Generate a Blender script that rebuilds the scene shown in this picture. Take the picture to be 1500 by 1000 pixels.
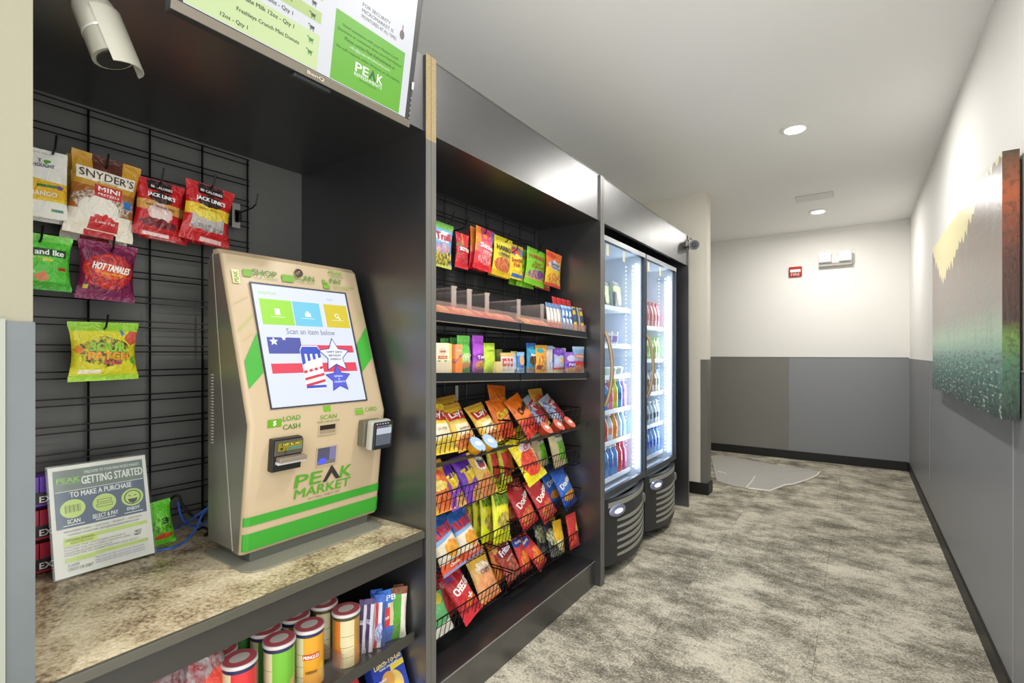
import bpy, math, random
from mathutils import Vector, Matrix

for _o in list(bpy.data.objects):
    bpy.data.objects.remove(_o)
S = bpy.context.scene
COL = S.collection
PI = math.pi
random.seed(7)

# ---------------------------------------------------------------- camera
F, CX, HZ, EYE = 723.0, 750.0, 517.0, 1.28
YAW = math.radians(35.03)
cam_d = bpy.data.cameras.new('camera')
cam = bpy.data.objects.new('camera', cam_d)
COL.objects.link(cam)
cam.location = (0, 0, EYE)
cam.rotation_euler = (PI / 2, 0, YAW)
cam_d.sensor_width = 36.0
cam_d.lens = F / 1500.0 * 36.0
cam_d.shift_y = (HZ - 500.0) / 1500.0
cam_d.clip_start = 0.02
S.camera = cam

# ---------------------------------------------------------------- world, exposure
S.view_settings.view_transform = 'Standard'
S.view_settings.look = 'None'
S.view_settings.gamma = 1.0
S.view_settings.use_curve_mapping = False
S.view_settings.exposure = 0.30
W = bpy.data.worlds.new('world')
S.world = W
W.use_nodes = True
W.node_tree.nodes['Background'].inputs[0].default_value = (0.985, 0.995, 1.0, 1)
W.node_tree.nodes['Background'].inputs[1].default_value = 2.7

# ceiling downlights: one row down the corridor, a second row in the lobby part behind the photographer
LIGHT_X = -0.335
LIGHT_Y = [5.94, 3.667, 1.39, -0.88]
LIGHT_W = [17, 19, 18, 14]

FW = Vector((-math.sin(YAW), math.cos(YAW), 0))
RT = Vector((math.cos(YAW), math.sin(YAW), 0))
UP = Vector((0, 0, 1))


def ray(u, v):
    return FW + RT * ((u - CX) / F) + UP * ((HZ - v) / F)


def P(u, v, x=None, y=None, z=None):
    d = ray(u, v)
    if x is not None:
        t = x / d.x
    elif y is not None:
        t = y / d.y
    else:
        t = (z - EYE) / d.z
    return Vector((0, 0, EYE)) + d * t


# ---------------------------------------------------------------- materials
def hexc(h):
    h = h.lstrip('#')
    out = []
    for i in (0, 2, 4):
        c = int(h[i:i + 2], 16) / 255.0
        out.append(c / 12.92 if c <= 0.04045 else ((c + 0.055) / 1.055) ** 2.4)
    return (out[0], out[1], out[2], 1.0)


MATS = {}


def newmat(name):
    m = bpy.data.materials.new(name)
    m.use_nodes = True
    nt = m.node_tree
    b = nt.nodes['Principled BSDF']
    return m, nt, b


def mat(name, c, rough=0.5, metal=0.0, spec=0.5, emit=0.0, coat=0.0, bump=0.0, bscale=60.0, var=0.0, vscale=3.0, trans=0.0, ior=1.45):
    if name in MATS:
        return MATS[name]
    m, nt, b = newmat(name)
    c = hexc(c) if isinstance(c, str) else c
    b.inputs['Base Color'].default_value = c
    b.inputs['Roughness'].default_value = rough
    b.inputs['Metallic'].default_value = metal
    b.inputs['Specular IOR Level'].default_value = spec
    b.inputs['IOR'].default_value = ior
    b.inputs['Coat Weight'].default_value = coat
    b.inputs['Transmission Weight'].default_value = trans
    if emit > 0:
        b.inputs['Emission Color'].default_value = c
        b.inputs['Emission Strength'].default_value = emit
        b.inputs['Base Color'].default_value = tuple(x * .15 for x in c[:3]) + (1,)
    if bump > 0 or var > 0:
        tc = nt.nodes.new('ShaderNodeTexCoord')
    if var > 0:
        n = nt.nodes.new('ShaderNodeTexNoise')
        n.inputs['Scale'].default_value = vscale
        n.inputs['Detail'].default_value = 4
        nt.links.new(tc.outputs['Object'], n.inputs['Vector'])
        mx = nt.nodes.new('ShaderNodeMix')
        mx.data_type = 'RGBA'
        mx.inputs[6].default_value = tuple(x * (1 - var) for x in c[:3]) + (1,)
        mx.inputs[7].default_value = tuple(min(1, x * (1 + var)) for x in c[:3]) + (1,)
        nt.links.new(n.outputs[0], mx.inputs[0])
        nt.links.new(mx.outputs[2], b.inputs['Base Color'])
    if bump > 0:
        n2 = nt.nodes.new('ShaderNodeTexNoise')
        n2.inputs['Scale'].default_value = bscale
        n2.inputs['Detail'].default_value = 3
        nt.links.new(tc.outputs['Object'], n2.inputs['Vector'])
        bp = nt.nodes.new('ShaderNodeBump')
        bp.inputs['Strength'].default_value = bump
        bp.inputs['Distance'].default_value = 0.01
        nt.links.new(n2.outputs[0], bp.inputs['Height'])
        nt.links.new(bp.outputs[0], b.inputs['Normal'])
    MATS[name] = m
    return m


def ink(c, emit=0.0):
    return mat('ink_%s_%s' % (c.lstrip('#'), emit), c, rough=0.45, emit=emit)


def clear_mat(name, tint, gloss=0.12, rough=0.03, haze=0.0):
    """thin clear sheet: mostly see-through with a mirror-like surface reflection"""
    if name in MATS:
        return MATS[name]
    m = bpy.data.materials.new(name)
    m.use_nodes = True
    nt = m.node_tree
    nt.nodes.clear()
    out = nt.nodes.new('ShaderNodeOutputMaterial')
    tr = nt.nodes.new('ShaderNodeBsdfTransparent')
    tr.inputs[0].default_value = tint
    gl = nt.nodes.new('ShaderNodeBsdfGlossy')
    gl.inputs['Roughness'].default_value = rough
    lw = nt.nodes.new('ShaderNodeLayerWeight')
    lw.inputs['Blend'].default_value = 0.5
    pw = nt.nodes.new('ShaderNodeMath')
    pw.operation = 'POWER'
    pw.inputs[1].default_value = 5.0
    nt.links.new(lw.outputs['Facing'], pw.inputs[0])
    ad = nt.nodes.new('ShaderNodeMath')
    ad.operation = 'MULTIPLY_ADD'
    ad.inputs[1].default_value = 0.7
    ad.inputs[2].default_value = gloss
    nt.links.new(pw.outputs[0], ad.inputs[0])
    mx = nt.nodes.new('ShaderNodeMixShader')
    nt.links.new(ad.outputs[0], mx.inputs[0])
    nt.links.new(tr.outputs[0], mx.inputs[1])
    nt.links.new(gl.outputs[0], mx.inputs[2])
    if haze > 0:
        df = nt.nodes.new('ShaderNodeBsdfDiffuse')
        df.inputs[0].default_value = tint
        m2 = nt.nodes.new('ShaderNodeMixShader')
        m2.inputs[0].default_value = haze
        nt.links.new(mx.outputs[0], m2.inputs[1])
        nt.links.new(df.outputs[0], m2.inputs[2])
        nt.links.new(m2.outputs[0], out.inputs[0])
    else:
        nt.links.new(mx.outputs[0], out.inputs[0])
    MATS[name] = m
    return m


def film_mat(name, base, shapes, rough=0.32, bump=0.35, emit=0.0):
    """printed packaging: layered flat shapes in UV space over a base colour.
    shapes: ('rect',cx,cy,hw,hh,col) ('ell',cx,cy,rx,ry,col) ('below',a,slope,col) ('food',cx,cy,rx,ry,c1,c2,scale) ('stripe',n,duty,col,cx,cy,hw,hh)"""
    if name in MATS:
        return MATS[name]
    m, nt, b = newmat(name)
    L = nt.links
    N = nt.nodes.new
    tc = N('ShaderNodeTexCoord')
    uv = tc.outputs['UV']
    cur = None

    def setc(sock, val):
        if hasattr(val, 'default_value') or hasattr(val, 'is_output'):
            L.new(val, sock)
        else:
            sock.default_value = val

    cur = hexc(base)

    def vm(op, a, bb=None):
        n = N('ShaderNodeVectorMath')
        n.operation = op
        L.new(a, n.inputs[0])
        if bb is not None:
            n.inputs[1].default_value = bb
        return n

    def mth(op, a, bb=None):
        n = N('ShaderNodeMath')
        n.operation = op
        L.new(a, n.inputs[0])
        if bb is not None:
            if isinstance(bb, float):
                n.inputs[1].default_value = bb
            else:
                L.new(bb, n.inputs[1])
        return n.outputs[0]

    def rectmask(cx, cy, hw, hh):
        a = vm('SUBTRACT', uv, (cx, cy, 0)).outputs[0]
        a = vm('DIVIDE', a, (hw, hh, 1)).outputs[0]
        a = vm('ABSOLUTE', a).outputs[0]
        s = N('ShaderNodeSeparateXYZ')
        L.new(a, s.inputs[0])
        return mth('LESS_THAN', mth('MAXIMUM', s.outputs[0], s.outputs[1]), 1.0)

    wn = N('ShaderNodeTexNoise')
    wn.inputs['Scale'].default_value = 9.0
    wn.inputs['Detail'].default_value = 3.0
    L.new(uv, wn.inputs['Vector'])
    w1 = vm('SUBTRACT', wn.outputs['Color'], (.5, .5, .5)).outputs[0]
    w2 = N('ShaderNodeVectorMath'); w2.operation = 'SCALE'; w2.inputs['Scale'].default_value = 0.11 if bump > 0 else 0.0
    L.new(w1, w2.inputs[0])
    w3 = N('ShaderNodeVectorMath'); w3.operation = 'ADD'
    L.new(uv, w3.inputs[0]); L.new(w2.outputs[0], w3.inputs[1])
    uvd = w3.outputs[0]

    def ellmask(cx, cy, rx, ry):
        a = vm('SUBTRACT', uvd, (cx, cy, 0)).outputs[0]
        a = vm('DIVIDE', a, (rx, ry, 1)).outputs[0]
        return mth('LESS_THAN', vm('LENGTH', a).outputs['Value'], 1.0)

    for sh in shapes:
        k = sh[0]
        if k == 'rect':
            mk, c = rectmask(*sh[1:5]), hexc(sh[5])
        elif k == 'ell':
            mk, c = ellmask(*sh[1:5]), hexc(sh[5])
        elif k == 'below':
            d = vm('DOT_PRODUCT', uv, (-sh[2], 1, 0)).outputs['Value']
            mk, c = mth('LESS_THAN', d, float(sh[1])), hexc(sh[3])
        elif k == 'stripe':
            s = N('ShaderNodeSeparateXYZ')
            L.new(uv, s.inputs[0])
            f = mth('FRACT', mth('MULTIPLY', s.outputs[0], float(sh[1])))
            mk = mth('MULTIPLY', mth('LESS_THAN', f, float(sh[2])), rectmask(*sh[4:8]))
            c = hexc(sh[3])
        elif k == 'food':
            mk = ellmask(*sh[1:5])
            n = N('ShaderNodeTexNoise')
            n.inputs['Scale'].default_value = sh[7] * 1.5
            n.inputs['Detail'].default_value = 4.0
            n.inputs['Roughness'].default_value = 0.65
            L.new(uv, n.inputs['Vector'])
            mr = N('ShaderNodeMapRange')
            mr.inputs['From Min'].default_value = .40
            mr.inputs['From Max'].default_value = .60
            L.new(n.outputs[0], mr.inputs[0])
            mx0 = N('ShaderNodeMix')
            mx0.data_type = 'RGBA'
            mx0.inputs[6].default_value = hexc(sh[5])
            mx0.inputs[7].default_value = hexc(sh[6])
            L.new(mr.outputs[0], mx0.inputs[0])
            c = mx0.outputs[2]
        mx = N('ShaderNodeMix')
        mx.data_type = 'RGBA'
        L.new(mk, mx.inputs[0])
        setc(mx.inputs[6], cur)
        setc(mx.inputs[7], c)
        cur = mx.outputs[2]
    setc(b.inputs['Base Color'], cur)
    b.inputs['Roughness'].default_value = rough
    if emit > 0:
        setc(b.inputs['Emission Color'], cur)
        b.inputs['Emission Strength'].default_value = emit
    if bump > 0:
        n2 = N('ShaderNodeTexNoise')
        n2.inputs['Scale'].default_value = 6.0
        n2.inputs['Detail'].default_value = 4.0
        n2.inputs['Distortion'].default_value = 1.2
        L.new(uv, n2.inputs['Vector'])
        bp = N('ShaderNodeBump')
        bp.inputs['Strength'].default_value = bump
        bp.inputs['Distance'].default_value = 0.03
        L.new(n2.outputs[0], bp.inputs['Height'])
        L.new(bp.outputs[0], b.inputs['Normal'])
    MATS[name] = m
    return m


# ---------------------------------------------------------------- object helpers
def tag(o, label=None, cat=None, group=None, kind=None):
    if label:
        o['label'] = label
    if cat:
        o['category'] = cat
    if group:
        o['group'] = group
    if kind:
        o['kind'] = kind
    return o


def thing(name, label, cat, loc=(0, 0, 0), group=None):
    o = bpy.data.objects.new(name, None)
    COL.objects.link(o)
    o.empty_display_size = 0.05
    o.location = loc
    return tag(o, label, cat, group)


def wloc(o):
    p = Vector((0, 0, 0))
    while o is not None:
        p = p + Vector(o.location)
        o = o.parent
    return p


class MB:
    def __init__(self):
        self.v, self.f, self.uv = [], [], None

    def add(self, vs, fs):
        n = len(self.v)
        self.v += [Vector(p) for p in vs]
        self.f += [tuple(i + n for i in q) for q in fs]
        return self

    def box(self, x0, x1, y0, y1, z0, z1):
        vs = [(x, y, z) for x in (x0, x1) for y in (y0, y1) for z in (z0, z1)]
        return self.add(vs, [(0, 1, 3, 2), (4, 6, 7, 5), (0, 4, 5, 1), (2, 3, 7, 6), (0, 2, 6, 4), (1, 5, 7, 3)])

    def prism(self, poly, y0, y1):
        """poly in (x,z), extruded along y"""
        n = len(poly)
        vs = [(p[0], y0, p[1]) for p in poly] + [(p[0], y1, p[1]) for p in poly]
        fs = [tuple(range(n)), tuple(range(2 * n - 1, n - 1, -1))]
        for i in range(n):
            j = (i + 1) % n
            fs.append((i, i + n, j + n, j))
        return self.add(vs, fs)

    def tube(self, pts, r, n=6, closed=False):
        pts = [Vector(p) for p in pts]
        m = len(pts)
        ring = []
        prev = None
        for i, p in enumerate(pts):
            if closed:
                d = pts[(i + 1) % m] - pts[i - 1]
            else:
                d = pts[min(i + 1, m - 1)] - pts[max(i - 1, 0)]
            d.normalize()
            if prev is None:
                a = d.orthogonal().normalized()
            else:
                a = (prev - d * prev.dot(d))
                a = a.normalized() if a.length > 1e-6 else d.orthogonal().normalized()
            prev = a
            b = d.cross(a)
            rr = r[i] if isinstance(r, (list, tuple)) else r
            ring.append([p + a * (rr * math.cos(2 * PI * k / n)) + b * (rr * math.sin(2 * PI * k / n)) for k in range(n)])
        vs = [q for rg in ring for q in rg]
        fs = []
        for i in range(m if closed else m - 1):
            j = (i + 1) % m
            for k in range(n):
                l = (k + 1) % n
                fs.append((i * n + k, i * n + l, j * n + l, j * n + k))
        if not closed:
            fs.append(tuple(range(n - 1, -1, -1)))
            fs.append(tuple((m - 1) * n + k for k in range(n)))
        return self.add(vs, fs)

    def lathe(self, prof, n=20, c=(0, 0, 0), axis='z', sx=1.0, sy=1.0):
        """prof: list of (radius, height)"""
        vs, fs = [], []
        for (r, h) in prof:
            for k in range(n):
                a = 2 * PI * k / n
                p = (r * math.cos(a) * sx, r * math.sin(a) * sy, h)
                if axis == 'x':
                    p = (p[2], p[0], p[1])
                vs.append((p[0] + c[0], p[1] + c[1], p[2] + c[2]))
        for i in range(len(prof) - 1):
            for k in range(n):
                l = (k + 1) % n
                fs.append((i * n + k, i * n + l, (i + 1) * n + l, (i + 1) * n + k))
        fs.append(tuple(range(n - 1, -1, -1)))
        fs.append(tuple((len(prof) - 1) * n + k for k in range(n)))
        return self.add(vs, fs)

    def build(self, name, m, parent=None, smooth=False, bevel=0.0, local=False, kind=None, uvs=None, sharp=40):
        me = bpy.data.meshes.new(name)
        xs = [p.x for p in self.v]; ys = [p.y for p in self.v]; zs = [p.z for p in self.v]
        org = Vector(((min(xs) + max(xs)) / 2, (min(ys) + max(ys)) / 2, min(zs)))
        if local:
            org = Vector((0, 0, 0))
        me.from_pydata([tuple(p - org) for p in self.v], [], self.f)
        if uvs:
            lay = me.uv_layers.new(name='UVMap')
            for poly in me.polygons:
                for li, vi in zip(poly.loop_indices, poly.vertices):
                    lay.data[li].uv = uvs[vi]
        me.materials.append(m)
        me.update()
        o = bpy.data.objects.new(name, me)
        COL.objects.link(o)
        o.location = org
        if parent is not None:
            o.parent = parent
            if not local:
                o.location = org - wloc(parent)
        if smooth:
            me.polygons.foreach_set('use_smooth', [True] * len(me.polygons))
            try:
                me.set_sharp_from_angle(angle=math.radians(sharp))
            except Exception:
                pass
        if bevel > 0:
            bm = o.modifiers.new('bevel', 'BEVEL')
            bm.width = bevel
            bm.segments = 2
            bm.limit_method = 'ANGLE'
        if kind:
            o['kind'] = kind
        return o


def box(name, x0, x1, y0, y1, z0, z1, m, parent=None, bevel=0.0, kind=None):
    return MB().box(x0, x1, y0, y1, z0, z1).build(name, m, parent, bevel=bevel, kind=kind)


def copy_tree(o, parent=None):
    c = o.copy()
    COL.objects.link(c)
    c.parent = parent
    for ch in o.children:
        copy_tree(ch, c)
    return c


# ---------------------------------------------------------------- lettering
TXT = {}


def text_geo(s, bold=0.0):
    key = (s, bold)
    if key in TXT:
        return TXT[key]
    cu = bpy.data.curves.new('lettering', 'FONT')
    cu.body = s
    cu.size = 1.0
    cu.resolution_u = 2
    cu.offset = bold
    ob = bpy.data.objects.new('lettering', cu)
    COL.objects.link(ob)
    dg = bpy.context.evaluated_depsgraph_get()
    dg.update()
    me = bpy.data.meshes.new_from_object(ob.evaluated_get(dg))
    vs = [(v.co.x, v.co.y) for v in me.vertices]
    fs = [tuple(p.vertices) for p in me.polygons]
    bpy.data.objects.remove(ob)
    bpy.data.curves.remove(cu)
    bpy.data.meshes.remove(me)
    if not vs:
        vs, fs = [(0, 0), (1, 0), (0, 1)], [(0, 1, 2)]
    x0 = min(p[0] for p in vs); x1 = max(p[0] for p in vs)
    y0 = min(p[1] for p in vs); y1 = max(p[1] for p in vs)
    vs = [((p[0] - (x0 + x1) / 2) / (x1 - x0), (p[1] - (y0 + y1) / 2) / (y1 - y0)) for p in vs]
    TXT[key] = (vs, fs, (x1 - x0) / (y1 - y0))
    return TXT[key]


class Sheet:
    """flat print gathered per material on a surface given by mapf(a, b, off) -> point"""

    def __init__(self, mapf, parent, local=False, step=0.0005):
        self.mapf, self.parent, self.local, self.step = mapf, parent, local, step
        self.pool = {}

    def _put(self, pts, fs, m, part, layer):
        mb = self.pool.setdefault((m.name, part), (m, MB()))[1]
        mb.add([self.mapf(a, b, self.step * layer) for a, b in pts], fs)

    def poly(self, pts, m, part='graphic', layer=1):
        self._put(pts, [tuple(range(len(pts)))], m, part, layer)

    def rect(self, a0, b0, a1, b1, m, part='graphic', layer=1):
        self.poly([(a0, b0), (a1, b0), (a1, b1), (a0, b1)], m, part, layer)

    def ell(self, a, b, ra, rb, m, part='graphic', layer=1, n=28):
        self.poly([(a + ra * math.cos(2 * PI * k / n), b + rb * math.sin(2 * PI * k / n)) for k in range(n)], m, part, layer)

    def star(self, a, b, r, m, part='graphic', layer=1, inner=0.45, rot=0.0, n=5):
        self.poly([(a + (r if k % 2 == 0 else r * inner) * math.cos(PI / 2 + rot + PI * k / n),
                    b + (r if k % 2 == 0 else r * inner) * math.sin(PI / 2 + rot + PI * k / n)) for k in range(2 * n)], m, part, layer)

    def line(self, a0, b0, a1, b1, wd, m, part='graphic', layer=1):
        d = Vector((a1 - a0, b1 - b0))
        n = Vector((-d.y, d.x)).normalized() * (wd / 2)
        self.poly([(a0 + n.x, b0 + n.y), (a0 - n.x, b0 - n.y), (a1 - n.x, b1 - n.y), (a1 + n.x, b1 + n.y)], m, part, layer)

    def text(self, s, a, b, m, w=None, h=None, rot=0.0, bold=0.0, part='lettering', layer=2, arc=0.0, anchor='c', skew=0.0):
        vs, fs, asp = text_geo(s, 0.0)
        if w is None:
            w = h * asp
        if h is None:
            h = w / asp
        if anchor == 'l':
            a = a + w / 2
        c, sn = math.cos(rot), math.sin(rot)
        pts = []
        for (p, q) in vs:
            X, Y = p * w + skew * q * h, q * h - arc * (2 * p) ** 2
            pts.append((a + X * c - Y * sn, b + X * sn + Y * c))
        # heavier strokes: the same glyphs laid again a hair to each side
        k = bold * h * 1.1
        for i, (ox, oy) in enumerate([(0, 0)] if bold < .015 else [(-k, -k * .5), (k, -k * .5), (-k, k * .5), (k, k * .5)]):
            self._put([(p + ox * c - oy * sn, q + ox * sn + oy * c) for p, q in pts], fs, m, part, layer + i * .12)

    def flush(self):
        out = []
        for (mn, part), (m, mb) in self.pool.items():
            out.append(mb.build(part, m, self.parent, local=self.local))
        self.pool = {}
        return out


def plane_sheet(O, A, B, parent, step=0.0005):
    O, A, B = Vector(O), Vector(A).normalized(), Vector(B).normalized()
    N = A.cross(B).normalized()
    sh = Sheet(lambda a, b, off: O + A * a + B * b + N * (off + 0.0004), parent, step=step)

    def px(u, v):
        d = ray(u, v)
        e = Vector((0, 0, EYE))
        t = (O - e).dot(N) / d.dot(N)
        q = e + d * t - O
        return q.dot(A), q.dot(B)
    sh.px = px
    return sh

# ================================================================ the setting
XR, YB, ZC = 0.46, 6.85, 2.735
XF = -1.155          # front plane of the cabinet run
ST_Y = 4.66          # wall stub after the coolers
WAIN = 1.215

white_wall = mat('white_wall_paint', '#eeece7', rough=0.7, bump=0.05, bscale=180)
ceil_paint = mat('ceiling_paint', '#f8f8f6', rough=0.8, bump=0.04, bscale=150)
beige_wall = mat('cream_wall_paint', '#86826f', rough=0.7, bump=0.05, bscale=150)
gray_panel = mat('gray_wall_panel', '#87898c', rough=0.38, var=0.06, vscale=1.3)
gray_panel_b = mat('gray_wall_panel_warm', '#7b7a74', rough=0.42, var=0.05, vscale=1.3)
black_base = mat('black_baseboard_paint', '#141414', rough=0.45)
seam_mat = mat('panel_joint_strip', '#8f9193', rough=0.4)


def carpet():
    m, nt, b = newmat('mottled_carpet')
    L = nt.links
    N = nt.nodes.new
    geo = N('ShaderNodeNewGeometry')
    inf = N('ShaderNodeObjectInfo')
    mp = N('ShaderNodeMapping')
    mp.inputs['Scale'].default_value = (1.0, 1.5, 1.0)
    L.new(geo.outputs['Position'], mp.inputs['Vector'])
    ad = N('ShaderNodeVectorMath'); ad.operation = 'MULTIPLY_ADD'
    sc = N('ShaderNodeVectorMath'); sc.operation = 'SCALE'
    cb = N('ShaderNodeCombineXYZ')
    L.new(inf.outputs['Random'], cb.inputs[2])
    sc.inputs['Scale'].default_value = 0.12
    L.new(cb.outputs[0], sc.inputs[0])
    ad2 = N('ShaderNodeVectorMath'); ad2.operation = 'ADD'
    L.new(mp.outputs[0], ad2.inputs[0])
    L.new(sc.outputs[0], ad2.inputs[1])
    n1 = N('ShaderNodeTexNoise')
    n1.inputs['Scale'].default_value = 3.0
    n1.inputs['Detail'].default_value = 9
    n1.inputs['Roughness'].default_value = 0.80
    L.new(ad2.outputs[0], n1.inputs['Vector'])
    n2 = N('ShaderNodeTexNoise')
    n2.inputs['Scale'].default_value = 95
    n2.inputs['Detail'].default_value = 5
    n2.inputs['Roughness'].default_value = 0.8
    L.new(geo.outputs['Position'], n2.inputs['Vector'])
    mm = N('ShaderNodeMath'); mm.operation = 'MULTIPLY_ADD'
    mm.inputs[1].default_value = 0.75
    L.new(n2.outputs[0], mm.inputs[0])
    L.new(n1.outputs[0], mm.inputs[2])
    rp = N('ShaderNodeValToRGB')
    e = rp.color_ramp.elements
    e[0].position, e[0].color = 0.65, hexc('#403d35')
    e[1].position, e[1].color = 0.98, hexc('#cfc8b5')
    q = e.new(0.82); q.color = hexc('#858073')
    L.new(mm.outputs[0], rp.inputs[0])
    L.new(rp.outputs[0], b.inputs['Base Color'])
    b.inputs['Roughness'].default_value = 0.95
    b.inputs['Specular IOR Level'].default_value = 0.1
    bp = N('ShaderNodeBump')
    bp.inputs['Strength'].default_value = 0.6
    bp.inputs['Distance'].default_value = 0.004
    L.new(n2.outputs[0], bp.inputs['Height'])
    L.new(bp.outputs[0], b.inputs['Normal'])
    return m


CARPET = carpet()
floor = box('floor', -3.6, XR + 0.1, -1.6, YB + 0.1, -0.1, -0.006, CARPET, kind='structure')
tile = None
TS = 0.61
ix = 0
for i in range(5):
    for j in range(14):
        x0, y0 = XR - (i + 1) * TS, YB - (j + 1) * TS
        if x0 + TS < -1.25 and y0 < ST_Y - 0.3:
            continue
        if tile is None:
            tile = MB().box(-TS / 2 + 0.0006, TS / 2 - 0.0006, -TS / 2 + 0.0006, TS / 2 - 0.0006, -0.006, 0.0).build('carpet_tile', CARPET, floor, local=True)
            t = tile
        else:
            t = tile.copy()
            COL.objects.link(t)
        t.parent = floor
        t.location = Vector((x0 + TS / 2, y0 + TS / 2, 0)) - floor.location

ceiling = box('ceiling', -3.6, XR + 0.1, -1.3, YB + 0.1, ZC, ZC + 0.1, ceil_paint, kind='structure')
wall_right = box('wall_right', XR, XR + 0.1, 0.9, YB + 0.1, 0, ZC, white_wall, kind='structure')
wall_back = box('wall_back', -3.6, XR, YB, YB + 0.1, 0, ZC, white_wall, kind='structure')
wall_far = box('wall_far_left', -3.7, -3.6, ST_Y, YB, 0, ZC, white_wall, kind='structure')
wall_stub = box('wall_stub', -3.6, -1.117, ST_Y, ST_Y + 0.13, 0, ZC, mat('stub_wall_paint', '#d9d5c8', rough=.7, bump=.05, bscale=150), kind='structure')
wall_left = box('wall_left', -2.05, -1.95, 0.228, ST_Y, 0, ZC, white_wall, kind='structure')
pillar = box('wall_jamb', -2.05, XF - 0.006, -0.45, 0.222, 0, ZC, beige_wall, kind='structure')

# wainscot panels
for (y0, y1) in [(0.9, 2.466), (2.47, 4.968), (4.972, YB - 0.006)]:
    MB().box(XR - 0.006, XR, y0 + 0.002, y1 - 0.002, 0.0, WAIN).build('wall_panel', gray_panel, wall_right)
for yy in (2.468, 4.97):
    MB().box(XR - 0.009, XR - 0.001, yy - 0.004, yy + 0.004, 0.09, WAIN).build('joint_strip', seam_mat, wall_right)
MB().box(XR - 0.012, XR - 0.001, YB - 0.018, YB - 0.008, 0.09, WAIN).build('joint_strip', seam_mat, wall_right)
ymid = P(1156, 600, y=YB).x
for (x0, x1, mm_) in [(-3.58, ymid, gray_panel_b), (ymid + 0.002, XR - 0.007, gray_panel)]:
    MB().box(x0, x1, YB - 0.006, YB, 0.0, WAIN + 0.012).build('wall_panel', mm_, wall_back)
# cap lines on the panels
MB().box(XR - 0.009, XR, 0.9, YB - 0.01, WAIN, WAIN + 0.006).build('cap_strip', seam_mat, wall_right)
MB().box(-3.58, XR - 0.01, YB - 0.009, YB, WAIN + 0.012, WAIN + 0.017).build('cap_strip', mat('cap_dark', '#4a4a48', rough=.5), wall_back)
# corner guard of the wall stub
cg = MB()
cg.box(-1.172, -1.113, ST_Y - 0.004, ST_Y, 0.10, 1.222)
cg.box(-1.117, -1.113, ST_Y, ST_Y + 0.134, 0.10, 1.222)
cg.build('corner_guard', mat('corner_guard_gray', '#6d6b64', rough=0.45), wall_stub)
# jamb: grey lower panel with a pale edge strip
jz = 1.333
jp = MB()
jy = P(9, 700, x=XF).y
jp.box(XF - 0.006, XF - 0.001, jy, 0.224, 0.0, jz)
jp.build('corner_guard', mat('jamb_gray_steel', '#5f6464', rough=0.4, metal=0.3, var=.12, vscale=9), pillar)
MB().box(XF - 0.006, XF + 0.002, -0.4, jy - 0.001, 0.0, jz + 0.004).build('edge_strip', mat('jamb_edge', '#8a8d80', rough=.5), pillar)

bb = MB()
bb.prism([(XR, 0), (XR - 0.014, 0), (XR - 0.014, 0.085), (XR - 0.008, 0.095), (XR, 0.095)], 0.9, YB - 0.015)
tag(bb.build('baseboard_right', black_base), kind='structure')
tag(MB().box(-3.58, XR - 0.0145, YB - 0.02, YB - 0.001, 0, 0.10).build('baseboard_back', black_base, bevel=0.004), kind='structure')
b3 = MB()
b3.box(-1.95, -1.100, ST_Y - 0.016, ST_Y - 0.0045, 0, 0.105)
b3.box(-1.1125, -1.100, ST_Y - 0.0045, ST_Y + 0.145, 0, 0.105)
tag(b3.build('baseboard_stub', black_base, bevel=0.003), kind='structure')

# ================================================================ ceiling fittings
trim_white = mat('white_trim', '#e8e8e6', rough=0.45)
lens_mat = mat('lamp_lens', (1.0, 0.95, 0.86, 1), rough=0.5, emit=14.0)
names = ['round white recessed downlight before the back wall, beside the ceiling access panel',
         'round white recessed downlight above the coolers, halfway along the ceiling',
         'round white recessed downlight above the snack shelves',
         'round white recessed downlight behind the photographer']
for i, yy in enumerate(LIGHT_Y):
    t = thing('ceiling_downlight', names[i], 'light', (LIGHT_X, yy, ZC), 'recessed downlights in the corridor ceiling')
    MB().lathe([(0.062, -0.012), (0.088, -0.003), (0.088, 0.0)][::1], 32, (LIGHT_X, yy, ZC)).build('trim_ring', trim_white, t, smooth=True)
    MB().lathe([(0.060, -0.0125), (0.058, -0.0145)], 28, (LIGHT_X, yy, ZC)).build('lens', lens_mat, t, smooth=True)
    ld = bpy.data.lights.new('downlight_lamp', 'AREA')
    ld.shape = 'DISK'
    ld.size = 0.115
    ld.energy = LIGHT_W[i]
    ld.color = (1.0, 0.97, 0.93)
    ld.spread = math.radians(178)
    lo = bpy.data.objects.new('lamp', ld)
    COL.objects.link(lo)
    lo.parent = t
    lo.location = (0, 0, -0.02)

c = P(1193, 288, z=ZC)
t = thing('access_panel', 'flat white rectangular ceiling access panel next to the far downlight', 'vent', (c.x, c.y, ZC))
hw, hd = 0.15, 0.10
MB().box(c.x - hw, c.x + hw, c.y - hd, c.y + hd, ZC - 0.006, ZC).build('frame', mat('panel_gray', '#cfcfcb', rough=.6), t, bevel=.002)
MB().box(c.x - hw + 0.006, c.x + hw - 0.006, c.y - hd + 0.006, c.y + hd - 0.006, ZC - 0.009, ZC - 0.005).build('door', mat('panel_face', '#e2e2de', rough=.6), t, bevel=.001)

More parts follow.
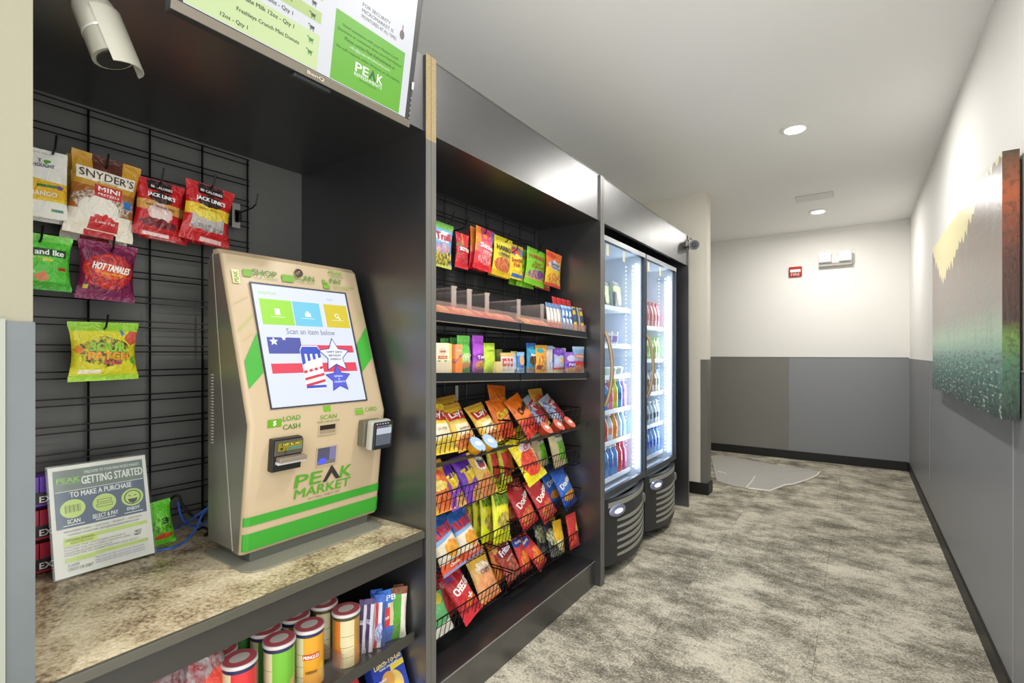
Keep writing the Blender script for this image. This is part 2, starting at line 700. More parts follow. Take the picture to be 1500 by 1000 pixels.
# fire alarm strobe on the back wall
a = P(1156, 405, y=YB); e = P(1175, 390, y=YB)
t = thing('fire_alarm', 'small red fire alarm strobe with white lens on the back wall', 'alarm', (a.x, YB, a.z - 0.03))
red_al = mat('alarm_red', '#b3201d', rough=.35)
MB().box(a.x, e.x, YB - 0.03, YB, a.z - 0.01, e.z).build('housing', red_al, t, bevel=.008)
MB().box(a.x + 0.012, e.x - 0.012, YB - 0.05, YB - 0.028, a.z + 0.04, a.z + 0.075).build('strobe_lens', mat('strobe_white', '#e8e8e4', rough=.2), t, bevel=.006)
sh = Sheet(lambda p, q, off: Vector((p, YB - 0.0305 - off, q)), t)
sh.text('FIRE', (a.x + e.x) / 2, a.z + 0.018, ink('#e9d9d4'), w=0.09)
sh.flush()

# emergency light
a = P(1198, 393, y=YB); e = P(1250, 369, y=YB)
t = thing('emergency_light', 'white emergency light with two square lamp heads high on the back wall', 'emergency light', ((a.x + e.x) / 2, YB, a.z))
em_w = mat('emergency_white', '#d8d8d2', rough=.4)
MB().box(a.x + .02, e.x - .02, YB - 0.055, YB, a.z + 0.035, e.z - 0.02).build('housing', em_w, t, bevel=.012)
MB().box(a.x + .01, e.x - .01, YB - 0.06, YB - 0.0, a.z + 0.005, a.z + 0.034).build('base_bar', mat('emergency_gray', '#a9a9a4', rough=.5), t, bevel=.006)
for xc in (a.x + .075, e.x - .075):
    hd_ = MB().box(xc - .062, xc + .062, YB - 0.10, YB - 0.05, a.z + 0.05, a.z + 0.165).build('lamp_head', mat('reflector_white', '#f2f2ef', rough=.25, bump=.9, bscale=70), t, bevel=.01)
MB().box(a.x + .155, a.x + .17, YB - .063, YB - .06, a.z + .012, a.z + .022).build('indicator', mat('indicator_red', '#ff5548', emit=1.5), t)

# floor mat: clear vinyl sheet with a torn wavy edge
pts = [(1042, 671), (1046, 690), (1050, 704), (1075, 712), (1096, 716), (1128, 719), (1150, 711), (1163, 710), (1182, 703), (1197, 697), (1201, 692), (1185, 687), (1150, 684), (1110, 677), (1075, 669), (1052, 667)]
w_pts = [P(u, v, z=0.004) for u, v in pts]
w_pts = [Vector((p.x, p.y, 0.004)) for p in w_pts] + []
left = [Vector((-1.85, w_pts[0].y + .1, .004)), Vector((-1.85, w_pts[2].y + .12, .004))]
mb = MB()
cen = sum(w_pts, Vector()) / len(w_pts)
n = len(w_pts)
top = [p + Vector((0, 0, 0.004 + 0.004 * math.sin(k * 2.1))) for k, p in enumerate(w_pts)]
mb.add(w_pts + top + [cen + Vector((0, 0, 0.004))], [(k, (k + 1) % n, n + (k + 1) % n, n + k) for k in range(n)] + [(n + k, n + (k + 1) % n, 2 * n) for k in range(n)])
fm = clear_mat('clear_vinyl', (0.66, 0.64, 0.60, 1), gloss=0.14, rough=0.22, haze=0.6)
t = mb.build('floor_mat', fm)
tag(t, 'clear vinyl floor mat with a wavy edge lying on the carpet by the wall opening', 'mat')
ed = MB()
ed.tube([top[i] + Vector((0, 0, .001)) for i in range(4, 11)], 0.009, 5)
ed.build("curled_edge", mat("vinyl_edge", "#efeade", rough=.4), t)
cr = MB()
for (p, q) in [((1093, 714), (1106, 697)), ((1052, 690), (1064, 694))]:
    cr.tube([P(p[0], p[1], z=.011), P((p[0] + q[0]) / 2 + 1, (p[1] + q[1]) / 2, z=.012), P(q[0], q[1], z=.011)], 0.006, 5)
cr.build('crease', mat('vinyl_edge', '#efeade', rough=.4), t)


# ================================================================ painting on the right wall
def painting_mat():
    m, nt, b = newmat('painted_canvas')
    L = nt.links
    N = nt.nodes.new
    tc = N('ShaderNodeTexCoord')
    s = N('ShaderNodeSeparateXYZ')
    L.new(tc.outputs['UV'], s.inputs[0])

    def ramp(src, stops):
        r = N('ShaderNodeValToRGB')
        e = r.color_ramp.elements
        cv = lambda c: hexc(c) if isinstance(c, str) else (c, c, c, 1)
        e[0].position, e[0].color = stops[0][0], cv(stops[0][1])
        e[1].position, e[1].color = stops[-1][0], cv(stops[-1][1])
        for p, c in stops[1:-1]:
            e.new(p).color = cv(c)
        L.new(src, r.inputs[0])
        return r.outputs[0]

    def mth(op, a, bb):
        n = N('ShaderNodeMath'); n.operation = op
        for i, q in enumerate((a, bb)):
            if isinstance(q, (int, float)):
                n.inputs[i].default_value = q
            else:
                L.new(q, n.inputs[i])
        return n.outputs[0]

    def mix(f, c1, c2):
        n = N('ShaderNodeMix'); n.data_type = 'RGBA'
        L.new(f, n.inputs[0])
        for i, q in ((6, c1), (7, c2)):
            if isinstance(q, str):
                n.inputs[i].default_value = hexc(q)
            else:
                L.new(q, n.inputs[i])
        return n.outputs[2]

    def noise(scale, vec, detail=5):
        mp = N('ShaderNodeMapping'); mp.inputs['Scale'].default_value = vec
        L.new(tc.outputs['UV'], mp.inputs[0])
        n = N('ShaderNodeTexNoise'); n.inputs['Scale'].default_value = scale; n.inputs['Detail'].default_value = detail
        L.new(mp.outputs[0], n.inputs['Vector'])
        return n.outputs[0]
    # trees and mist, bottom water, vertical streaks
    body = ramp(s.outputs[1], [(0.0, '#1c3a34'), (0.12, '#3d7468'), (0.24, '#5fa08f'), (0.33, '#9cc2a0'), (0.45, '#8f8478'), (0.7, '#7f6a5e'), (0.9, '#705648'), (1.0, '#6a5a48')])
    st = noise(3.0, (9, 1.2, 1))
    st2 = noise(6.0, (5, 9, 1))
    body = mix(mth('MULTIPLY', mth('GREATER_THAN', st, 0.56), 0.35), body, '#6f8f86')
    low = mth('MULTIPLY', mth('LESS_THAN', s.outputs[1], 0.26), mth('GREATER_THAN', st2, 0.54))
    body = mix(mth('MULTIPLY', low, 0.6), body, '#14312f')
    body = mix(mth('MULTIPLY', mth('MULTIPLY', mth('LESS_THAN', s.outputs[1], 0.2), mth('GREATER_THAN', noise(9, (4, 8, 1)), .6)), 0.7), body, '#cfe3d2')
    # valley-shaped skyline with pointed tree tops
    edge = ramp(s.outputs[0], [(0.0, 0.97), (0.24, 0.70), (0.5, 0.80), (0.74, 0.90), (0.82, 1.0), (1.0, 1.0)])
    sp = mth('MULTIPLY', mth('ABSOLUTE', mth('SUBTRACT', mth('FRACT', mth('MULTIPLY', s.outputs[0], 23.0), 0), 0.5), 0), 0.09)
    sp = mth('ADD', sp, mth('MULTIPLY', noise(19, (1, .02, 1)), 0.16))
    edge2 = mth('SUBTRACT', mth('ADD', edge, 0.10), sp)
    sky = mth('GREATER_THAN', s.outputs[1], edge2)
    c = mix(sky, body, '#e9dc9c')
    # the wrapped right-hand edge is rust red above and dark green below (u > 1)
    side = ramp(s.outputs[1], [(0.0, '#16271b'), (0.2, '#3f6a4d'), (0.31, '#5f7f32'), (0.37, '#3a2013'), (0.6, '#4a2412'), (0.76, '#7e3a15'), (0.84, '#a04c1a'), (1.0, '#43351b')])
    side = mix(mth('MULTIPLY', mth('GREATER_THAN', noise(8, (3, 6, 1)), .55), .4), side, '#241a10')
    c = mix(mth('GREATER_THAN', s.outputs[0], 1.001), c, side)
    L.new(c, b.inputs['Base Color'])
    b.inputs['Roughness'].default_value = 0.33
    b.inputs['Coat Weight'].default_value = 0.35
    b.inputs['Coat Roughness'].default_value = 0.3
    bn = N('ShaderNodeBump'); bn.inputs['Strength'].default_value = 0.25; bn.inputs['Distance'].default_value = 0.006
    L.new(noise(40, (1, 1, 1)), bn.inputs['Height'])
    L.new(bn.outputs[0], b.inputs['Normal'])
    return m


px0, px1 = 0.405, 0.448
py_n, py_f = P(1468, 400, x=px0).y, P(1366, 400, x=px0).y
pz0, pz1 = 1.052, 1.972
t = thing('wall_painting', 'large unframed landscape canvas with yellow sky and teal water on the right wall', 'painting', (px1, (py_n + py_f) / 2, pz0))
cv = MB()
vs = [(px0, py_f, pz0), (px0, py_n, pz0), (px0, py_n, pz1), (px0, py_f, pz1), (px1, py_n, pz0), (px1, py_n, pz1), (px1, py_f, pz0), (px1, py_f, pz1)]
# separate vertices per face so that the wrapped edge has its own picture strip
fv, ff, fu = [], [], []
for idx, uvq in [((0, 1, 2, 3), [(0, 0), (1, 0), (1, 1), (0, 1)]), ((1, 4, 5, 2), [(1.01, 0), (1.1, 0), (1.1, 1), (1.01, 1)]), ((6, 0, 3, 7), [(1.01, 0), (1.1, 0), (1.1, 1), (1.01, 1)]),
                 ((3, 2, 5, 7), [(1.01, .9), (1.1, .9), (1.1, 1), (1.01, 1)]), ((6, 4, 1, 0), [(1.01, 0), (1.1, 0), (1.1, .1), (1.01, .1)])]:
    ff.append(tuple(range(len(fv), len(fv) + 4)))
    fv += [vs[i] for i in idx]
    fu += uvq
cv.add(fv, ff)
cv.build('canvas', painting_mat(), t, uvs=fu)
MB().box(px1, XR - 0.001, py_n + 0.03, py_f - 0.03, pz0 + 0.03, pz1 - 0.03).build('stretcher_frame', mat('frame_wood', '#3a2c20', rough=.7), t)

# ================================================================ cabinet run
def laminate():
    m, nt, b = newmat('black_laminate')
    L = nt.links
    b.inputs['Base Color'].default_value = (0.012, 0.0125, 0.014, 1)
    b.inputs['Roughness'].default_value = 0.33
    b.inputs['IOR'].default_value = 2.4
    tc = nt.nodes.new('ShaderNodeTexCoord')
    n = nt.nodes.new('ShaderNodeTexNoise')
    n.inputs['Scale'].default_value = 5
    n.inputs['Detail'].default_value = 5
    L.new(tc.outputs['Object'], n.inputs[0])
    r = nt.nodes.new('ShaderNodeMapRange')
    r.inputs['To Min'].default_value = 0.27
    r.inputs['To Max'].default_value = 0.42
    L.new(n.outputs[0], r.inputs[0])
    L.new(r.outputs[0], b.inputs['Roughness'])
    return m


LAM = laminate()
EDGE = mat('laminate_edge_band', '#6a6964', rough=0.35, metal=.3)
RAW = mat('raw_chipboard_edge', '#8a7a58', rough=.8, var=.35, vscale=120)
ALC = mat('charcoal_back_panel', '#585855', rough=.5, bump=.1, bscale=30)
Z_SOF, Z_TOP = 2.008, 2.255
A0, A1 = 0.228, 1.157      # kiosk bay
B0, B1 = 1.205, 2.490      # snack bay
C0, C1 = 2.540, 4.200      # cooler bay
XB1, XB2, XB3 = -1.86, -1.56, -1.93

t = thing('kiosk_cabinet', 'tall black laminate bay around the payment kiosk and counter', 'cabinet', (-1.5, 0.7, 0))
box('side_panel', XB3, XF, A1, A1 + 0.0235, 0, Z_TOP, LAM, t)
box('edge_band', XF, XF + .0012, A1 + .0005, A1 + 0.023, 0, 1.98, EDGE, t)
box('raw_edge', XF, XF + .0012, A1 + .0005, A1 + 0.023, 1.98, Z_TOP + .004, RAW, t)
box('back_panel', XB1 - 0.02, XB1, A0, A1, 0, Z_SOF, ALC, t)
box('soffit', XB1, XF - 0.03, A0, A1, Z_SOF, Z_SOF + 0.02, LAM, t)
box('header_panel', XF - 0.03, XF - 0.01, A0, A1, Z_SOF, Z_TOP, LAM, t)
box('plinth', -1.6, -1.30, A0, A1, 0, 0.10, LAM, t)

t = thing('snack_cabinet', 'tall black laminate bay holding the snack shelves and wire baskets', 'cabinet', (-1.35, 1.85, 0))
box('side_panel', XB3, XF, A1 + 0.024, B0, 0, Z_TOP, LAM, t)
box('edge_band', XF, XF + .0012, A1 + 0.0245, B0 - .0005, 0, 1.98, EDGE, t)
box('raw_edge', XF, XF + .0012, A1 + 0.0245, B0 - .0005, 1.98, Z_TOP + .004, RAW, t)
box('side_panel', XB3, XF, B1, B1 + 0.0245, 0, Z_TOP, LAM, t)
box('edge_band', XF, XF + .0012, B1 + .0005, B1 + 0.024, 0, Z_TOP, EDGE, t)
box('back_panel', XB2 - 0.02, XB2, B0, B1, 0, Z_SOF, mat('charcoal_back_panel_b', '#3b3c3e', rough=.45), t)
box('soffit', XB2, XF - 0.03, B0, B1, Z_SOF, Z_SOF + 0.02, LAM, t)
box('header_panel', XF - 0.03, XF - 0.01, B0, B1, Z_SOF, Z_TOP, LAM, t)
box('top_edge', XF - 0.03, XF - 0.008, B0, B1, Z_TOP, Z_TOP + .004, EDGE, t)
PLX, PLZ = -1.187, 0.136
box('plinth_top', XB2, PLX, B0, B1, PLZ - 0.02, PLZ, LAM, t, bevel=.0015)
box('plinth_front', PLX - 0.022, PLX - 0.002, B0, B1, 0, PLZ - 0.02, LAM, t)
box('edge_band', PLX, PLX + 0.0012, B0, B1, PLZ - 0.004, PLZ, mat('plinth_edge_worn', '#8b8a86', rough=.4), t)

t = thing('cooler_cabinet', 'black laminate surround with header above the two glass door coolers', 'cabinet', (-1.5, 3.4, 0))
box('side_panel', XB3, XF, B1 + 0.025, C0, 0, Z_TOP, LAM, t)
box('edge_band', XF, XF + .0012, B1 + 0.0255, C0 - .0005, 0, Z_TOP, EDGE, t)
box('side_panel', XB3, XF, C1, C1 + 0.024, 0, Z_TOP, LAM, t)
box('edge_band', XF, XF + .0012, C1 + .0005, C1 + 0.0235, 0, Z_TOP, EDGE, t)
box('header_panel', XF - 0.03, XF - 0.01, C0, C1, Z_SOF, Z_TOP, LAM, t)
box('top_panel', XB3, XF - 0.03, C0, C1, Z_TOP - 0.03, Z_TOP - 0.01, LAM, t)
box('top_edge', XF - 0.03, XF - 0.008, C0, C1, Z_TOP, Z_TOP + .004, EDGE, t)


# counter
def granite():
    m, nt, b = newmat('speckled_stone_laminate')
    L = nt.links
    N = nt.nodes.new
    tc = N('ShaderNodeTexCoord')
    mp = N('ShaderNodeMapping'); mp.inputs['Scale'].default_value = (1.0, 1.0, 1.0)
    L.new(tc.outputs['Object'], mp.inputs[0])
    n1 = N('ShaderNodeTexNoise'); n1.inputs['Scale'].default_value = 7; n1.inputs['Detail'].default_value = 6; n1.inputs['Roughness'].default_value = .7
    n2 = N('ShaderNodeTexNoise'); n2.inputs['Scale'].default_value = 95; n2.inputs['Detail'].default_value = 5; n2.inputs['Roughness'].default_value = .7
    L.new(mp.outputs[0], n1.inputs[0]); L.new(mp.outputs[0], n2.inputs[0])
    ad = N('ShaderNodeMath'); ad.operation = 'MULTIPLY_ADD'; ad.inputs[1].default_value = .75
    L.new(n1.outputs[0], ad.inputs[0])
    ad2 = N('ShaderNodeMath'); ad2.operation = 'MULTIPLY'; ad2.inputs[1].default_value = .55
    L.new(n2.outputs[0], ad2.inputs[0]); L.new(ad2.outputs[0], ad.inputs[2])
    r = N('ShaderNodeValToRGB')
    e = r.color_ramp.elements
    e[0].position, e[0].color = .50, hexc('#4a3a24')
    e[1].position, e[1].color = .80, hexc('#d9cdb0')
    q = e.new(.58); q.color = hexc('#86735a')
    q = e.new(.66); q.color = hexc('#b5a585')
    L.new(ad.outputs[0], r.inputs[0])
    L.new(r.outputs[0], b.inputs['Base Color'])
    b.inputs['Roughness'].default_value = .3
    return m


Z_CT = 0.70
t = thing('countertop', 'speckled beige stone-look countertop with a black front edge under the kiosk', 'countertop', (-1.5, 0.7, Z_CT - 0.08))
box('stone_surface', XB1 + .001, XF - 0.012, A0 + .002, A1 - .002, Z_CT - 0.02, Z_CT, granite(), t)
box('front_lip', XF - 0.0115, XF, A0 + .002, A1 - .002, Z_CT - 0.022, Z_CT, mat('counter_lip', '#4c4a40', rough=.35), t, bevel=.002)
box('apron', XF - 0.045, XF - 0.012, A0 + .002, A1 - .002, Z_CT - 0.085, Z_CT - 0.0225, mat('counter_apron', '#33312d', rough=.4), t)

# ================================================================ wire grid panels and hooks
WIRE = mat('black_wire', '#101010', rough=.35, metal=.4)
XG1, XG2 = -1.83, -1.53


def grid_panel(label, x, ys, z0, z1, y0, y1, hz):
    t = thing('grid_panel', label, 'grid panel', (x, (y0 + y1) / 2, z0))
    proto = MB().tube([(0, y0, 0), (0, y1, 0)], 0.0021, 6)
    first = None
    for z in hz:
        if first is None:
            first = proto.build('horizontal_wire', WIRE, t, smooth=True)
            o = first
        else:
            o = first.copy(); COL.objects.link(o); o.parent = t
        o.location = Vector((x, (y0 + y1) / 2, z)) - t.location
    pv = MB().tube([(0, 0, z0), (0, 0, z1)], 0.0034, 6)
    first = None
    for y in ys:
        if first is None:
            first = pv.build('vertical_wire', WIRE, t, smooth=True)
            o = first
        else:
            o = first.copy(); COL.objects.link(o); o.parent = t
        o.location = Vector((x - 0.005, y, z0)) - t.location
    return t


hz1 = []
z = 1.985
while z > Z_CT + 0.02:
    hz1 += [z, z - 0.019]
    z -= 0.076
ys1 = [0.926 - 0.1524 * k for k in range(5)]
grid_panel('black wire grid panel on the wall behind the payment kiosk', XG1, ys1, Z_CT + .004, 1.990, A0 + .003, 0.93, hz1)
hz2 = []
z = 1.985
while z > 0.30:
    hz2 += [z, z - 0.019]
    z -= 0.076
ys2 = [2.42 - 0.1524 * k for k in range(8)]
grid_panel('black wire grid panel behind the snack shelves and baskets', XG2, ys2, 0.2, 1.990, B0 + .003, 2.425, hz2)


def hook(y, z, xg, length, label, group, tilt=0.25):
    """peg hook: back clip on the grid, straight arm, upturned tip"""
    t = thing('peg_hook', label, 'hook', (xg, y, z), group)
    x0 = xg + .004
    MB().box(x0, x0 + .006, y - .012, y + .012, z - .03, z + .012).build('clip', WIRE, t, bevel=.001)
    MB().tube([(x0 + .004, y, z), (x0 + length * .75, y, z + .004), (x0 + length * .9, y, z + .012), (x0 + length, y, z + .012 + length * tilt)], .0026, 6).build('arm', WIRE, t, smooth=True)
    return t


# ================================================================ packages
PK = {}


def pillow(w, h, D, seal=0.06, belly=1.15, squeeze=0.1, seed=0):
    rnd = random.Random(seed)
    ph = [rnd.uniform(0, 6.28) for _ in range(6)]

    def f(s, t):
        tt = min(1.0, max(0.0, (t - seal) / (1 - 2 * seal)))
        e = tt ** (1 / belly)
        pr = (max(0.0, math.sin(PI * (1 - (1 - tt) ** belly)))) ** 0.55 * max(0.0, math.cos(PI * s)) ** 0.5
        wf = 1 - squeeze * math.sin(PI * tt) ** 0.7
        wr = 0.05 * D * (math.sin(s * 17 + t * 9 + ph[0]) + math.sin(s * 7 - t * 21 + ph[1])) * (0.3 + pr)
        cr = .0 if 0 < tt < 1 else 0.0012 * math.sin(s * 40 + ph[2])
        sag = 0.012 * h * math.sin(s * PI * 1.3 + ph[3]) * (1 - abs(2 * t - 1)) 
        return s * w * wf, (t - 0.5) * h + sag, D * pr + wr + cr
    return f


def pack_mesh(kind, w, h, D, seed):
    """returns builder, uvs and a front mapping (s in -.5..5, t in 0..1, off) -> local point; front faces local -y, origin at centre"""
    mb, uvs = MB(), []
    if kind in ('bag', 'pouch'):
        f = pillow(w, h, D, seal=0.07 if kind == 'bag' else 0.05, belly=1.15 if kind == 'bag' else 1.6, squeeze=0.11 if kind == 'bag' else 0.03, seed=seed)
        NX, NZ = 12, 16
        vs, fs = [], []
        for side in (0, 1):
            for j in range(NZ + 1):
                for i in range(NX + 1):
                    s, t = i / NX - .5, j / NZ
                    x, z, d = f(s, t)
                    vs.append((x, (-d - .0006) if side == 0 else (d * .75 + .0006), z))
                    uvs.append((i / NX, t))
        o = (NX + 1) * (NZ + 1)
        for j in range(NZ):
            for i in range(NX):
                a = j * (NX + 1) + i
                fs.append((a, a + 1, a + NX + 2, a + NX + 1))
                fs.append((o + a, o + a + NX + 1, o + a + NX + 2, o + a + 1))
        for j in range(NZ):
            a, b = j * (NX + 1), j * (NX + 1) + NX
            fs.append((a, a + NX + 1, o + a + NX + 1, o + a))
            fs.append((b, o + b, o + b + NX + 1, b + NX + 1))
        for i in range(NX):
            fs.append((i, o + i, o + i + 1, i + 1))
            a = NZ * (NX + 1) + i
            fs.append((a, a + 1, o + a + 1, o + a))
        mb.add(vs, fs)

        def mp(s, t, off):
            x, z, d = f(max(-.5, min(.5, s)), max(0, min(1, t)))
            return Vector((x, -d - .0022 - off * 2, z))
        return mb, uvs, mp
    # carton with every face its own vertices
    hw, hh = w / 2, h / 2
    cs = [((-hw, -D, -hh), (hw, -D, -hh), (hw, -D, hh), (-hw, -D, hh)), ((hw, -D, -hh), (hw, D, -hh), (hw, D, hh), (hw, -D, hh)),
          ((hw, D, -hh), (-hw, D, -hh), (-hw, D, hh), (hw, D, hh)), ((-hw, D, -hh), (-hw, -D, -hh), (-hw, -D, hh), (-hw, D, hh)),
          ((-hw, -D, hh), (hw, -D, hh), (hw, D, hh), (-hw, D, hh)), ((-hw, D, -hh), (hw, D, -hh), (hw, -D, -hh), (-hw, -D, -hh))]
    for k, q in enumerate(cs):
        mb.add(q, [(0, 1, 2, 3)])
        uvs += [(0, 0), (1, 0), (1, 1), (0, 1)] if k in (0, 2) else ([(0, 0), (.06, 0), (.06, 1), (0, 1)] if k in (1, 3) else [(0, .97), (1, .97), (1, 1), (0, 1)])

    def mp(s, t, off):
        return Vector((s * w, -D - .0006 - off, (t - .5) * h))
    return mb, uvs, mp


DES = {}


def design(key, base, shapes=(), texts=(), rough=.3, bump=.35):
    """texts: (string, s, t, width fraction, height fraction, colour, extras)"""
    DES[key] = (base, list(shapes), list(texts), rough, bump)


def pack(key, name, label, cat, group, loc, w, h, D, lean=0.0, roll=0.0, yaw=0.0, kind='bag', flip=0.0):
    ck = (key, round(w, 3), round(h, 3), round(D, 3), kind)
    if ck not in PK:
        base, shapes, texts, rough, bump = DES[key]
        m = film_mat('print_' + key, base, shapes, rough=rough, bump=bump if kind != 'carton' else 0.0)
        mb, uvs, mp = pack_mesh(kind, w, h, D, len(PK) * 13 + 5)
        o = mb.build(name, m, None, smooth=kind != 'carton', local=True, uvs=uvs, sharp=55)
        sh = Sheet(lambda a, b, off: mp(a / w, b / h, off), o, local=True)
        for tx in texts:
            st, s, t, tw, th, c = tx[:6]
            ex = tx[6] if len(tx) > 6 else {}
            sh.text(st, s * w, t * h, ink(c), w=tw * w, h=th * h, bold=ex.get('bold', .02), rot=ex.get('rot', 0), arc=ex.get('arc', 0) * h, layer=ex.get('layer', 2), skew=ex.get('skew', 0))
        sh.flush()
        PK[ck] = o
        o['fresh'] = 1
    src = PK[ck]
    if src.get('fresh'):
        del src['fresh']
        o = src
    else:
        o = copy_tree(src)
        o.name = name
        for k in ('label', 'group', 'category'):
            if k in o:
                del o[k]
    o.rotation_mode = 'YXZ'
    o.rotation_euler = (math.radians(-lean), math.radians(roll), PI / 2 + math.radians(yaw))
    o.location = loc
    return tag(o, label, cat, group)


def pack_px(key, name, label, cat, group, u0, v0, u1, v1, x, D, lean=0.0, roll=0.0, yaw=0.0, kind='bag', dz=0.0):
    """upright pack that fills the given part of the photo at depth plane x"""
    uc = (u0 + u1) / 2
    w = P(u1, 500, x=x).y - P(u0, 500, x=x).y
    top, bot = P(uc, v0, x=x), P(uc, v1, x=x)
    h = (top.z - bot.z) / math.cos(math.radians(lean))
    return pack(key, name, label, cat, group, (x, top.y, (top.z + bot.z) / 2 + dz), w, h, D, lean, roll, yaw, kind)


# ---------------------------------------------------------------- bags on the kiosk grid
design('mango', '#ecebe2', [('below', .60, -.10, '#e8c52b'), ('rect', .5, .40, .5, .12, '#e3b31f'), ('rect', .62, .46, .2, .02, '#3e7a35'), ('below', .24, 0, '#eceade'), ('ell', .62, .825, .07, .03, '#57a02f'), ('ell', .86, .46, .07, .035, '#6b4a8e'), ('rect', .82, .12, .1, .02, '#5a8f8a'), ('rect', .72, .12, .03, .02, '#6aa04a')],
       [('T', -.02, .825, .07, .05, '#45336b'), ('THOUGHT', .02, .755, .46, .05, '#45336b'), ('MANGO', .03, .34, .52, .065, '#f2efe0'), ('DRIED FRUIT', 0, .94, .5, .018, '#8a8a92', {'bold': 0})], rough=.42)
design('pretzel', '#c9962f', [('below', .60, .0, '#a9682c'), ('below', .30, 0, '#ece3cf'), ('rect', .5, .88, .22, .16, '#5a2f22'), ('food', .5, .42, .5, .14, '#d9cdbb', '#7a4318', 14), ('ell', .42, .33, .3, .17, '#e9e2d3'), ('rect', .53, .16, .22, .075, '#c2272b'), ('ell', .53, .235, .16, .05, '#cf3236'), ('rect', .5, .035, .22, .04, '#b9232a'), ('rect', .5, .74, .45, .075, '#f0ead8'), ('rect', .53, .565, .22, .075, '#c3282c'), ('rect', .87, .47, .07, .05, '#3d7cc4')],
       [("SNYDER'S", .0, .745, .84, .095, '#3a1d14', {'bold': .01}), ('of Hanover', 0, .675, .3, .03, '#b59a54'), ('MINI', .03, .59, .34, .055, '#f7efe6', {'bold': .04}), ('PRETZELS', .03, .525, .34, .026, '#f7efe6'), ('Low Fat', .04, .19, .3, .035, '#f3d9d0')], rough=.35)
design('jerky_a', '#c01f23', [('rect', .47, .90, .26, .09, '#26191a'), ('rect', .5, .53, .5, .085, '#cf9a4c'), ('ell', .5, .42, .28, .17, '#d9b7ae'), ('rect', .5, .40, .2, .07, '#e5cfc8'), ('food', .5, .235, .42, .09, '#8f1a1e', '#3c1014', 12), ('rect', .5, .12, .5, .05, '#b81d22'), ('rect', .48, .05, .28, .03, '#e6c9c4'), ('ell', .5, .70, .28, .10, '#2c1416')],
       [('80 CALORIES', 0, .87, .46, .045, '#efe6e2', {'bold': .04}), ("JACK LINK'S", 0, .715, .62, .085, '#f4eeea', {'bold': .04}), ('BEEF TENDER BITES', 0, .53, .66, .035, '#6a3a12')])
design('jerky_b', '#c21f23', [('rect', .5, .90, .26, .09, '#2a1a1b'), ('rect', .5, .53, .5, .095, '#e6c22c'), ('rect', .5, .33, .36, .12, '#b9b2ad'), ('ell', .5, .46, .3, .08, '#e5cf4a'), ('food', .5, .25, .38, .05, '#b8b0a8', '#7d7672', 12), ('rect', .5, .11, .5, .05, '#c01d22'), ('rect', .62, .055, .22, .035, '#e8bfbb'), ('ell', .5, .70, .28, .10, '#301719')],
       [('80 CALORIES', .0, .87, .46, .045, '#efe6e2', {'bold': .04}), ("JACK LINK'S", 0, .715, .64, .085, '#f4eeea', {'bold': .04}), ('BEEF JERKY', 0, .55, .5, .035, '#a58a1c')])
design('ike', '#58c33c', [('below', .14, 0, '#45a52f'), ('ell', .2, .3, .2, .08, '#b7dc86'), ('ell', .52, .23, .12, .08, '#d98a5e'), ('rect', .85, .38, .07, .025, '#b8382c'), ('ell', .6, .52, .1, .03, '#d8d84a'), ('rect', .5, .93, .5, .07, '#7ed55a'), ('rect', .42, .66, .5, .07, '#244a20')],
       [('mike and Ike', -.06, .66, .86, .10, '#f4f6ee', {'bold': .04}), ('Original Fruits', -.12, .55, .5, .04, '#e9e46a')])
design('tamale', '#6d1740', [('food', .5, .5, .46, .30, '#d63a1f', '#8a1836', 9), ('food', .55, .5, .3, .13, '#ef7a2c', '#cf3420', 7), ('rect', .5, .93, .5, .07, '#7c1d4a'), ('rect', .5, .07, .5, .08, '#7b2150'), ('rect', .12, .21, .04, .035, '#c6b23a')],
       [('HOT TAMALES', .04, .56, .68, .115, '#f6f2ec', {'rot': -.13, 'bold': .04, 'skew': .15}), ('FIERCE CINNAMON', .05, .45, .4, .03, '#f0c44a', {'rot': -.1})])
design('sour', '#d8d12c', [('below', .10, 0, '#a3d13a'), ('rect', .5, .93, .5, .08, '#93c92f'), ('food', .5, .50, .40, .25, '#4a4428', '#d8cf30', 7), ('ell', .93, .74, .12, .12, '#d2604a'), ('ell', .09, .52, .07, .06, '#dd8a3a'), ('ell', .93, .34, .05, .06, '#5fa53a'), ('ell', .75, .82, .03, .05, '#4a86b8'), ('rect', .27, .16, .16, .035, '#efe9c8')],
       [('SOUR', .02, .58, .56, .14, '#8cc63a', {'bold': .05, 'layer': 3}), ('PATCH', .03, .43, .62, .13, '#ef9a34', {'bold': .05, 'layer': 3}), ('Kids', .1, .32, .26, .07, '#d5476a', {'bold': .04, 'layer': 3})], rough=.38)

HB = -1.735
g_hang = 'candy and jerky bags hanging on the kiosk grid'
pack_px('mango', 'dried_fruit_pouch', 'white and yellow dried mango pouch hanging beside the pretzel bag', 'pouch', g_hang, 18, 218, 100, 318, HB, .012, kind='pouch', yaw=-3)
pack_px('mango', 'dried_fruit_pouch', 'yellow dried mango pouch hanging directly behind another one', 'pouch', g_hang, 18, 222, 100, 324, HB - .03, .012, kind='pouch', yaw=-1)
pack_px('pretzel', 'pretzel_bag', 'tan mini pretzel bag in front on its hook, next to the red jerky', 'bag', g_hang, 100, 232, 203, 348, HB, .024, roll=4, lean=-5)
pack_px('pretzel', 'pretzel_bag', 'tan pretzel bag mostly hidden behind the front pretzel bag', 'bag', g_hang, 94, 238, 192, 357, HB - .062, .020, roll=3, lean=-3)
pack_px('jerky_a', 'jerky_bag', 'red jerky bag with a tan band hanging between pretzels and another jerky bag', 'bag', g_hang, 197, 266, 268, 348, HB - .01, .018, roll=3, lean=-4)
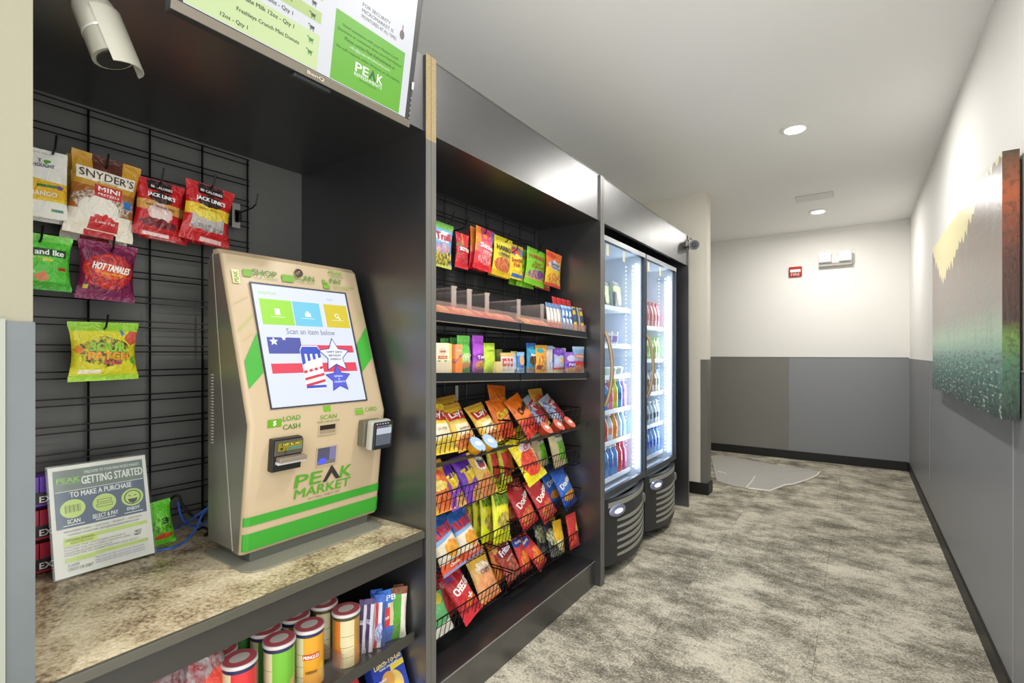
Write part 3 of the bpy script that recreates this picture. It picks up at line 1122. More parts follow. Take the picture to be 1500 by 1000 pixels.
pack_px('jerky_a', 'jerky_bag', 'red jerky bag hanging behind the tan-banded jerky bag', 'bag', g_hang, 206, 271, 276, 354, HB - .055, .016, roll=2)
pack_px('jerky_b', 'jerky_bag', 'red jerky bag with a yellow band and clear window', 'bag', g_hang, 268, 272, 340, 356, HB, .018, roll=5, lean=-4)
pack_px('jerky_b', 'jerky_bag', 'red jerky bag hanging behind the yellow-banded jerky bag', 'bag', g_hang, 272, 280, 338, 360, HB - .05, .016, roll=1)
pack_px('ike', 'candy_bag', 'bright green fruit candy bag at the wall jamb', 'bag', g_hang, 8, 342, 108, 424, HB, .02, roll=1)
pack_px('tamale', 'candy_bag', 'dark magenta cinnamon candy bag with a fiery orange burst', 'bag', g_hang, 113, 356, 201, 440, HB, .02, roll=2, lean=-3)
pack_px('sour', 'candy_bag', 'yellow and lime green sour candy bag hanging lowest on the grid', 'bag', g_hang, 101, 472, 205, 557, HB, .02, roll=-1, lean=-3)
g_hook = 'black peg hooks on the kiosk grid'
for (u, v, ln, lab) in [(80, 214, .13, 'black peg hook holding the dried mango pouches'), (156, 240, .13, 'black peg hook holding the pretzel bags'), (236, 262, .15, 'black peg hook above the tan-banded jerky'), (312, 268, .13, 'black peg hook above the yellow-banded jerky'),
                        (60, 345, .13, 'black peg hook holding the green candy bag'), (165, 360, .13, 'black peg hook holding the cinnamon candy bag'), (155, 474, .13, 'black peg hook holding the sour candy bag'), (374, 296, .14, 'empty black peg hook at the edge of the kiosk grid')]:
    q = P(u, v, x=XG1 + ln * .9)
    yy = min(q.y, .915)
    hook(yy, q.z - .02, XG1, ln, lab, g_hook)
q0, q1 = P(340, 296, x=XG1 + .006), P(352, 335, x=XG1 + .006)
t = thing('label_holder', 'small grey metal plate clipped to the grid beside the jerky', 'bracket', (XG1 + .004, q0.y, q1.z))
MB().box(XG1 + .003, XG1 + .007, q0.y, q1.y, q1.z, q0.z).build('plate', mat('zinc_plate', '#8f8f88', rough=.4, metal=.6), t, bevel=.001)
MB().box(XG1 + .007, XG1 + .010, q0.y + .01, q0.y + .02, q1.z + .02, q0.z - .03).build('slot', WIRE, t)

# ================================================================ payment kiosk
KY0, KY1 = 0.667, 1.124
KB, KK, KT = (-1.350, 0.735), (-1.310, 1.088), (-1.465, 1.577)
XKR = -1.558
t = thing('payment_kiosk', 'beige and green self-checkout payment kiosk with a touch screen on the counter', 'kiosk', (-1.45, 0.89, Z_CT))
beige = mat('kiosk_beige', '#ad9a7c', rough=.38, spec=.5)
kgray = mat('kiosk_side_gray', '#8a877c', rough=.32, metal=.65)
kdark = mat('kiosk_base_gray', '#5d6058', rough=.4, metal=.2)
body = MB().prism([(-1.40, .735), (-1.518, 1.572), (-1.545, 1.560), (XKR, 1.545), (XKR, .745), (-1.545, .735)], KY0 + .004, KY1 - .004).build('rear_housing', kgray, t, bevel=.004)
cover = MB()
# front shell with rounded vertical edges: cross-section along y at three heights
prof = []
rad = .014
secs = [(KB[0] - .008, KB[1]), (KB[0], KB[1] + .012), KK, (KT[0], KT[1] - .015), (KT[0] - .02, KT[1])]
backs = [-1.398, -1.399, -1.450, -1.514, -1.516]
vs, fs = [], []
for (xf, z), xb in zip(secs, backs):
    ring = [(xb, KY0, z)]
    for k in range(5):
        a = PI / 2 * k / 4
        ring.append((xf - rad + rad * math.sin(a), KY0 + rad - rad * math.cos(a), z))
    for k in range(5):
        a = PI / 2 * k / 4
        ring.append((xf - rad + rad * math.cos(a), KY1 - rad + rad * math.sin(a), z))
    ring.append((xb, KY1, z))
    vs += ring
n = 12
for i in range(len(secs) - 1):
    for k in range(n):
        l = (k + 1) % n
        fs.append((i * n + k, i * n + l, (i + 1) * n + l, (i + 1) * n + k))
fs.append(tuple(range(n - 1, -1, -1)))
fs.append(tuple((len(secs) - 1) * n + k for k in range(n)))
cover.add(vs, fs)
cover.build('front_cover', beige, t, smooth=True, sharp=25)
# side skins of the cover are bare grey like the housing
for y, s_ in ((KY0 - .0008, 1), (KY1 + .0008, -1)):
    pts = [(backs[i] + .002, y, secs[i][1]) for i in (0, 2, 3)] + [(secs[i][0] - rad * .9, y, secs[i][1]) for i in (3, 2, 0)]
    MB().add(pts, [tuple(range(6)) if s_ < 0 else tuple(range(5, -1, -1))]).build('side_skin', kgray, t)
box('base', -1.53, -1.37, KY0 + .03, KY1 - .03, Z_CT, .738, kdark, t)
bp = MB()
pl = [(-1.55, KY0 - .01), (-1.33, KY0 - .01), (-1.305, KY0 + .005), (-1.295, KY0 + .03), (-1.295, KY1 - .05), (-1.305, KY1 - .02), (-1.33, KY1 - .005), (-1.55, KY1 - .005)]
bp.add([(p[0], p[1], Z_CT + .0005) for p in pl] + [(p[0], p[1], Z_CT + .006) for p in pl], [tuple(range(7, -1, -1)), tuple(range(8, 16))] + [(k, (k + 1) % 8, 8 + (k + 1) % 8, 8 + k) for k in range(8)])
bp.build('base_plate', mat('kiosk_plate', '#8e8d80', rough=.4, metal=.3), t)
vn = MB()
for k in range(24):
    zz = 1.02 + k * .0085
    vn.box(-1.535, -1.522, KY0 + .0025, KY0 + .0038, zz, zz + .0035)
vn.build('vent_slots', mat('vent_light', '#b5b4ab', rough=.5), t)
sm = MB()
sm.tube([(-1.402, KY0 + .001, .738), (-1.518, KY0 + .001, 1.566)], .0022, 4)
sm.build('seam', mat('seam_light', '#d5d4cc', rough=.3, metal=.5), t)

G1, G2, GD = ink('#35902a'), ink('#5f921a'), ink('#467a1e')
DK = ink('#2f2a27')
low = plane_sheet((KB[0], KY0, KB[1]), (0, 1, 0), (KK[0] - KB[0], 0, KK[1] - KB[1]), t)
upp = plane_sheet((KK[0], KY0, KK[1]), (0, 1, 0), (KT[0] - KK[0], 0, KT[1] - KK[1]), t)
W_ = KY1 - KY0
HU = math.hypot(KT[0] - KK[0], KT[1] - KK[1])
# green bands at the foot
b1 = low.px(455, 790)[1]
low0 = low.mapf


def wrapm(p, q, off):
    dx = 0.0
    for e in (p, W_ - p):
        if e < .014:
            dx = .014 - math.sqrt(max(0, .014 ** 2 - (.014 - e) ** 2))
    return low0(p, q, off) - Vector((dx, 0, 0))


wsh = Sheet(wrapm, t)
cols_a = [.0006, .003, .007, .014, W_ / 2, W_ - .014, W_ - .007, W_ - .003, W_ - .0006]
for (q0_, q1_, nm) in ((.010, .058, 'green_foot_band'), (.079, .104, 'green_band')):
    for k in range(len(cols_a) - 1):
        wsh.rect(cols_a[k], q0_, cols_a[k + 1], q1_, G1, nm)
for o_ in wsh.flush():
    import bmesh
    bmx = bmesh.new(); bmx.from_mesh(o_.data); bmesh.ops.remove_doubles(bmx, verts=bmx.verts, dist=1e-5); bmx.to_mesh(o_.data); bmx.free()
# lettering of the lower panel
a0, b0 = low.px(430, 727); a1, b1_ = low.px(514, 687)
gl = ink('#4b8f20')
hpk = (b1_ - b0)
cxm = (a0 + a1) / 2
wl = a1 - a0
low.text('PE', a0 + wl * .23, b0 + .042, gl, w=wl * .44, h=.036, bold=.03, skew=.12)
low.text('K', a1 - wl * .10, b0 + .042, gl, w=wl * .20, h=.036, bold=.03, skew=.12)
am = a0 + wl * .625
low.poly([(am - .030, b0 + .022), (am - .002, b0 + .070), (am + .004, b0 + .066), (am + .033, b0 + .024), (am + .017, b0 + .024), (am + .001, b0 + .047), (am - .016, b0 + .022)], DK, 'mountain_mark', 2)
low.text('MARKET', a0 + wl * .5, b0 + .005, gl, w=wl * .98, h=.027, bold=.025, skew=.1)
low.text('EAT WELL, ENJOY LIFE', a0 + wl * .52, b0 - .019, ink('#4a443c'), w=wl * .55, h=.0065)
# print above the devices
lu = lambda u, v: upp.px(u, v)
ll = lambda u, v: low.px(u, v)


def badge(sheet, u0, v0, u1, v1, m):
    (p, q), (r, s_) = sheet.px(u0, v1), sheet.px(u1, v0)
    sheet.rect(p, q, r, s_, m, 'badge')


a, b = ll(402, 620)
low.rect(a - .020, b - .011, a + .020, b + .011, G2, 'badge')
low.text('$', a, b, ink('#f1efe0'), h=.015, bold=.02)
a, b = ll(427, 614); low.text('LOAD', a, b + .004, gl, w=.052, h=.014, bold=.015, part='caption')
a, b = ll(427, 622); low.text('CASH', a, b - .004, GD, w=.052, h=.014, bold=.02)
a, b = lu(479, 599); upp.rect(a - .012, b - .008, a + .012, b + .010, G2, 'badge')
a, b = ll(481, 610); low.text('SCAN', a, b, G2, w=.056, h=.013, bold=.015)
a, b = ll(481, 616.5); low.text('INSERT CARD ON YOUR', a, b, GD, w=.078, h=.0055)
a, b = lu(526, 602); upp.rect(a - .016, b - .010, a + .016, b + .004, G2, 'badge'); upp.rect(a - .016, b + .007, a + .016, b + .010, G2, 'badge')
a, b = lu(543, 599); upp.text('CARD', a, b, G2, w=.046, h=.014, bold=.015)
# header print
a, b = lu(388, 403); upp.text('SHOP', a, b + .006, GD, w=.075, h=.018, bold=.02); upp.text('OUR MARKET', a + .004, b - .010, G2, w=.075, h=.006)
a, b = lu(362, 400); upp.rect(a - .012, b - .010, a + .012, b + .012, G2, 'badge')
a, b = lu(422, 408); upp.rect(a - .020, b - .011, a + .018, b + .012, G2, 'badge')
a, b = lu(446, 409); upp.text('SCAN', a, b + .004, GD, w=.068, h=.018, bold=.02); upp.text('YOUR ITEMS', a, b - .012, G2, w=.066, h=.006)
a, b = lu(478, 417); upp.rect(a - .012, b - .014, a + .012, b + .000, G2, 'badge'); upp.poly([(a - .012, b + .003), (a + .010, b + .003), (a - .006, b + .018), (a - .012, b + .018)], G2, 'badge')
a, b = lu(492, 414); upp.text('PAY', a, b + .004, GD, w=.045, h=.018, bold=.02)
a, b = lu(503, 421); upp.text('WITH YOUR CARD', a, b + .001, G2, w=.085, h=.006); upp.text('OR ACCOUNT', a - .010, b - .008, G2, w=.06, h=.006)
a, b = lu(491, 396)
b = min(b, HU - .030)
upp.text('PEAK', a, b + .004, G2, w=.055, h=.012, bold=.02); upp.line(a - .03, b - .008, a + .03, b - .008, .0012, GD); upp.line(a - .022, b - .012, a + .022, b - .012, .0012, GD)
a, b = lu(345, 403); upp.rect(a - .010, b - .024, a + .010, b + .018, ink('#c9bb8e'), 'badge'); upp.text('PEAK', a, b - .004, G2, w=.034, h=.012, rot=PI / 2, layer=3, bold=.02)
# slanted green bands and outline lines beside the screen
sa0, sb0 = lu(397, 598); sa1, sb1 = lu(505, 429)
_c = [lu(368, 416.5), lu(505, 429.5), lu(535, 585), lu(397, 598)]
SL, SR = (_c[0][0] + _c[3][0]) / 2, (_c[1][0] + _c[2][0]) / 2
SB, ST = (_c[2][1] + _c[3][1]) / 2, (_c[0][1] + _c[1][1]) / 2

q1, q2, q3, q4 = lu(350, 545), lu(381, 492), lu(388, 548), lu(358, 585)
upp.poly([(.013, .10), (SL - .006, .145), (SL - .006, .262), (.013, .178)], G1, 'green_band')
upp.poly([(W_ - .013, .185), (W_ - .013, .295), (SR + .008, .232), (SR + .008, .135)], G1, 'green_chevron')
ol = ink('#8fae3a')
upp.line(.006, .262, SL - .008, .318, .0022, ol, 'outline'); upp.line(.02, .238, .05, .262, .0014, ink('#b9a36a'), 'outline')
upp.line(.01, .345, .05, .372, .0014, ink('#b9a36a'), 'outline')
upp.line(SR + .012, .300, W_ - .012, .352, .0022, ol, 'outline_accent'); upp.line(SR + .018, .272, W_ - .012, .318, .0014, ink('#b9a36a'), 'outline'); upp.line(SR + .016, .335, W_ - .03, .372, .0014, ink('#b9a36a'), 'outline')


# touch screen, slightly sunk look: dark rim then the lit screen
def frame3(sheet, a0, b0, a1, b1, th, dep, m, name):
    mb = MB()
    for (p0, q0_, p1, q1_) in ((a0 - th, b0 - th, a1 + th, b0), (a0 - th, b1, a1 + th, b1 + th), (a0 - th, b0, a0, b1), (a1, b0, a1 + th, b1)):
        pts = [sheet.mapf(p, q, 0) for p, q in ((p0, q0_), (p1, q0_), (p1, q1_), (p0, q1_))] + [sheet.mapf(p, q, dep) for p, q in ((p0, q0_), (p1, q0_), (p1, q1_), (p0, q1_))]
        mb.add(pts, [(3, 2, 1, 0), (4, 5, 6, 7), (0, 1, 5, 4), (1, 2, 6, 5), (2, 3, 7, 6), (3, 0, 4, 7)])
    return mb.build(name, m, sheet.parent)


frame3(upp, SL, SB, SR, ST, .004, .0035, mat('screen_rim', '#2a2e3c', rough=.4), 'screen_rim')
SE = 0.66


def scr(c):
    return ink(c, SE)


upp.rect(SL, SB, SR, ST, scr('#dfe6f6'), 'screen', 1)
sw, shh = SR - SL, ST - SB


def sc(p, q):
    return SL + p * sw, SB + q * shh


for (p0, p1, c) in ((.05, .36, '#9fe23f'), (.37, .66, '#74cdea'), (.71, .985, '#d9c62a')):
    a0_, b0_ = sc(p0, .665); a1_, b1_ = sc(p1, .88)
    upp.rect(a0_, b0_, a1_, b1_, scr(c), 'screen_tile', 2)
    a, b = sc((p0 + p1) / 2, .765)
    upp.line(a - .022, b - .012, a + .022, b - .012, .0015, scr('#f4f6f0'), 'screen_icon', 3)
    if c == '#9fe23f':
        upp.rect(a - .008, b - .006, a + .008, b + .014, scr('#f4f6f0'), 'screen_icon', 3)
    elif c == '#74cdea':
        upp.rect(a - .010, b - .006, a + .010, b + .006, scr('#f4f6f0'), 'screen_icon', 3); upp.rect(a - .005, b + .007, a + .005, b + .012, scr('#f4f6f0'), 'screen_icon', 3)
    else:
        upp.ell(a - .001, b + .004, .008, .008, scr('#f4f6f0'), 'screen_icon', 3); upp.ell(a - .001, b + .004, .005, .005, scr('#d9c62a'), 'screen_icon', 4); upp.line(a + .004, b - .002, a + .011, b - .009, .004, scr('#f4f6f0'), 'screen_icon', 3)
a, b = sc(.14, .935); upp.text('market', a, b, scr('#b8dc8a'), w=.055, h=.012, layer=3)
a, b = sc(.80, .925); upp.text('English', a, b, scr('#8a93a8'), w=.022, h=.006, layer=3)
a, b = sc(.52, .615); upp.text('Scan an item below', a, b, scr('#6a7288'), w=.165, h=.018, layer=3)
# flag picture with a can and two stars
fx0, fx1 = .06, .965
for (q0_, q1_, c) in ((.435, .50, '#e6435a'), (.265, .345, '#e6435a')):
    a0_, b0_ = sc(fx0, q0_); a1_, b1_ = sc(fx1, q1_); upp.rect(a0_, b0_, a1_, b1_, scr(c), 'screen_flag', 2)
a0_, b0_ = sc(fx0, .425); a1_, b1_ = sc(.385, .56); upp.rect(a0_, b0_, a1_, b1_, scr('#4c55a8'), 'screen_flag', 3)
a, b = sc(.12, .525); upp.star(a, b, .014, scr('#eef2ff'), 'screen_flag', 4)
a, b = sc(.22, .552); upp.star(a, b, .008, scr('#eef2ff'), 'screen_flag', 4)
a, b = sc(.465, .30)
upp.poly([(a - .034, b - .058), (a - .026, b - .066), (a + .026, b - .066), (a + .034, b - .058), (a + .034, b + .058), (a + .026, b + .072), (a - .026, b + .072), (a - .034, b + .058)], scr('#f2f4fb'), 'screen_can', 4)
upp.poly([(a - .033, b + .010), (a - .012, b + .022), (a + .033, b + .034), (a + .033, b + .056), (a + .025, b + .068), (a - .025, b + .068), (a - .033, b + .056)], scr('#3c55c8'), 'screen_can', 5)
for k in (-.018, 0, .018):
    upp.rect(a + k - .004, b - .02, a + k + .004, b + .045, scr('#f2f4fb'), 'screen_can', 6)
for q in (-.008, -.030, -.05):
    upp.poly([(a - .033, b + q - .008), (a + .033, b + q + .006), (a + .033, b + q + .014), (a - .033, b + q)], scr('#d8384a'), 'screen_can', 6)
upp.rect(a - .033, b - .062, a + .033, b - .054, scr('#3c55c8'), 'screen_can_base', 6)
a, b = sc(.725, .405)
upp.star(a, b, .060, scr('#3b46a0'), 'screen_star', 7, .5); upp.star(a, b, .054, scr('#edf1fb'), 'screen_star', 8, .5)
for k, s_ in enumerate(('HAPPY 250TH', 'BIRTHDAY', 'AMERICA')):
    upp.text(s_, a, b + .012 - k * .012, scr('#40486e'), h=.0065, bold=.02, layer=9)
a, b = sc(.72, .20)
upp.star(a, b, .048, scr('#313a98'), 'screen_star', 7, .5); upp.star(a, b, .043, scr('#5a62dc'), 'screen_star', 8, .5)
for k, s_ in enumerate(('REFRESH', '&', 'CELEBRATE')):
    upp.text(s_, a, b + .008 - k * .009, scr('#e8ecff'), h=.0055, bold=.02, layer=9)
low.flush(); upp.flush()


def dev_box(name, sheet, a0, b0, a1, b1, d0, d1, m, parent, bevel=.002):
    mb = MB()
    pts = [sheet.mapf(p, q, d) for d in (d0, d1) for p, q in ((a0, b0), (a1, b0), (a1, b1), (a0, b1))]
    mb.add(pts, [(3, 2, 1, 0), (4, 5, 6, 7), (0, 1, 5, 4), (1, 2, 6, 5), (2, 3, 7, 6), (3, 0, 4, 7)])
    return mb.build(name, m, parent, bevel=bevel)


# camera button
a, b = lu(437, 400)
cbm = MB(); o_ = upp.mapf(a, b, 0)
Nn = Vector((KT[1] - KK[1], 0, -(KT[0] - KK[0]))).normalized()
cbm.tube([o_, o_ + Nn * .004, o_ + Nn * .009], [.013, .013, .006], 20)
cbm.build('camera_dome', mat('camera_dome', '#5c4a44', rough=.15, metal=.3), t, smooth=True)
# bill acceptor
a0, b0 = ll(391, 690); a1, b1 = ll(437, 636)
bk = mat('bill_black', '#1c1c1a', rough=.4)
bill = dev_box('bill_acceptor', low, a0, b0, a1, b1, 0, .022, bk, t)
dev_box('bill_frame', low, a0 + .004, b0 + .045, a1 + .001, b1 - .004, .022, .026, mat('bill_gray', '#4b4840', rough=.4), bill)
dev_box('bill_mouth', low, a0 + .010, b0 + .030, a1 + .004, b0 + .042, .022, .044, mat('bill_mouth_gray', '#8b7f70', rough=.35, metal=.3), bill)
dev_box('bill_tray', low, a0 + .008, b0 + .022, a1 + .004, b0 + .030, .022, .038, mat('bill_clear', '#b5b5ae', rough=.2), bill)
bs = Sheet(lambda p, q, off: low.mapf(p, q, .0265 + off), bill)
bs.rect(a0 + .012, b0 + .058, a1 - .004, b1 - .010, ink('#e5cf25', .15), 'bill_label')
bs.rect(a0 + .040, b0 + .060, a1 - .006, b1 - .024, ink('#7fd0cc', .15), 'bill_label', 2)
bs.rect(a0 + .022, b1 - .019, a1 - .009, b1 - .012, ink('#22221c'), 'bill_label', 2)
bs.text('INSERT BILL HERE', (a0 + a1) / 2 + .007, b1 - .0155, ink('#f2e65a'), w=.05, h=.005, layer=3)
bs.poly([(a0 + .016, b0 + .066), (a0 + .022, b0 + .060), (a0 + .028, b0 + .066), (a0 + .024, b0 + .066), (a0 + .024, b1 - .022), (a0 + .020, b1 - .022), (a0 + .020, b0 + .066)], ink('#22221c'), 'bill_label', 3)
for k, s_ in enumerate(('$1', '$5', '$10', '$20')):
    bs.text(s_, a0 + .034, b1 - .026 - k * .0055, ink('#22221c'), h=.004, layer=3)
bs.flush()
# upper reader slot and scanner well: dark recess boxes with pale rims
a0, b0 = ll(467, 636); a1, b1 = ll(491, 620)
frame3(low, a0, b0, a1, b1, .003, .003, mat('well_rim', '#a89a80', rough=.4), 'reader_rim')
dev_box('reader_slot', low, a0, b0, a1, b1, -.0, .0012, mat('reader_dark', '#2a231c', rough=.25), t, 0)
dev_box('reader_foot', low, a0, b0, a1, b0 + .012, 0, .0022, mat('reader_foot', '#8c7b64', rough=.4), t, 0)
a0, b0 = ll(463, 682); a1, b1 = ll(492, 652)
frame3(low, a0, b0, a1, b1, .003, .003, mat('well_rim', '#a89a80', rough=.4), 'scanner_rim')
dev_box('scanner_well', low, a0, b0, a1, b1, 0, .0012, mat('scanner_dark', '#4d4a5c', rough=.3), t, 0)
dev_box('scanner_well_side', low, a1 - .022, b0 + .012, a1, b1, 0, .0020, mat('scanner_violet', '#6b6a8e', rough=.3), t, 0)
dev_box('scanner_well_floor', low, a0, b0, a1, b0 + .012, 0, .0022, mat('scanner_floor', '#6a625c', rough=.3), t, 0)
sc_l = plane_sheet(low.mapf(0, 0, .0026), (0, 1, 0), (KK[0] - KB[0], 0, KK[1] - KB[1]), t)
sc_l.ell(a0 + .018, b0 + .012, .013, .009, mat('scan_light', '#3b46ff', emit=1.6), 'scan_light')
sc_l.flush()
# card reader: tilted terminal with a screen
a0, b0 = ll(522, 656); a1, b1 = ll(556, 609)
dev_box('card_reader_mount', low, a0, b0 + .008, a1 - .012, b1 - .004, 0, .03, mat('reader_olive', '#5b5848', rough=.45), t, .004)
card = dev_box('card_reader', low, a0 + .008, b0, a1 + .004, b1, .03, .058, mat('reader_gray', '#a2a093', rough=.4), t, .008)
cr_ = dev_box('card_reader_face', low, a0 + .012, b0 + .004, a1 + .004, b1 - .003, .058, .066, mat('reader_black', '#1d2026', rough=.3), card, .004)
cs_ = Sheet(lambda p, q, off: low.mapf(p, q, .0665 + off), card)
cs_.rect(a0 + .020, b0 + .018, a1 - .005, b1 - .014, ink('#7c8490', .3), 'reader_screen')
cs_.rect(a0 + .020, (b0 + b1) / 2 + .006, a1 - .005, b1 - .022, ink('#c9cfdc', .6), 'reader_screen', 2)
cs_.rect(a0 + .020, b1 - .020, a0 + .030, b1 - .015, ink('#d8506a', .5), 'reader_screen', 3)
cs_.rect(a1 - .017, b1 - .020, a1 - .006, b1 - .015, ink('#8ac63a', .5), 'reader_screen', 3)
for k in range(5):
    cs_.rect(a0 + .018 + k * .011, b1 - .010, a0 + .024 + k * .011, b1 - .006, ink('#9aa0a8'), 'reader_screen', 2)
cs_.flush()

# ================================================================ monitor above the kiosk bay
MX, MZ, MY0, MY1 = -1.070, 1.935, 0.395, 1.004
TL = math.radians(9.5)
t = thing('wall_monitor', 'tilted black monitor showing order list and green notice, above the kiosk bay', 'monitor', (MX, (MY0 + MY1) / 2, MZ))
mo = plane_sheet((MX, MY0, MZ), (0, 1, 0), (math.sin(TL), 0, math.cos(TL)), t, step=.0003)
mw, mh = MY1 - MY0, .375
mblk = mat('monitor_bezel', '#232726', rough=.5)
bez = dev_box('bezel', mo, 0, 0, mw, mh, -.028, -.001, mblk, t, .003)
dev_box('rear_cover', mo, .06, .03, mw - .06, mh - .02, -.055, -.028, mat('monitor_back', '#26312e', rough=.35), t, .008)
dev_box('lower_bezel', mo, 0, 0, mw, .020, -.001, .0015, mat('monitor_bezel_warm', '#6d675c', rough=.3, metal=.4), bez, .001)
dev_box('chin', mo, mw / 2 - .05, -.010, mw / 2 + .05, .001, -.024, -.004, mblk, t, .004)
box('mount_bracket', -1.165, -1.10, .62, .78, 2.06, 2.22, mat('mount_black', '#18191a', rough=.5), t)
B_, LB = .020, .022
ME = 0.56


def mk(c):
    return ink(c, ME)


mo.rect(B_, LB, mw - B_, mh - B_, mk('#dde0e6'), 'screen', 1)
cx_ = mw / 2 + .002
rowh = .026
y = LB
mo.rect(B_ + .002, LB + .002, cx_, LB + .055, mk('#cfe3a6'), 'screen_row', 2)
rows = [('Freshleys Crunch Mini Donuts', LB + .040), ('- Qty 1', LB + .012)]
mo.text('Freshleys Crunch Mini Donuts', cx_ - .055, LB + .034, mk('#3a4328'), w=.185, h=.011, layer=4) if False else None


def rtext(s, aright, b, h=.0105):
    vs_, fs_, asp = text_geo(s, 0.0)
    mo.text(s, aright - h * asp / 2, b, mk('#333a2a'), h=h, bold=.016, layer=4)


rtext('Freshleys Crunch Mini Donuts', cx_ - .050, LB + .040)
rtext('12oz - Qty 1', cx_ - .165, LB + .014)
bb_ = LB + .055
lines = ['Chocolate Milk 12oz - Qty 1', 'Beef Jerky 3.5oz - Qty 1', 'Cheddar 2oz - Qty 1', 'Peanuts 3.5oz - Qty 1', 'Water 16oz - Qty 1', 'Cookies 3oz - Qty 1', 'Soda 12oz - Qty 1', 'Chips 2oz - Qty 1']
for k, s_ in enumerate(lines):
    if k % 2 == 0 and k > 0:
        mo.rect(B_ + .002, bb_, cx_, bb_ + rowh, mk('#b9d084'), 'screen_row', 2)
    elif k == 0:
        mo.rect(B_ + .002, bb_, cx_, bb_ + rowh, mk('#cfe3a6'), 'screen_row', 2)
    rtext(s_, cx_ - .065 - .005 * (k % 3), bb_ + rowh / 2, .0115)
    bb_ += rowh
for k in range(9):
    a, b = cx_ - .022, LB + .034 + k * .0275
    gc = mk('#3f8f2c') if k < 2 else mk('#33462a')
    mo.poly([(a - .006, b + .004), (a + .007, b + .004), (a + .005, b - .003), (a - .004, b - .003)], gc, 'cart_icon', 5)
    mo.rect(a - .010, b + .004, a - .005, b + .006, gc, 'cart_icon', 5)
    mo.rect(a - .004, b - .007, a - .002, b - .004, gc, 'cart_icon', 5); mo.rect(a + .003, b - .007, a + .005, b - .004, gc, 'cart_icon', 5)
gx0, gx1, gy0, gy1 = cx_ + .036, mw - B_ - .024, LB + .002, LB + .165
mo.rect(gx0, gy0, gx1, gy1, mk('#69b82c'), 'notice_panel', 2)
gm = (gx0 + gx1) / 2
for k, (s_, c, wf) in enumerate((('Need assistance with your Market Card?', '#1d3a14', .80), ('Questions or comments about your Peak Market?', '#1d3a14', .93), ('Please contact Peak Refreshments at', '#1d3a14', .72), ('info@peakrefreshments.com', '#f2f7ea', .58), ('We will respond within 24 hours on all inquiries.', '#1d3a14', .93))):
    mo.text(s_, gm, gy1 - .028 - k * .0135, mk(c), w=(gx1 - gx0) * wf, h=.0085, layer=4, bold=.012)
pw = (gx1 - gx0) * .40
mo.text('PE', gm - pw * .25, gy0 + .058, mk('#f4f8ee'), w=pw * .46, h=.022, bold=.03, layer=4)
mo.text('K', gm + pw * .40, gy0 + .058, mk('#f4f8ee'), w=pw * .2, h=.022, bold=.03, layer=4)
a = gm + pw * .13
mo.poly([(a - .012, gy0 + .047), (a, gy0 + .073), (a + .012, gy0 + .047), (a + .006, gy0 + .047), (a, gy0 + .060), (a - .006, gy0 + .047)], mk('#2f5a38'), 'notice_mark', 4)
mo.text('REFRESHMENTS', gm, gy0 + .040, mk('#f4f8ee'), w=pw, h=.0085, bold=.015, layer=4)
mo.text('EAT WELL, ENJOY LIFE', gm, gy0 + .030, mk('#2f5a38'), w=pw * .6, h=.005, layer=4)
for k, s_ in enumerate(('MONITORED AT ALL TIMES', 'MICROMARKET IS', 'FOR SECURITY')):
    mo.text(s_, gm + .018 - .006 * k, gy1 + .020 + k * .014, mk('#3d3f42'), w=.115 - .012 * k, h=.0085, layer=4)
mo.ell(gx1 - .018, gy1 + .040, .008, .012, mk('#6b5e58'), 'notice_mark', 4); mo.rect(gx1 - .019, gy1 + .05, gx1 - .016, gy1 + .065, mk('#a8323a'), 'notice_mark', 4)
bz = Sheet(lambda p, q, off: mo.mapf(p, q, .0018 + off), bez)
bz.text('BenQ', mw / 2, .0095, ink('#b9ae96'), w=.045, h=.009, bold=.02)
for k in range(5):
    bz.rect(mw - .007, .024 + k * .014, mw - .0055, .0265 + k * .014, ink('#d5d8da'), 'button_mark')
bz.rect(mw - .009, .105, mw - .002, .125, ink('#cfd0e4'), 'sticker')
bz.flush(); mo.flush()

# ================================================================ bullet camera under the soffit
c0, c1 = P(132, 2, x=-1.262), P(168, 88, x=-1.235)
t = thing('security_camera', 'white bullet security camera hanging under the black soffit by the wall jamb', 'camera', tuple(c1))
cw = mat('camera_white', '#a19e90', rough=.45)
d = (c1 - c0).normalized()
MB().tube([c0, c0 + d * .015, c0 + (c1 - c0) * .55], [.030, .036, .036], 20).build('body', cw, t, smooth=True)
MB().tube([c0 + (c1 - c0) * .55, c0 + (c1 - c0) * .58], .0372, 20).build('seam_ring', mat('camera_ring', '#c5c4ba', rough=.25, metal=.2), t, smooth=True)
MB().tube([c0 + (c1 - c0) * .58, c0 + (c1 - c0) * .98], [.036, .037], 20).build('front_barrel', mat('camera_shade', '#8d8b7d', rough=.5), t, smooth=True)
MB().tube([c1 - d * .004, c1 + d * .001], .030, 18).build('lens_ring', mat('camera_dark', '#2b2b2a', rough=.3), t, smooth=True)
vz = MB()
side = Vector((.75, .6, .25)).normalized()
side = (side - d * side.dot(d)).normalized(); bi = d.cross(side)
ptsv, n = [], 9
for q in (0.25, 1.18):
    for k in range(n):
        a = (k / (n - 1) - .5) * 2.4
        ptsv.append(c0 + (c1 - c0) * (q + (0.07 * math.cos(a) if q > 1 else 0)) + (side * math.cos(a) + bi * math.sin(a)) * .039)
for q in (0.25, 1.18):
    for k in range(n):
        a = (k / (n - 1) - .5) * 2.4
        ptsv.append(c0 + (c1 - c0) * (q + (0.07 * math.cos(a) if q > 1 else 0)) + (side * math.cos(a) + bi * math.sin(a)) * .0415)
ff = []
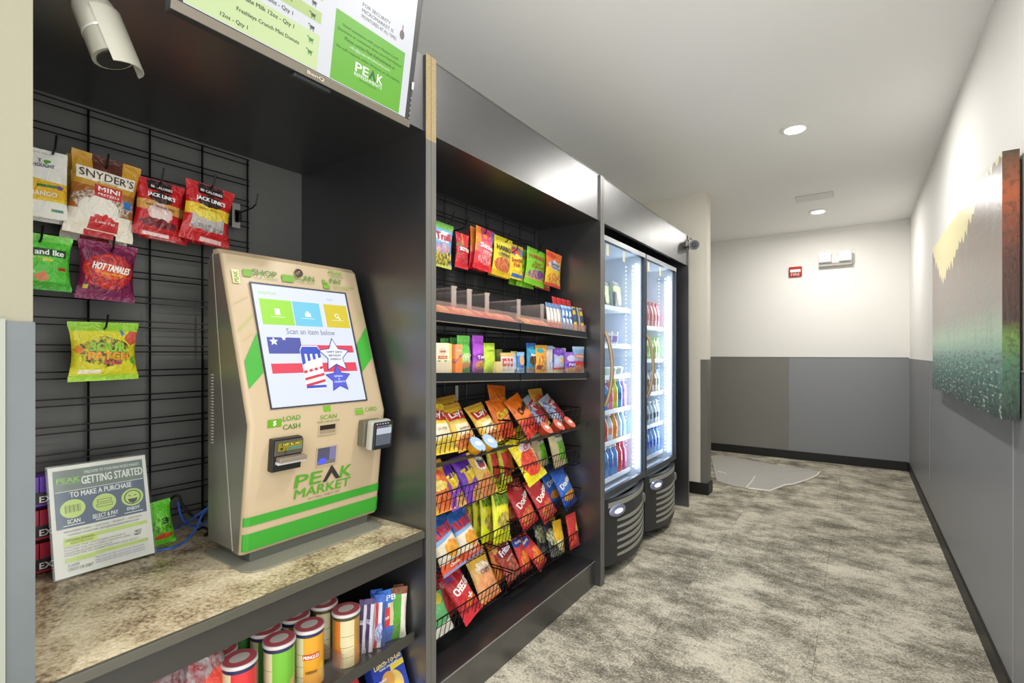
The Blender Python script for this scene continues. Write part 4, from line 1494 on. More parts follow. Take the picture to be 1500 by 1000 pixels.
for k in range(n - 1):
    ff += [(k, k + 1, n + k + 1, n + k), (2 * n + k + 1, 2 * n + k, 3 * n + k, 3 * n + k + 1), (n + k, n + k + 1, 3 * n + k + 1, 3 * n + k), (k + 1, k, 2 * n + k, 2 * n + k + 1)]
ff += [(0, n, 3 * n, 2 * n), (n - 1, 3 * n - 1, 4 * n - 1, 2 * n - 1)]
vz.add(ptsv, ff)
vz.build('sun_visor', cw, t, smooth=True)
MB().tube([c0, Vector((c0.x, c0.y, min(Z_SOF - .002, c0.z + .02))) if c0.z < Z_SOF else c0 - d * .01], .012, 10).build('mount', cw, t)

# ================================================================ instruction sign in a clear stand
o0, o1 = P(80, 851, z=Z_CT + .004), P(228, 810, z=Z_CT + .004)
sx = (o0.x + o1.x) / 2
o0.x = o1.x = sx
lean = math.radians(15)
Bd = Vector((-math.sin(lean), 0, math.cos(lean)))
swd, sht = (o1 - o0).length, .285
t = thing('instruction_sign', 'white getting started instruction sheet in a clear acrylic stand on the counter', 'sign', (sx, (o0.y + o1.y) / 2, Z_CT))
sg = plane_sheet(o0, o1 - o0, Bd, t, step=.0003)
acr = clear_mat('clear_acrylic', (0.96, 0.97, 0.96, 1), gloss=.03, rough=.08)
paper = dev_box('sheet', sg, .001, .001, swd - .001, sht - .001, -.0025, -.0008, mat('sign_paper', '#e6e4dc', rough=.5), t, 0)
dev_box('acrylic_front', sg, -.003, -.002, swd + .003, sht + .003, .004, .006, acr, t, 0)
dev_box('acrylic_back', sg, -.003, -.002, swd + .003, sht + .003, -.006, -.004, acr, t, 0)
MB().box(sx - .10, sx + .005, o0.y, o1.y, Z_CT + .0005, Z_CT + .003).build('foot', acr, t)
MB().prism([(sx - .004, Z_CT + .003), (sx - .1, Z_CT + .003), (sx - .1, Z_CT + .006), (sx - .004, Z_CT + .006)], o0.y, o0.y + .002).build('foot_edge', acr, t)
sg.parent = paper
nav, gsl, lime, wht, drk = ink('#51607a'), ink('#6f7b76'), ink('#c3d978'), ink('#e9ebe6'), ink('#3b3b3e')
sgw = swd
sg.rect(.010, .122, sgw - .010, sht - .012, nav, 'heading_panel', 1)
sg.rect(.010, .217, sgw - .010, sht - .012, gsl, 'heading_panel', 2)
sg.line(.012, .217, sgw - .012, .217, .0015, wht, 'rule', 3)
sg.text('PEAK', .040, .246, ink('#8fc04a'), w=.048, h=.013, bold=.03, layer=4)
sg.line(.018, .237, .062, .237, .0012, ink('#8fc04a'), 'rule', 4)
sg.text('WELCOME TO YOUR PEAK MICRO MARKET', .136, .261, wht, w=.125, h=.0075, bold=.01, layer=4)
sg.text('GETTING STARTED', .136, .240, wht, w=.138, h=.021, bold=.02, layer=4)
sg.text('TO MAKE A PURCHASE', sgw / 2, .206, wht, w=.135, h=.014, bold=.02, layer=4)
for k, (cx0, cap) in enumerate(((.045, 'SCAN'), (.112, 'SELECT & PAY'), (.176, 'ENJOY'))):
    sg.ell(cx0, .170, .026, .024, lime, 'picture', 3)
    sg.text(cap, cx0, .138, wht, w=(.026, .056, .03)[k], h=.011, bold=.02, layer=4)
    sg.line(cx0 - .022, .1285, cx0 + .022, .1285, .002, wht, 'rule', 4)
for k in range(12):
    sg.rect(.029 + k * .0028, .161, .0305 + k * .0028 - (.0008 if k % 3 else 0), .180, drk, 'picture', 4)
for (q, w2) in ((.176, .016), (.164, .018)):
    sg.rect(.112 - w2, q - .004, .112 + w2, q + .005, ink('#7c9150'), 'picture', 4); sg.rect(.112 - w2 + .002, q - .002, .112 + w2 - .002, q + .003, lime, 'picture', 5)
sg.ell(.176, .170, .020, .0195, drk, 'picture', 4); sg.ell(.176, .170, .0175, .017, lime, 'picture', 5)
sg.poly([(.164, .166), (.188, .166), (.184, .157), (.176, .153), (.168, .157)], drk, 'picture', 6)
sg.line(.166, .176, .173, .173, .002, drk, 'picture', 6); sg.line(.179, .173, .186, .176, .002, drk, 'picture', 6)
sg.text('REPLACEMENT CARDS  •  QUESTIONS  •  FEEDBACK  •  ASSISTANCE?', sgw / 2, .113, drk, w=.17, h=.0055, layer=3)
sg.text('CONTACT US ANYTIME  INFO@PEAKREFRESHMENTS.COM', sgw / 2, .104, drk, w=.155, h=.006, bold=.01, layer=3)
sg.rect(.022, .088, sgw - .012, .098, lime, 'highlight', 2); sg.rect(.022, .078, .09, .090, ink('#cfe05c'), 'highlight', 2)
sg.text('OPTIONAL REWARDS', .055, .091, drk, w=.058, h=.006, layer=3); sg.text('REGISTRATION', .058, .083, drk, w=.045, h=.006, layer=3)
for k, (q, wd) in enumerate(((.074, .13), (.067, .14), (.060, .10), (.054, .16))):
    sg.text('FOLLOW THE ON SCREEN PROMPTS AND SELECT NEXT'[: 28 + 4 * k], .022 + wd / 2, q, ink('#6d6d70'), w=wd, h=.004, layer=3)
sg.text('NEXT', .182, .074, drk, w=.016, h=.006, bold=.02, layer=3); sg.text('NEXT', .180, .066, drk, w=.016, h=.006, bold=.02, layer=3)
sg.rect(.022, .036, .085, .047, lime, 'highlight', 2); sg.rect(.085, .040, sgw - .014, .049, lime, 'highlight', 2)
sg.text('CASH', .038, .028, drk, w=.022, h=.007, bold=.01, layer=3); sg.text('CREDIT OR DEBIT', .052, .018, drk, w=.052, h=.007, bold=.01, layer=3)
for k, q in enumerate((.029, .022, .016)):
    sg.text('PRESS CASH OR CARD AND FOLLOW THE PROMPTS', .138, q + .003, ink('#8a7fb5'), w=.11, h=.0038, layer=3)
sg.flush()

# ================================================================ gum boxes, green bag and cables behind the sign
xg = -1.785
labs = ['gum display box lowest in the stack behind the instruction sign', 'gum display box in the middle of the stack behind the instruction sign', 'gum display box on top of the stack behind the instruction sign']
cols_ = [('#55222c', '#b5213a', '#4a5a1c'), ('#2a2030', '#b01f3c', '#6a2a9a'), ('#3a2a55', '#6a35b0', '#3a1a4a')]
zz = Z_CT + .002
for k in range(3):
    q0 = P(52, 800, x=xg).y
    y0_, y1_ = .30, .418
    t = thing('gum_box', labs[k], 'box', (xg, .36, zz), 'gum display boxes stacked on the counter')
    hgt = .086
    MB().box(xg - .035, xg + .03, y0_, y1_, zz, zz + .038).build('tray', mat('gum_tray_%d' % k, '#241a1e', rough=.4), t, bevel=.002)
    for r in range(5):
        MB().box(xg + .002, xg + .028, y0_ + .004 + r * .0225, y0_ + .0245 + r * .0225, zz + .038, zz + hgt - .008).build('gum_pack', mat('gum_pack_%d' % k, cols_[k][1], rough=.35, var=.3, vscale=30), t)
    MB().box(xg - .035, xg - .001, y0_, y1_, zz + .038, zz + hgt - .004).build('rear_card', mat('gum_rear_%d' % k, cols_[k][2], rough=.5, var=.5, vscale=20), t)
    gs = Sheet(lambda p, q, off: Vector((xg + .0306 + off, p, q)), t)
    gs.text('EXTRA', y1_ - .035, zz + .020, ink('#efeaea'), w=.07, h=.016, bold=.03)
    gs.rect(y0_ + .004, zz + .003, y1_ - .004, zz + .008, ink(cols_[k][1]), 'stripe')
    gs.flush()
    zz += hgt + .001
design('green_bag', '#5fc026', [('food', .5, .45, .45, .2, '#3a7d1c', '#7ed63a', 6), ('ell', .5, .22, .4, .06, '#c2452a')], [('3', .1, .55, .3, .12, '#20301a', {'bold': .03})])
pack_px('green_bag', 'snack_bag', 'bright green snack bag standing behind the instruction sign by the cables', 'bag', None, 216, 738, 254, 802, -1.745, .022, lean=10, roll=-4, dz=.008)


def cable(name, label, pts, r, m):
    # Catmull-Rom through the points
    P_ = [Vector(p) for p in pts]
    out = []
    for i in range(len(P_) - 1):
        p0, p1, p2, p3 = P_[max(i - 1, 0)], P_[i], P_[i + 1], P_[min(i + 2, len(P_) - 1)]
        for k in range(6):
            s = k / 6
            out.append(.5 * ((2 * p1) + (-p0 + p2) * s + (2 * p0 - 5 * p1 + 4 * p2 - p3) * s * s + (-p0 + 3 * p1 - 3 * p2 + p3) * s ** 3))
    out.append(P_[-1])
    return tag(MB().tube(out, r, 7).build(name, m, smooth=True), label, 'cable')


blue, blk = mat('blue_cable', '#2b57b5', rough=.4), mat('black_cable', '#17171a', rough=.45)
zt = Z_CT + .005
cable('data_cable', 'blue data cable looping from the sign foot to the kiosk', [P(228, 806, z=zt), P(252, 802, z=zt), P(272, 792, z=zt), P(288, 772, x=-1.66), P(297, 752, x=-1.62), P(308, 742, x=-1.575)], .0032, blue)
cable('data_cable', 'blue data cable hanging from the grid to the counter', [P(261, 735, x=-1.80), P(264, 752, x=-1.79), P(272, 766, x=-1.76), P(290, 770, x=-1.70), P(310, 760, x=-1.58)], .0032, blue)
cable('data_cable', 'short blue data cable lying straight beside the green bag', [P(242, 782, z=zt), P(262, 772, z=zt), P(285, 757, x=-1.66), P(308, 741, x=-1.57)], .0032, blue)
cable('power_cable', 'black power cable drooping from the grid behind the kiosk', [P(250, 731, x=-1.815), P(256, 726, x=-1.80), P(263, 727, x=-1.79), P(268, 740, x=-1.77), P(285, 757, x=-1.72), P(310, 752, x=-1.59)], .004, blk)
cable('power_cable', 'black power cable coiled on the counter behind the kiosk', [P(290, 776, z=zt), P(298, 772, z=zt), P(306, 777, z=zt), P(300, 784, z=zt), P(312, 780, z=zt)], .004, blk)

# ================================================================ snack bay: hanging candy
XH = -1.405
design('trolli', '#6fa8dc', [('rect', .5, .93, .5, .08, '#6aa84a'), ('food', .5, .2, .5, .2, '#d9c94a', '#3a3a3a', 7), ('ell', .5, .68, .42, .12, '#efe6ee'), ('food', .45, .42, .4, .12, '#d9a08a', '#7f8fc4', 6), ('below', .06, .0, '#b9c24a')], [('Trolli', -.02, .68, .7, .16, '#b3364a', {'bold': .05})])
design('skit_a', '#c3212f', [('below', .5, -.6, '#d12a3a'), ('ell', .0, .9, .5, .5, '#e8872c'), ('ell', .05, .95, .36, .42, '#b41e38'), ('ell', .15, .52, .45, .16, '#3d7a3a'), ('ell', .2, .50, .42, .12, '#b01e34'), ('food', .5, .24, .4, .1, '#d8434a', '#8a1622', 8), ('rect', .5, .05, .5, .05, '#cf2a33')], [('SKITTLES', .05, .52, .8, .1, '#f4efef', {'bold': .04})])
design('skit_b', '#dc3a48', [('ell', .0, .9, .5, .5, '#ef8f2f'), ('rect', .55, .86, .3, .2, '#d0406a'), ('ell', .98, .85, .12, .22, '#5a62b0'), ('rect', .48, .80, .1, .05, '#e8862c'), ('ell', .55, .50, .5, .17, '#ea6a72'), ('food', .55, .27, .4, .13, '#f2a0a0', '#d13a48', 8), ('rect', .5, .06, .5, .06, '#d4252f')], [('Skittles', .05, .57, .75, .11, '#f7f1f1', {'bold': .04}), ('LITTLES', .12, .43, .55, .07, '#f7d9d9', {'bold': .03})])
design('haribo_y', '#dccb26', [('food', .5, .3, .46, .19, '#d98a4a', '#b8443a', 7), ('ell', .5, .55, .35, .06, '#9a8f3a'), ('rect', .5, .06, .5, .07, '#d8b21c')], [('HARIBO', -.02, .71, .8, .12, '#23252c', {'bold': .04}), ('Goldbears', .05, .58, .5, .06, '#4a4630')])
design('swedish', '#e6c92c', [('ell', .45, .80, .6, .14, '#4a8ac4'), ('ell', .35, .80, .45, .10, '#c9463a'), ('ell', .5, .48, .4, .24, '#efd93a'), ('rect', .55, .1, .4, .05, '#3a72b4')], [('Swedish', -.02, .55, .85, .12, '#c2402c', {'bold': .04, 'rot': .1}), ('Fish', -.08, .40, .5, .11, '#c2402c', {'bold': .04, 'rot': .1})])
design('haribo_g', '#7cc52c', [('food', .5, .30, .44, .13, '#c9a08a', '#6a4a7a', 7), ('ell', .72, .34, .2, .1, '#7a4a8a'), ('rect', .5, .175, .5, .015, '#e8a07a'), ('rect', .5, .07, .5, .08, '#86d02c')], [('HARIBO', -.02, .78, .8, .10, '#b5362c', {'bold': .04}), ('Sour', .02, .62, .4, .08, '#a8482a', {'bold': .04}), ('S\'ghetti', .02, .52, .62, .09, '#a8482a', {'bold': .04})])
design('starb', '#e4722c', [('below', .5, .3, '#e9c02c'), ('food', .5, .22, .45, .16, '#e8c84a', '#cf4a2c', 6), ('ell', .5, .6, .4, .14, '#c9c2c4'), ('ell', .3, .88, .3, .08, '#d43a2a'), ('rect', .5, .04, .5, .04, '#d8402c')], [('Sour', .0, .64, .6, .10, '#5a5f74', {'bold': .04}), ('Gummies', .0, .54, .6, .06, '#5a5f74')])
gh = 'candy bags hanging on the snack bay grid'
pack_px('trolli', 'candy_bag', 'blue gummy candy bag with green top edge hanging nearest the cabinet side', 'bag', gh, 630, 326, 663, 391, XH, .016, roll=2, lean=-2)
pack_px('skit_a', 'candy_bag', 'dark red rainbow candy bag hanging apart from its twins', 'bag', gh, 667, 342, 686, 393, XH, .014, roll=2)
pack_px('skit_a', 'candy_bag', 'red rainbow candy bag squeezed behind the pink-red candy bag', 'bag', gh, 684, 341, 708, 396, XH - .06, .012, roll=2)
pack_px('skit_b', 'candy_bag', 'red candy bag hanging second on the hook of the pink-red bag', 'bag', gh, 688, 335, 712, 396, XH - .03, .010, roll=3)
pack_px('skit_b', 'candy_bag', 'pink-red candy bag in front on its hook beside the yellow gummy bag', 'bag', gh, 695, 335, 722, 396, XH + .005, .012, roll=4, lean=-3)
pack_px('haribo_y', 'candy_bag', 'yellow gummy bear bag in front on its hook', 'bag', gh, 722, 348, 749, 405, XH + .002, .014, roll=3, lean=-3)
pack_px('haribo_y', 'candy_bag', 'yellow gummy bear bag hidden behind its twin', 'bag', gh, 716, 345, 744, 406, XH - .045, .012, roll=2)
pack_px('swedish', 'candy_bag', 'yellow candy bag with a blue and red arch', 'bag', gh, 746, 359, 766, 409, XH - .01, .012, roll=2)
pack_px('haribo_g', 'candy_bag', 'lime green gummy bag hanging rearmost on its hook', 'bag', gh, 746, 370, 770, 419, XH - .06, .010, roll=2)
pack_px('haribo_g', 'candy_bag', 'lime green gummy bag hanging second on its hook', 'bag', gh, 757, 366, 782, 421, XH - .033, .010, roll=2)
pack_px('haribo_g', 'candy_bag', 'lime green gummy bag in front on its hook', 'bag', gh, 770, 366, 799, 418, XH + .006, .012, roll=4, lean=-4)
pack_px('starb', 'candy_bag', 'orange and yellow sour candy bag in front, next to the cabinet side', 'bag', gh, 799, 370, 822, 420, XH + .03, .013, roll=3, lean=-2)
pack_px('starb', 'candy_bag', 'orange and yellow sour candy bag hidden behind its twin', 'bag', gh, 785, 374, 806, 424, XH - .02, .010, roll=2)
gk = 'black peg hooks on the snack bay grid'
for (u, v, lab) in [(662, 318, 'black peg hook holding the blue gummy bag'), (683, 325, 'black peg hook holding the dark red candy bag'), (712, 335, 'black peg hook holding the pink-red candy bags'), (744, 347, 'black peg hook holding the yellow gummy bags'), (757, 361, 'black peg hook holding the arched yellow bag'), (790, 363, 'black peg hook holding the lime gummy bags'), (814, 368, 'black peg hook holding the orange sour bags')]:
    q = P(u, v, x=XG2 + .15)
    hook(min(q.y, 2.41), q.z - .03, XG2, .16, lab, gk)

# ================================================================ two black shelves in two sections each
SHB = mat('shelf_black', '#1b1f24', rough=.4, metal=.2)
XS = -1.222
SY = [B0 + .012, 1.803, 1.811, 2.46]


def tilted(y0, z0, y1, z1):
    return lambda y: z0 + (z1 - z0) * (y - y0) / (y1 - y0)


zs1 = tilted(1.22, 1.4245, 2.45, 1.3925)
zs2 = tilted(1.22, 1.2080, 2.45, 1.1675)


def shelf(label, y0, y1, zf, grp):
    t = thing('display_shelf', label, 'shelf', (-1.38, (y0 + y1) / 2, zf((y0 + y1) / 2) - .03), grp)
    mb = MB()
    pts = [(x, y, zf(y) + dz) for x in (XG2 + .006, XS - .004) for y in (y0, y1) for dz in (-.012, 0)]
    mb.add(pts, [(0, 1, 3, 2), (4, 6, 7, 5), (0, 4, 5, 1), (2, 3, 7, 6), (0, 2, 6, 4), (1, 5, 7, 3)])
    mb.build('deck', SHB, t)
    mb = MB()
    pts = [(x, y, zf(y) + dz) for x in (XS - .0035, XS) for y in (y0, y1) for dz in (-.030, .004)]
    mb.add(pts, [(0, 1, 3, 2), (4, 6, 7, 5), (0, 4, 5, 1), (2, 3, 7, 6), (0, 2, 6, 4), (1, 5, 7, 3)])
    mb.build('front_edge', SHB, t)
    mb = MB()
    pts = [(x, y, zf(y) + dz) for x in (XS, XS + .0012) for y in (y0, y1) for dz in (-.031, -.027)]
    mb.add(pts, [(0, 1, 3, 2), (4, 6, 7, 5), (0, 4, 5, 1), (2, 3, 7, 6), (0, 2, 6, 4), (1, 5, 7, 3)])
    mb.build('edge_trim', mat('shelf_trim', '#9a8a80', rough=.3, metal=.6), t)
    return t


s1a = shelf('black display shelf with clear dividers, section next to the kiosk bay', SY[0], SY[1], zs1, 'snack display shelves')
s1b = shelf('black display shelf with candy bars, section next to the coolers', SY[2], SY[3], zs1, 'snack display shelves')
s2a = shelf('black display shelf with cookie cartons and tall bags, next to the kiosk bay', SY[0], SY[1], zs2, 'snack display shelves')
s2b = shelf('black display shelf with cookie bags, next to the coolers', SY[2], SY[3], zs2, 'snack display shelves')
pink_refl_acr = clear_mat('pink_reflection_acrylic', (0.95, 0.80, 0.76, 1), gloss=.12, rough=.12, haze=.10)  # clear acrylic; the pink reflections in it are put into its tint
acr2 = clear_mat('divider_acrylic', (0.93, 0.89, 0.87, 1), gloss=.06, rough=.1, haze=.05)
lipm = clear_mat('lip_acrylic', (0.96, 0.95, 0.93, 1), gloss=.0, rough=.1, haze=.02)
acr3 = clear_mat('divider_flange_acrylic', (0.93, 0.86, 0.84, 1), gloss=.12, rough=.15, haze=.22)  # brighter hazy colour imitates the specular edges of the clear flanges
for (sh_, y0, y1, zf, hh_, m_) in ((s1a, SY[0], SY[1], zs1, .045, pink_refl_acr), (s1b, SY[2], SY[3], zs1, .040, pink_refl_acr), (s2a, SY[0], SY[1], zs2, .05, lipm), (s2b, SY[2], SY[3], zs2, .035, lipm)):
    mb = MB()
    pts = [(x, y, zf(y) + dz) for x in (XS - .008, XS - .0055) for y in (y0, y1) for dz in (0.0005, hh_)]
    mb.add(pts, [(0, 1, 3, 2), (4, 6, 7, 5), (0, 4, 5, 1), (2, 3, 7, 6), (0, 2, 6, 4), (1, 5, 7, 3)])
    mb.build('clear_lip', m_, sh_)
# acrylic shelf dividers: an upright plate with a bent front flange
gdv = 'clear acrylic shelf dividers'
for k, (u, lab) in enumerate([(641, 'clear acrylic divider at the cabinet side'), (664, 'clear acrylic divider before the first gap'), (690, 'clear acrylic divider with a tall bent edge next to the middle gap'), (737, 'clear acrylic divider beside the shelf joint'), (772, 'clear acrylic divider first of three close together'), (781, 'clear acrylic divider in the middle of three close together'), (792, 'clear acrylic divider last of three, beside the candy bars')]):
    yy = P(u, 430, x=-1.40).y
    t = thing('shelf_divider', lab, 'divider', (-1.39, yy, zs1(yy)), gdv)
    z0 = zs1(yy) + .001
    MB().box(-1.50, -1.30, yy - .001, yy + .001, z0, z0 + .125).build('plate', acr2, t)
    MB().box(-1.502, -1.30, yy + .0012, yy + .006, z0 + .118, z0 + .125).build('top_edge', acr3, t)
    MB().box(-1.302, -1.298, yy - .028, yy - .0012, z0, z0 + .125).build('front_flange', acr3, t)
    MB().box(-1.503, -1.30, yy - .03, yy + .0, z0 - .0005, z0 + .001).build('foot', acr2, t)

# low candy packs lying behind the clear lip
rnd = random.Random(3)
gl_ = 'small candy packs lying flat on the upper shelf'
cc = ['#d9787a', '#e0a060', '#e58a6a', '#e8b23a', '#d8605a', '#e0907a', '#e8764a', '#d85a4a']
words = ['rose pink', 'pale orange', 'coral', 'golden yellow', 'red', 'salmon pink', 'bright orange', 'brick red']
ylist = [SY[0] + .07 + k * .0715 for k in range(16)]
for k, yy in enumerate(ylist):
    if abs(yy - 1.832) < .04 or yy > 2.14:
        continue
    ck = (k * 3) % 8
    design('flat%d' % ck, cc[ck], [('food', .5, .5, .35, .3, '#f0d9b0', cc[ck], 5)])
    pack('flat%d' % ck, 'candy_pack', '%s flat candy pack lying %s' % (words[ck], 'on the section next to the kiosk bay' if k < 8 else 'on the section next to the coolers'), 'candy', gl_, (-1.275, yy, zs1(yy) + .024), .066, .08, .010, lean=62, yaw=rnd.uniform(-8, 8))

# upright candy bars at the cooler end of the upper shelf
design('bar_w', '#d9d4cc', [('rect', .5, .9, .5, .1, '#4a7fc0'), ('rect', .5, .1, .5, .12, '#c0443a'), ('rect', .5, .45, .3, .2, '#f0eee8')], [])
design('bar_b', '#3f86cc', [('ell', .5, .5, .4, .3, '#e8eef4'), ('rect', .5, .95, .5, .06, '#a8c8e4')], [('Milk', 0, .5, .6, .16, '#2a5a9a', {'rot': 1.2})])
design('bar_r', '#c8282e', [('rect', .5, .1, .5, .12, '#e8d8d4'), ('ell', .6, .6, .3, .2, '#e04a4a')], [('KitKat', 0, .5, .7, .2, '#f4e8e6', {'rot': 1.1, 'bold': .03})])
design('bar_y', '#d9b62c', [('rect', .5, .5, .5, .16, '#23406a'), ('rect', .5, .9, .5, .06, '#2f5a9a')], [])
design('bar_n', '#2a4a78', [('rect', .5, .5, .2, .5, '#d8c04a')], [])
gb = 'candy bars standing at the cooler end of the upper shelf'
ORD = ['first', 'second', 'third', 'fourth', 'fifth']
bars = []
for k in range(5):
    bars.append(('bar_w', 803 + k * 5, 468, -1.272, .024, 'white and red candy bar, %s from the clear dividers' % ORD[k]))
for k in range(4):
    bars.append(('bar_b', 825 + k * 5, 467, -1.262, .027, 'blue and white candy bar, %s from the clear dividers' % ORD[k]))
for k in range(4):
    bars.append(('bar_r', 814 + k * 7, 452, -1.315, .038, 'tall red candy bar, %s from the clear dividers' % ORD[k]))
for k in range(3):
    bars.append(('bar_y' if k != 1 else 'bar_n', 842 + k * 5, 469, -1.246, .027, ['yellow candy bar with navy band leaning beside the red bars', 'navy candy bar with a yellow stripe between two yellow bars', 'yellow candy bar with navy band at the cabinet side'][k]))
for (key, u, v, x, w, lab) in bars:
    q = P(u, v, x=x)
    hgt = .135 if key != 'bar_r' else .185
    yy = min(q.y, 2.45)
    pack(key, 'candy_bar', lab, 'candy bar', gb, (x, yy, zs1(yy) + hgt / 2 * .985 + .004), w, hgt, .0075, lean=14, yaw=-8, roll=9)

# ---------------------------------------------------------------- lower shelf: cookie cartons and tall bags
design('cream_box', '#e2d6bd', [('ell', .5, .72, .28, .12, '#e5bfa8'), ('rect', .5, .52, .34, .055, '#b8642c'), ('rect', .25, .40, .1, .02, '#4a7a3a'), ('rect', .72, .40, .1, .02, '#4a7a3a'), ('below', .36, 0, '#d6cbb0')], [('GRAHAM', 0, .72, .4, .06, '#8a4a3a'), ('COOKIES', 0, .52, .5, .05, '#f0e0c8')], rough=.5)
design('yellow_box', '#dcc86a', [('rect', .5, .3, .5, .2, '#e0d09a')], [], rough=.5)
design('orange_box', '#e07a34', [('rect', .5, .75, .5, .25, '#e89a66'), ('ell', .75, .55, .25, .08, '#4a62a8'), ('below', .38, .3, '#4a56a0'), ('below', .34, .3, '#e8822c')], [('CRACKERS', -.05, .78, .7, .05, '#f6e6d6')], rough=.45)
design('green_tall', '#63bf4a', [('ell', .5, .35, .5, .18, '#b8d98a'), ('food', .5, .2, .42, .1, '#d9a86a', '#b8743a', 8), ('below', .07, .1, '#4a9a3a'), ('rect', .5, .93, .5, .1, '#74cf5a')], [('Tate\'s', .1, .43, .6, .09, '#f2f6ea', {'rot': .3, 'bold': .02})])
design('purple_tall', '#a53fc4', [('ell', .5, .42, .48, .09, '#7a2a9a'), ('food', .5, .2, .4, .13, '#d9a05a', '#a8623a', 8), ('below', .05, .1, '#8a3a8a'), ('rect', .5, .93, .5, .09, '#b552d4')], [('Tate\'s', .03, .43, .7, .1, '#f4eaf6', {'rot': .2, 'bold': .02})])
design('lime_tall', '#b3cf34', [('rect', .5, .74, .36, .035, '#9abb2c'), ('ell', .92, .35, .2, .16, '#c8a04a'), ('rect', .5, .93, .5, .09, '#a3c22c')], [('organic', 0, .74, .5, .04, '#6a8a1c')])
design('olive_box', '#93a04a', [('rect', .5, .5, .4, .3, '#a8b068')], [], rough=.5)
design('small_cream', '#dcc98a', [], [], rough=.5)
design('white_wrap', '#dcd8d0', [('rect', .5, .9, .5, .1, '#d2b06a'), ('rect', .5, .52, .3, .2, '#c8404a')], [('B', 0, .52, .3, .12, '#f2e6e2', {'bold': .03})])
design('sky_wrap', '#a9cfe8', [('rect', .5, .93, .5, .07, '#d6c27a'), ('below', .3, 0, '#d8e0e4')], [])
design('blue_snack', '#3f74c4', [('ell', .5, .6, .34, .24, '#d9a86a'), ('rect', .5, .92, .5, .1, '#7fb4dc'), ('below', .25, 0, '#8fb8e0')], [])
gs_ = 'cookies and crackers standing on the lower shelf'


def stand_px(key, name, label, cat, u0, u1, vtop, x, D, kind='bag', lean=0, yaw=0, roll=0, group=gs_):
    """package that stands on the lower display shelf"""
    x = x + .045
    uc = (u0 + u1) / 2
    w = P(u1, 500, x=x).y - P(u0, 500, x=x).y
    c = P(uc, vtop, x=x)
    c.y = min(c.y, 2.478 - w / 2)
    zb = zs2(c.y) + .001
    h = (c.z - zb) / math.cos(math.radians(lean))
    return pack(key, name, label, cat, group, (x, c.y, (c.z + zb) / 2 + .002), w, h, D, lean, roll, yaw, kind)


stand_px('cream_box', 'cookie_carton', 'cream cookie carton with brown banner beside the cabinet side', 'box', 632, 652, 503, -1.305, .022, 'carton')
stand_px('yellow_box', 'cookie_carton', 'pale yellow cookie carton between cream and orange cartons', 'box', 651.5, 655.5, 504, -1.315, .022, 'carton')
stand_px('orange_box', 'cracker_carton', 'orange cracker carton behind its twin', 'box', 656, 661, 505, -1.335, .022, 'carton')
stand_px('orange_box', 'cracker_carton', 'orange cracker carton with a blue stripe in front', 'box', 661.5, 671.5, 505, -1.30, .020, 'carton')
stand_px('green_tall', 'cookie_bag', 'tall green cookie bag standing in front', 'bag', 669.5, 688, 492, -1.325, .018, 'pouch')
stand_px('green_tall', 'cookie_bag', 'tall green cookie bag standing behind the orange carton', 'bag', 659, 672, 495, -1.405, .018, 'pouch')
stand_px('green_tall', 'cookie_bag', 'tall green cookie bag standing behind the cream carton', 'bag', 645, 657, 496, -1.405, .018, 'pouch')
stand_px('purple_tall', 'cookie_bag', 'tall purple cookie bag standing in front of its twin', 'bag', 692, 708, 492, -1.32, .018, 'pouch')
stand_px('purple_tall', 'cookie_bag', 'tall purple cookie bag peeking out behind its twin', 'bag', 685.5, 700, 495, -1.385, .016, 'pouch')
stand_px('lime_tall', 'cookie_bag', 'lime green snack bag standing beside the purple cookie bag', 'bag', 708.5, 724.5, 503, -1.315, .016, 'pouch')
stand_px('olive_box', 'snack_carton', 'olive green snack carton behind the small cream one', 'box', 724, 732, 512, -1.40, .014, 'carton')
stand_px('small_cream', 'snack_carton', 'small plain cream carton on the lower shelf', 'box', 724.5, 733, 530, -1.30, .010, 'carton')
for k in range(3):
    stand_px('white_wrap', 'snack_packet', ['white packet with a red panel, nearest the small cream carton', 'white packet with a red panel, middle of the row', 'white packet with a red panel, next to the pale blue packet'][k], 'packet', 734.5 + k * 4.6, 742 + k * 4.6, 517, -1.325 - .006 * k, .007, 'bag', yaw=-25)
stand_px('sky_wrap', 'snack_packet', 'pale blue packet with a gold top beside the white packets', 'packet', 748, 757, 515, -1.335, .010, 'pouch')
stand_px('blue_snack', 'snack_packet', 'royal blue packet with a cookie picture at the shelf joint', 'packet', 757, 768, 516, -1.32, .012, 'bag')
design('teal_bag', '#2f86ae', [('rect', .5, .92, .5, .09, '#2a62c0'), ('ell', .5, .78, .45, .12, '#2aa8c4'), ('food', .55, .45, .42, .2, '#6a4a32', '#3a2a20', 6), ('food', .5, .1, .5, .09, '#d98a4a', '#4a90a8', 6)], [('Animal', 0, .62, .6, .1, '#f0eada', {'bold': .03})])
design('gold_bag', '#e2a32e', [('ell', .35, .80, .3, .09, '#2a9aa8'), ('food', .5, .4, .46, .22, '#e8c45a', '#b8502c', 5), ('rect', .3, .2, .25, .07, '#8a2f24'), ('food', .7, .15, .3, .14, '#d9b06a', '#c88a3a', 5)], [])
design('pale_bag', '#c9c2bd', [('rect', .5, .93, .5, .07, '#8aa0b8')], [])
design('blue_foil', '#4f86d4', [('below', .3, .3, '#7aa6e2'), ('rect', .5, .94, .5, .06, '#b9c9e8')], [], rough=.2)
design('lilac_cookie', '#b9a7cf', [('ell', .4, .85, .5, .16, '#6f45b0'), ('ell', .5, .5, .45, .2, '#a9c4e0'), ('food', .55, .5, .25, .12, '#e0b98a', '#c89a6a', 5), ('below', .22, 0, '#c2402f'), ('below', .14, 0, '#d8c8a4')], [])
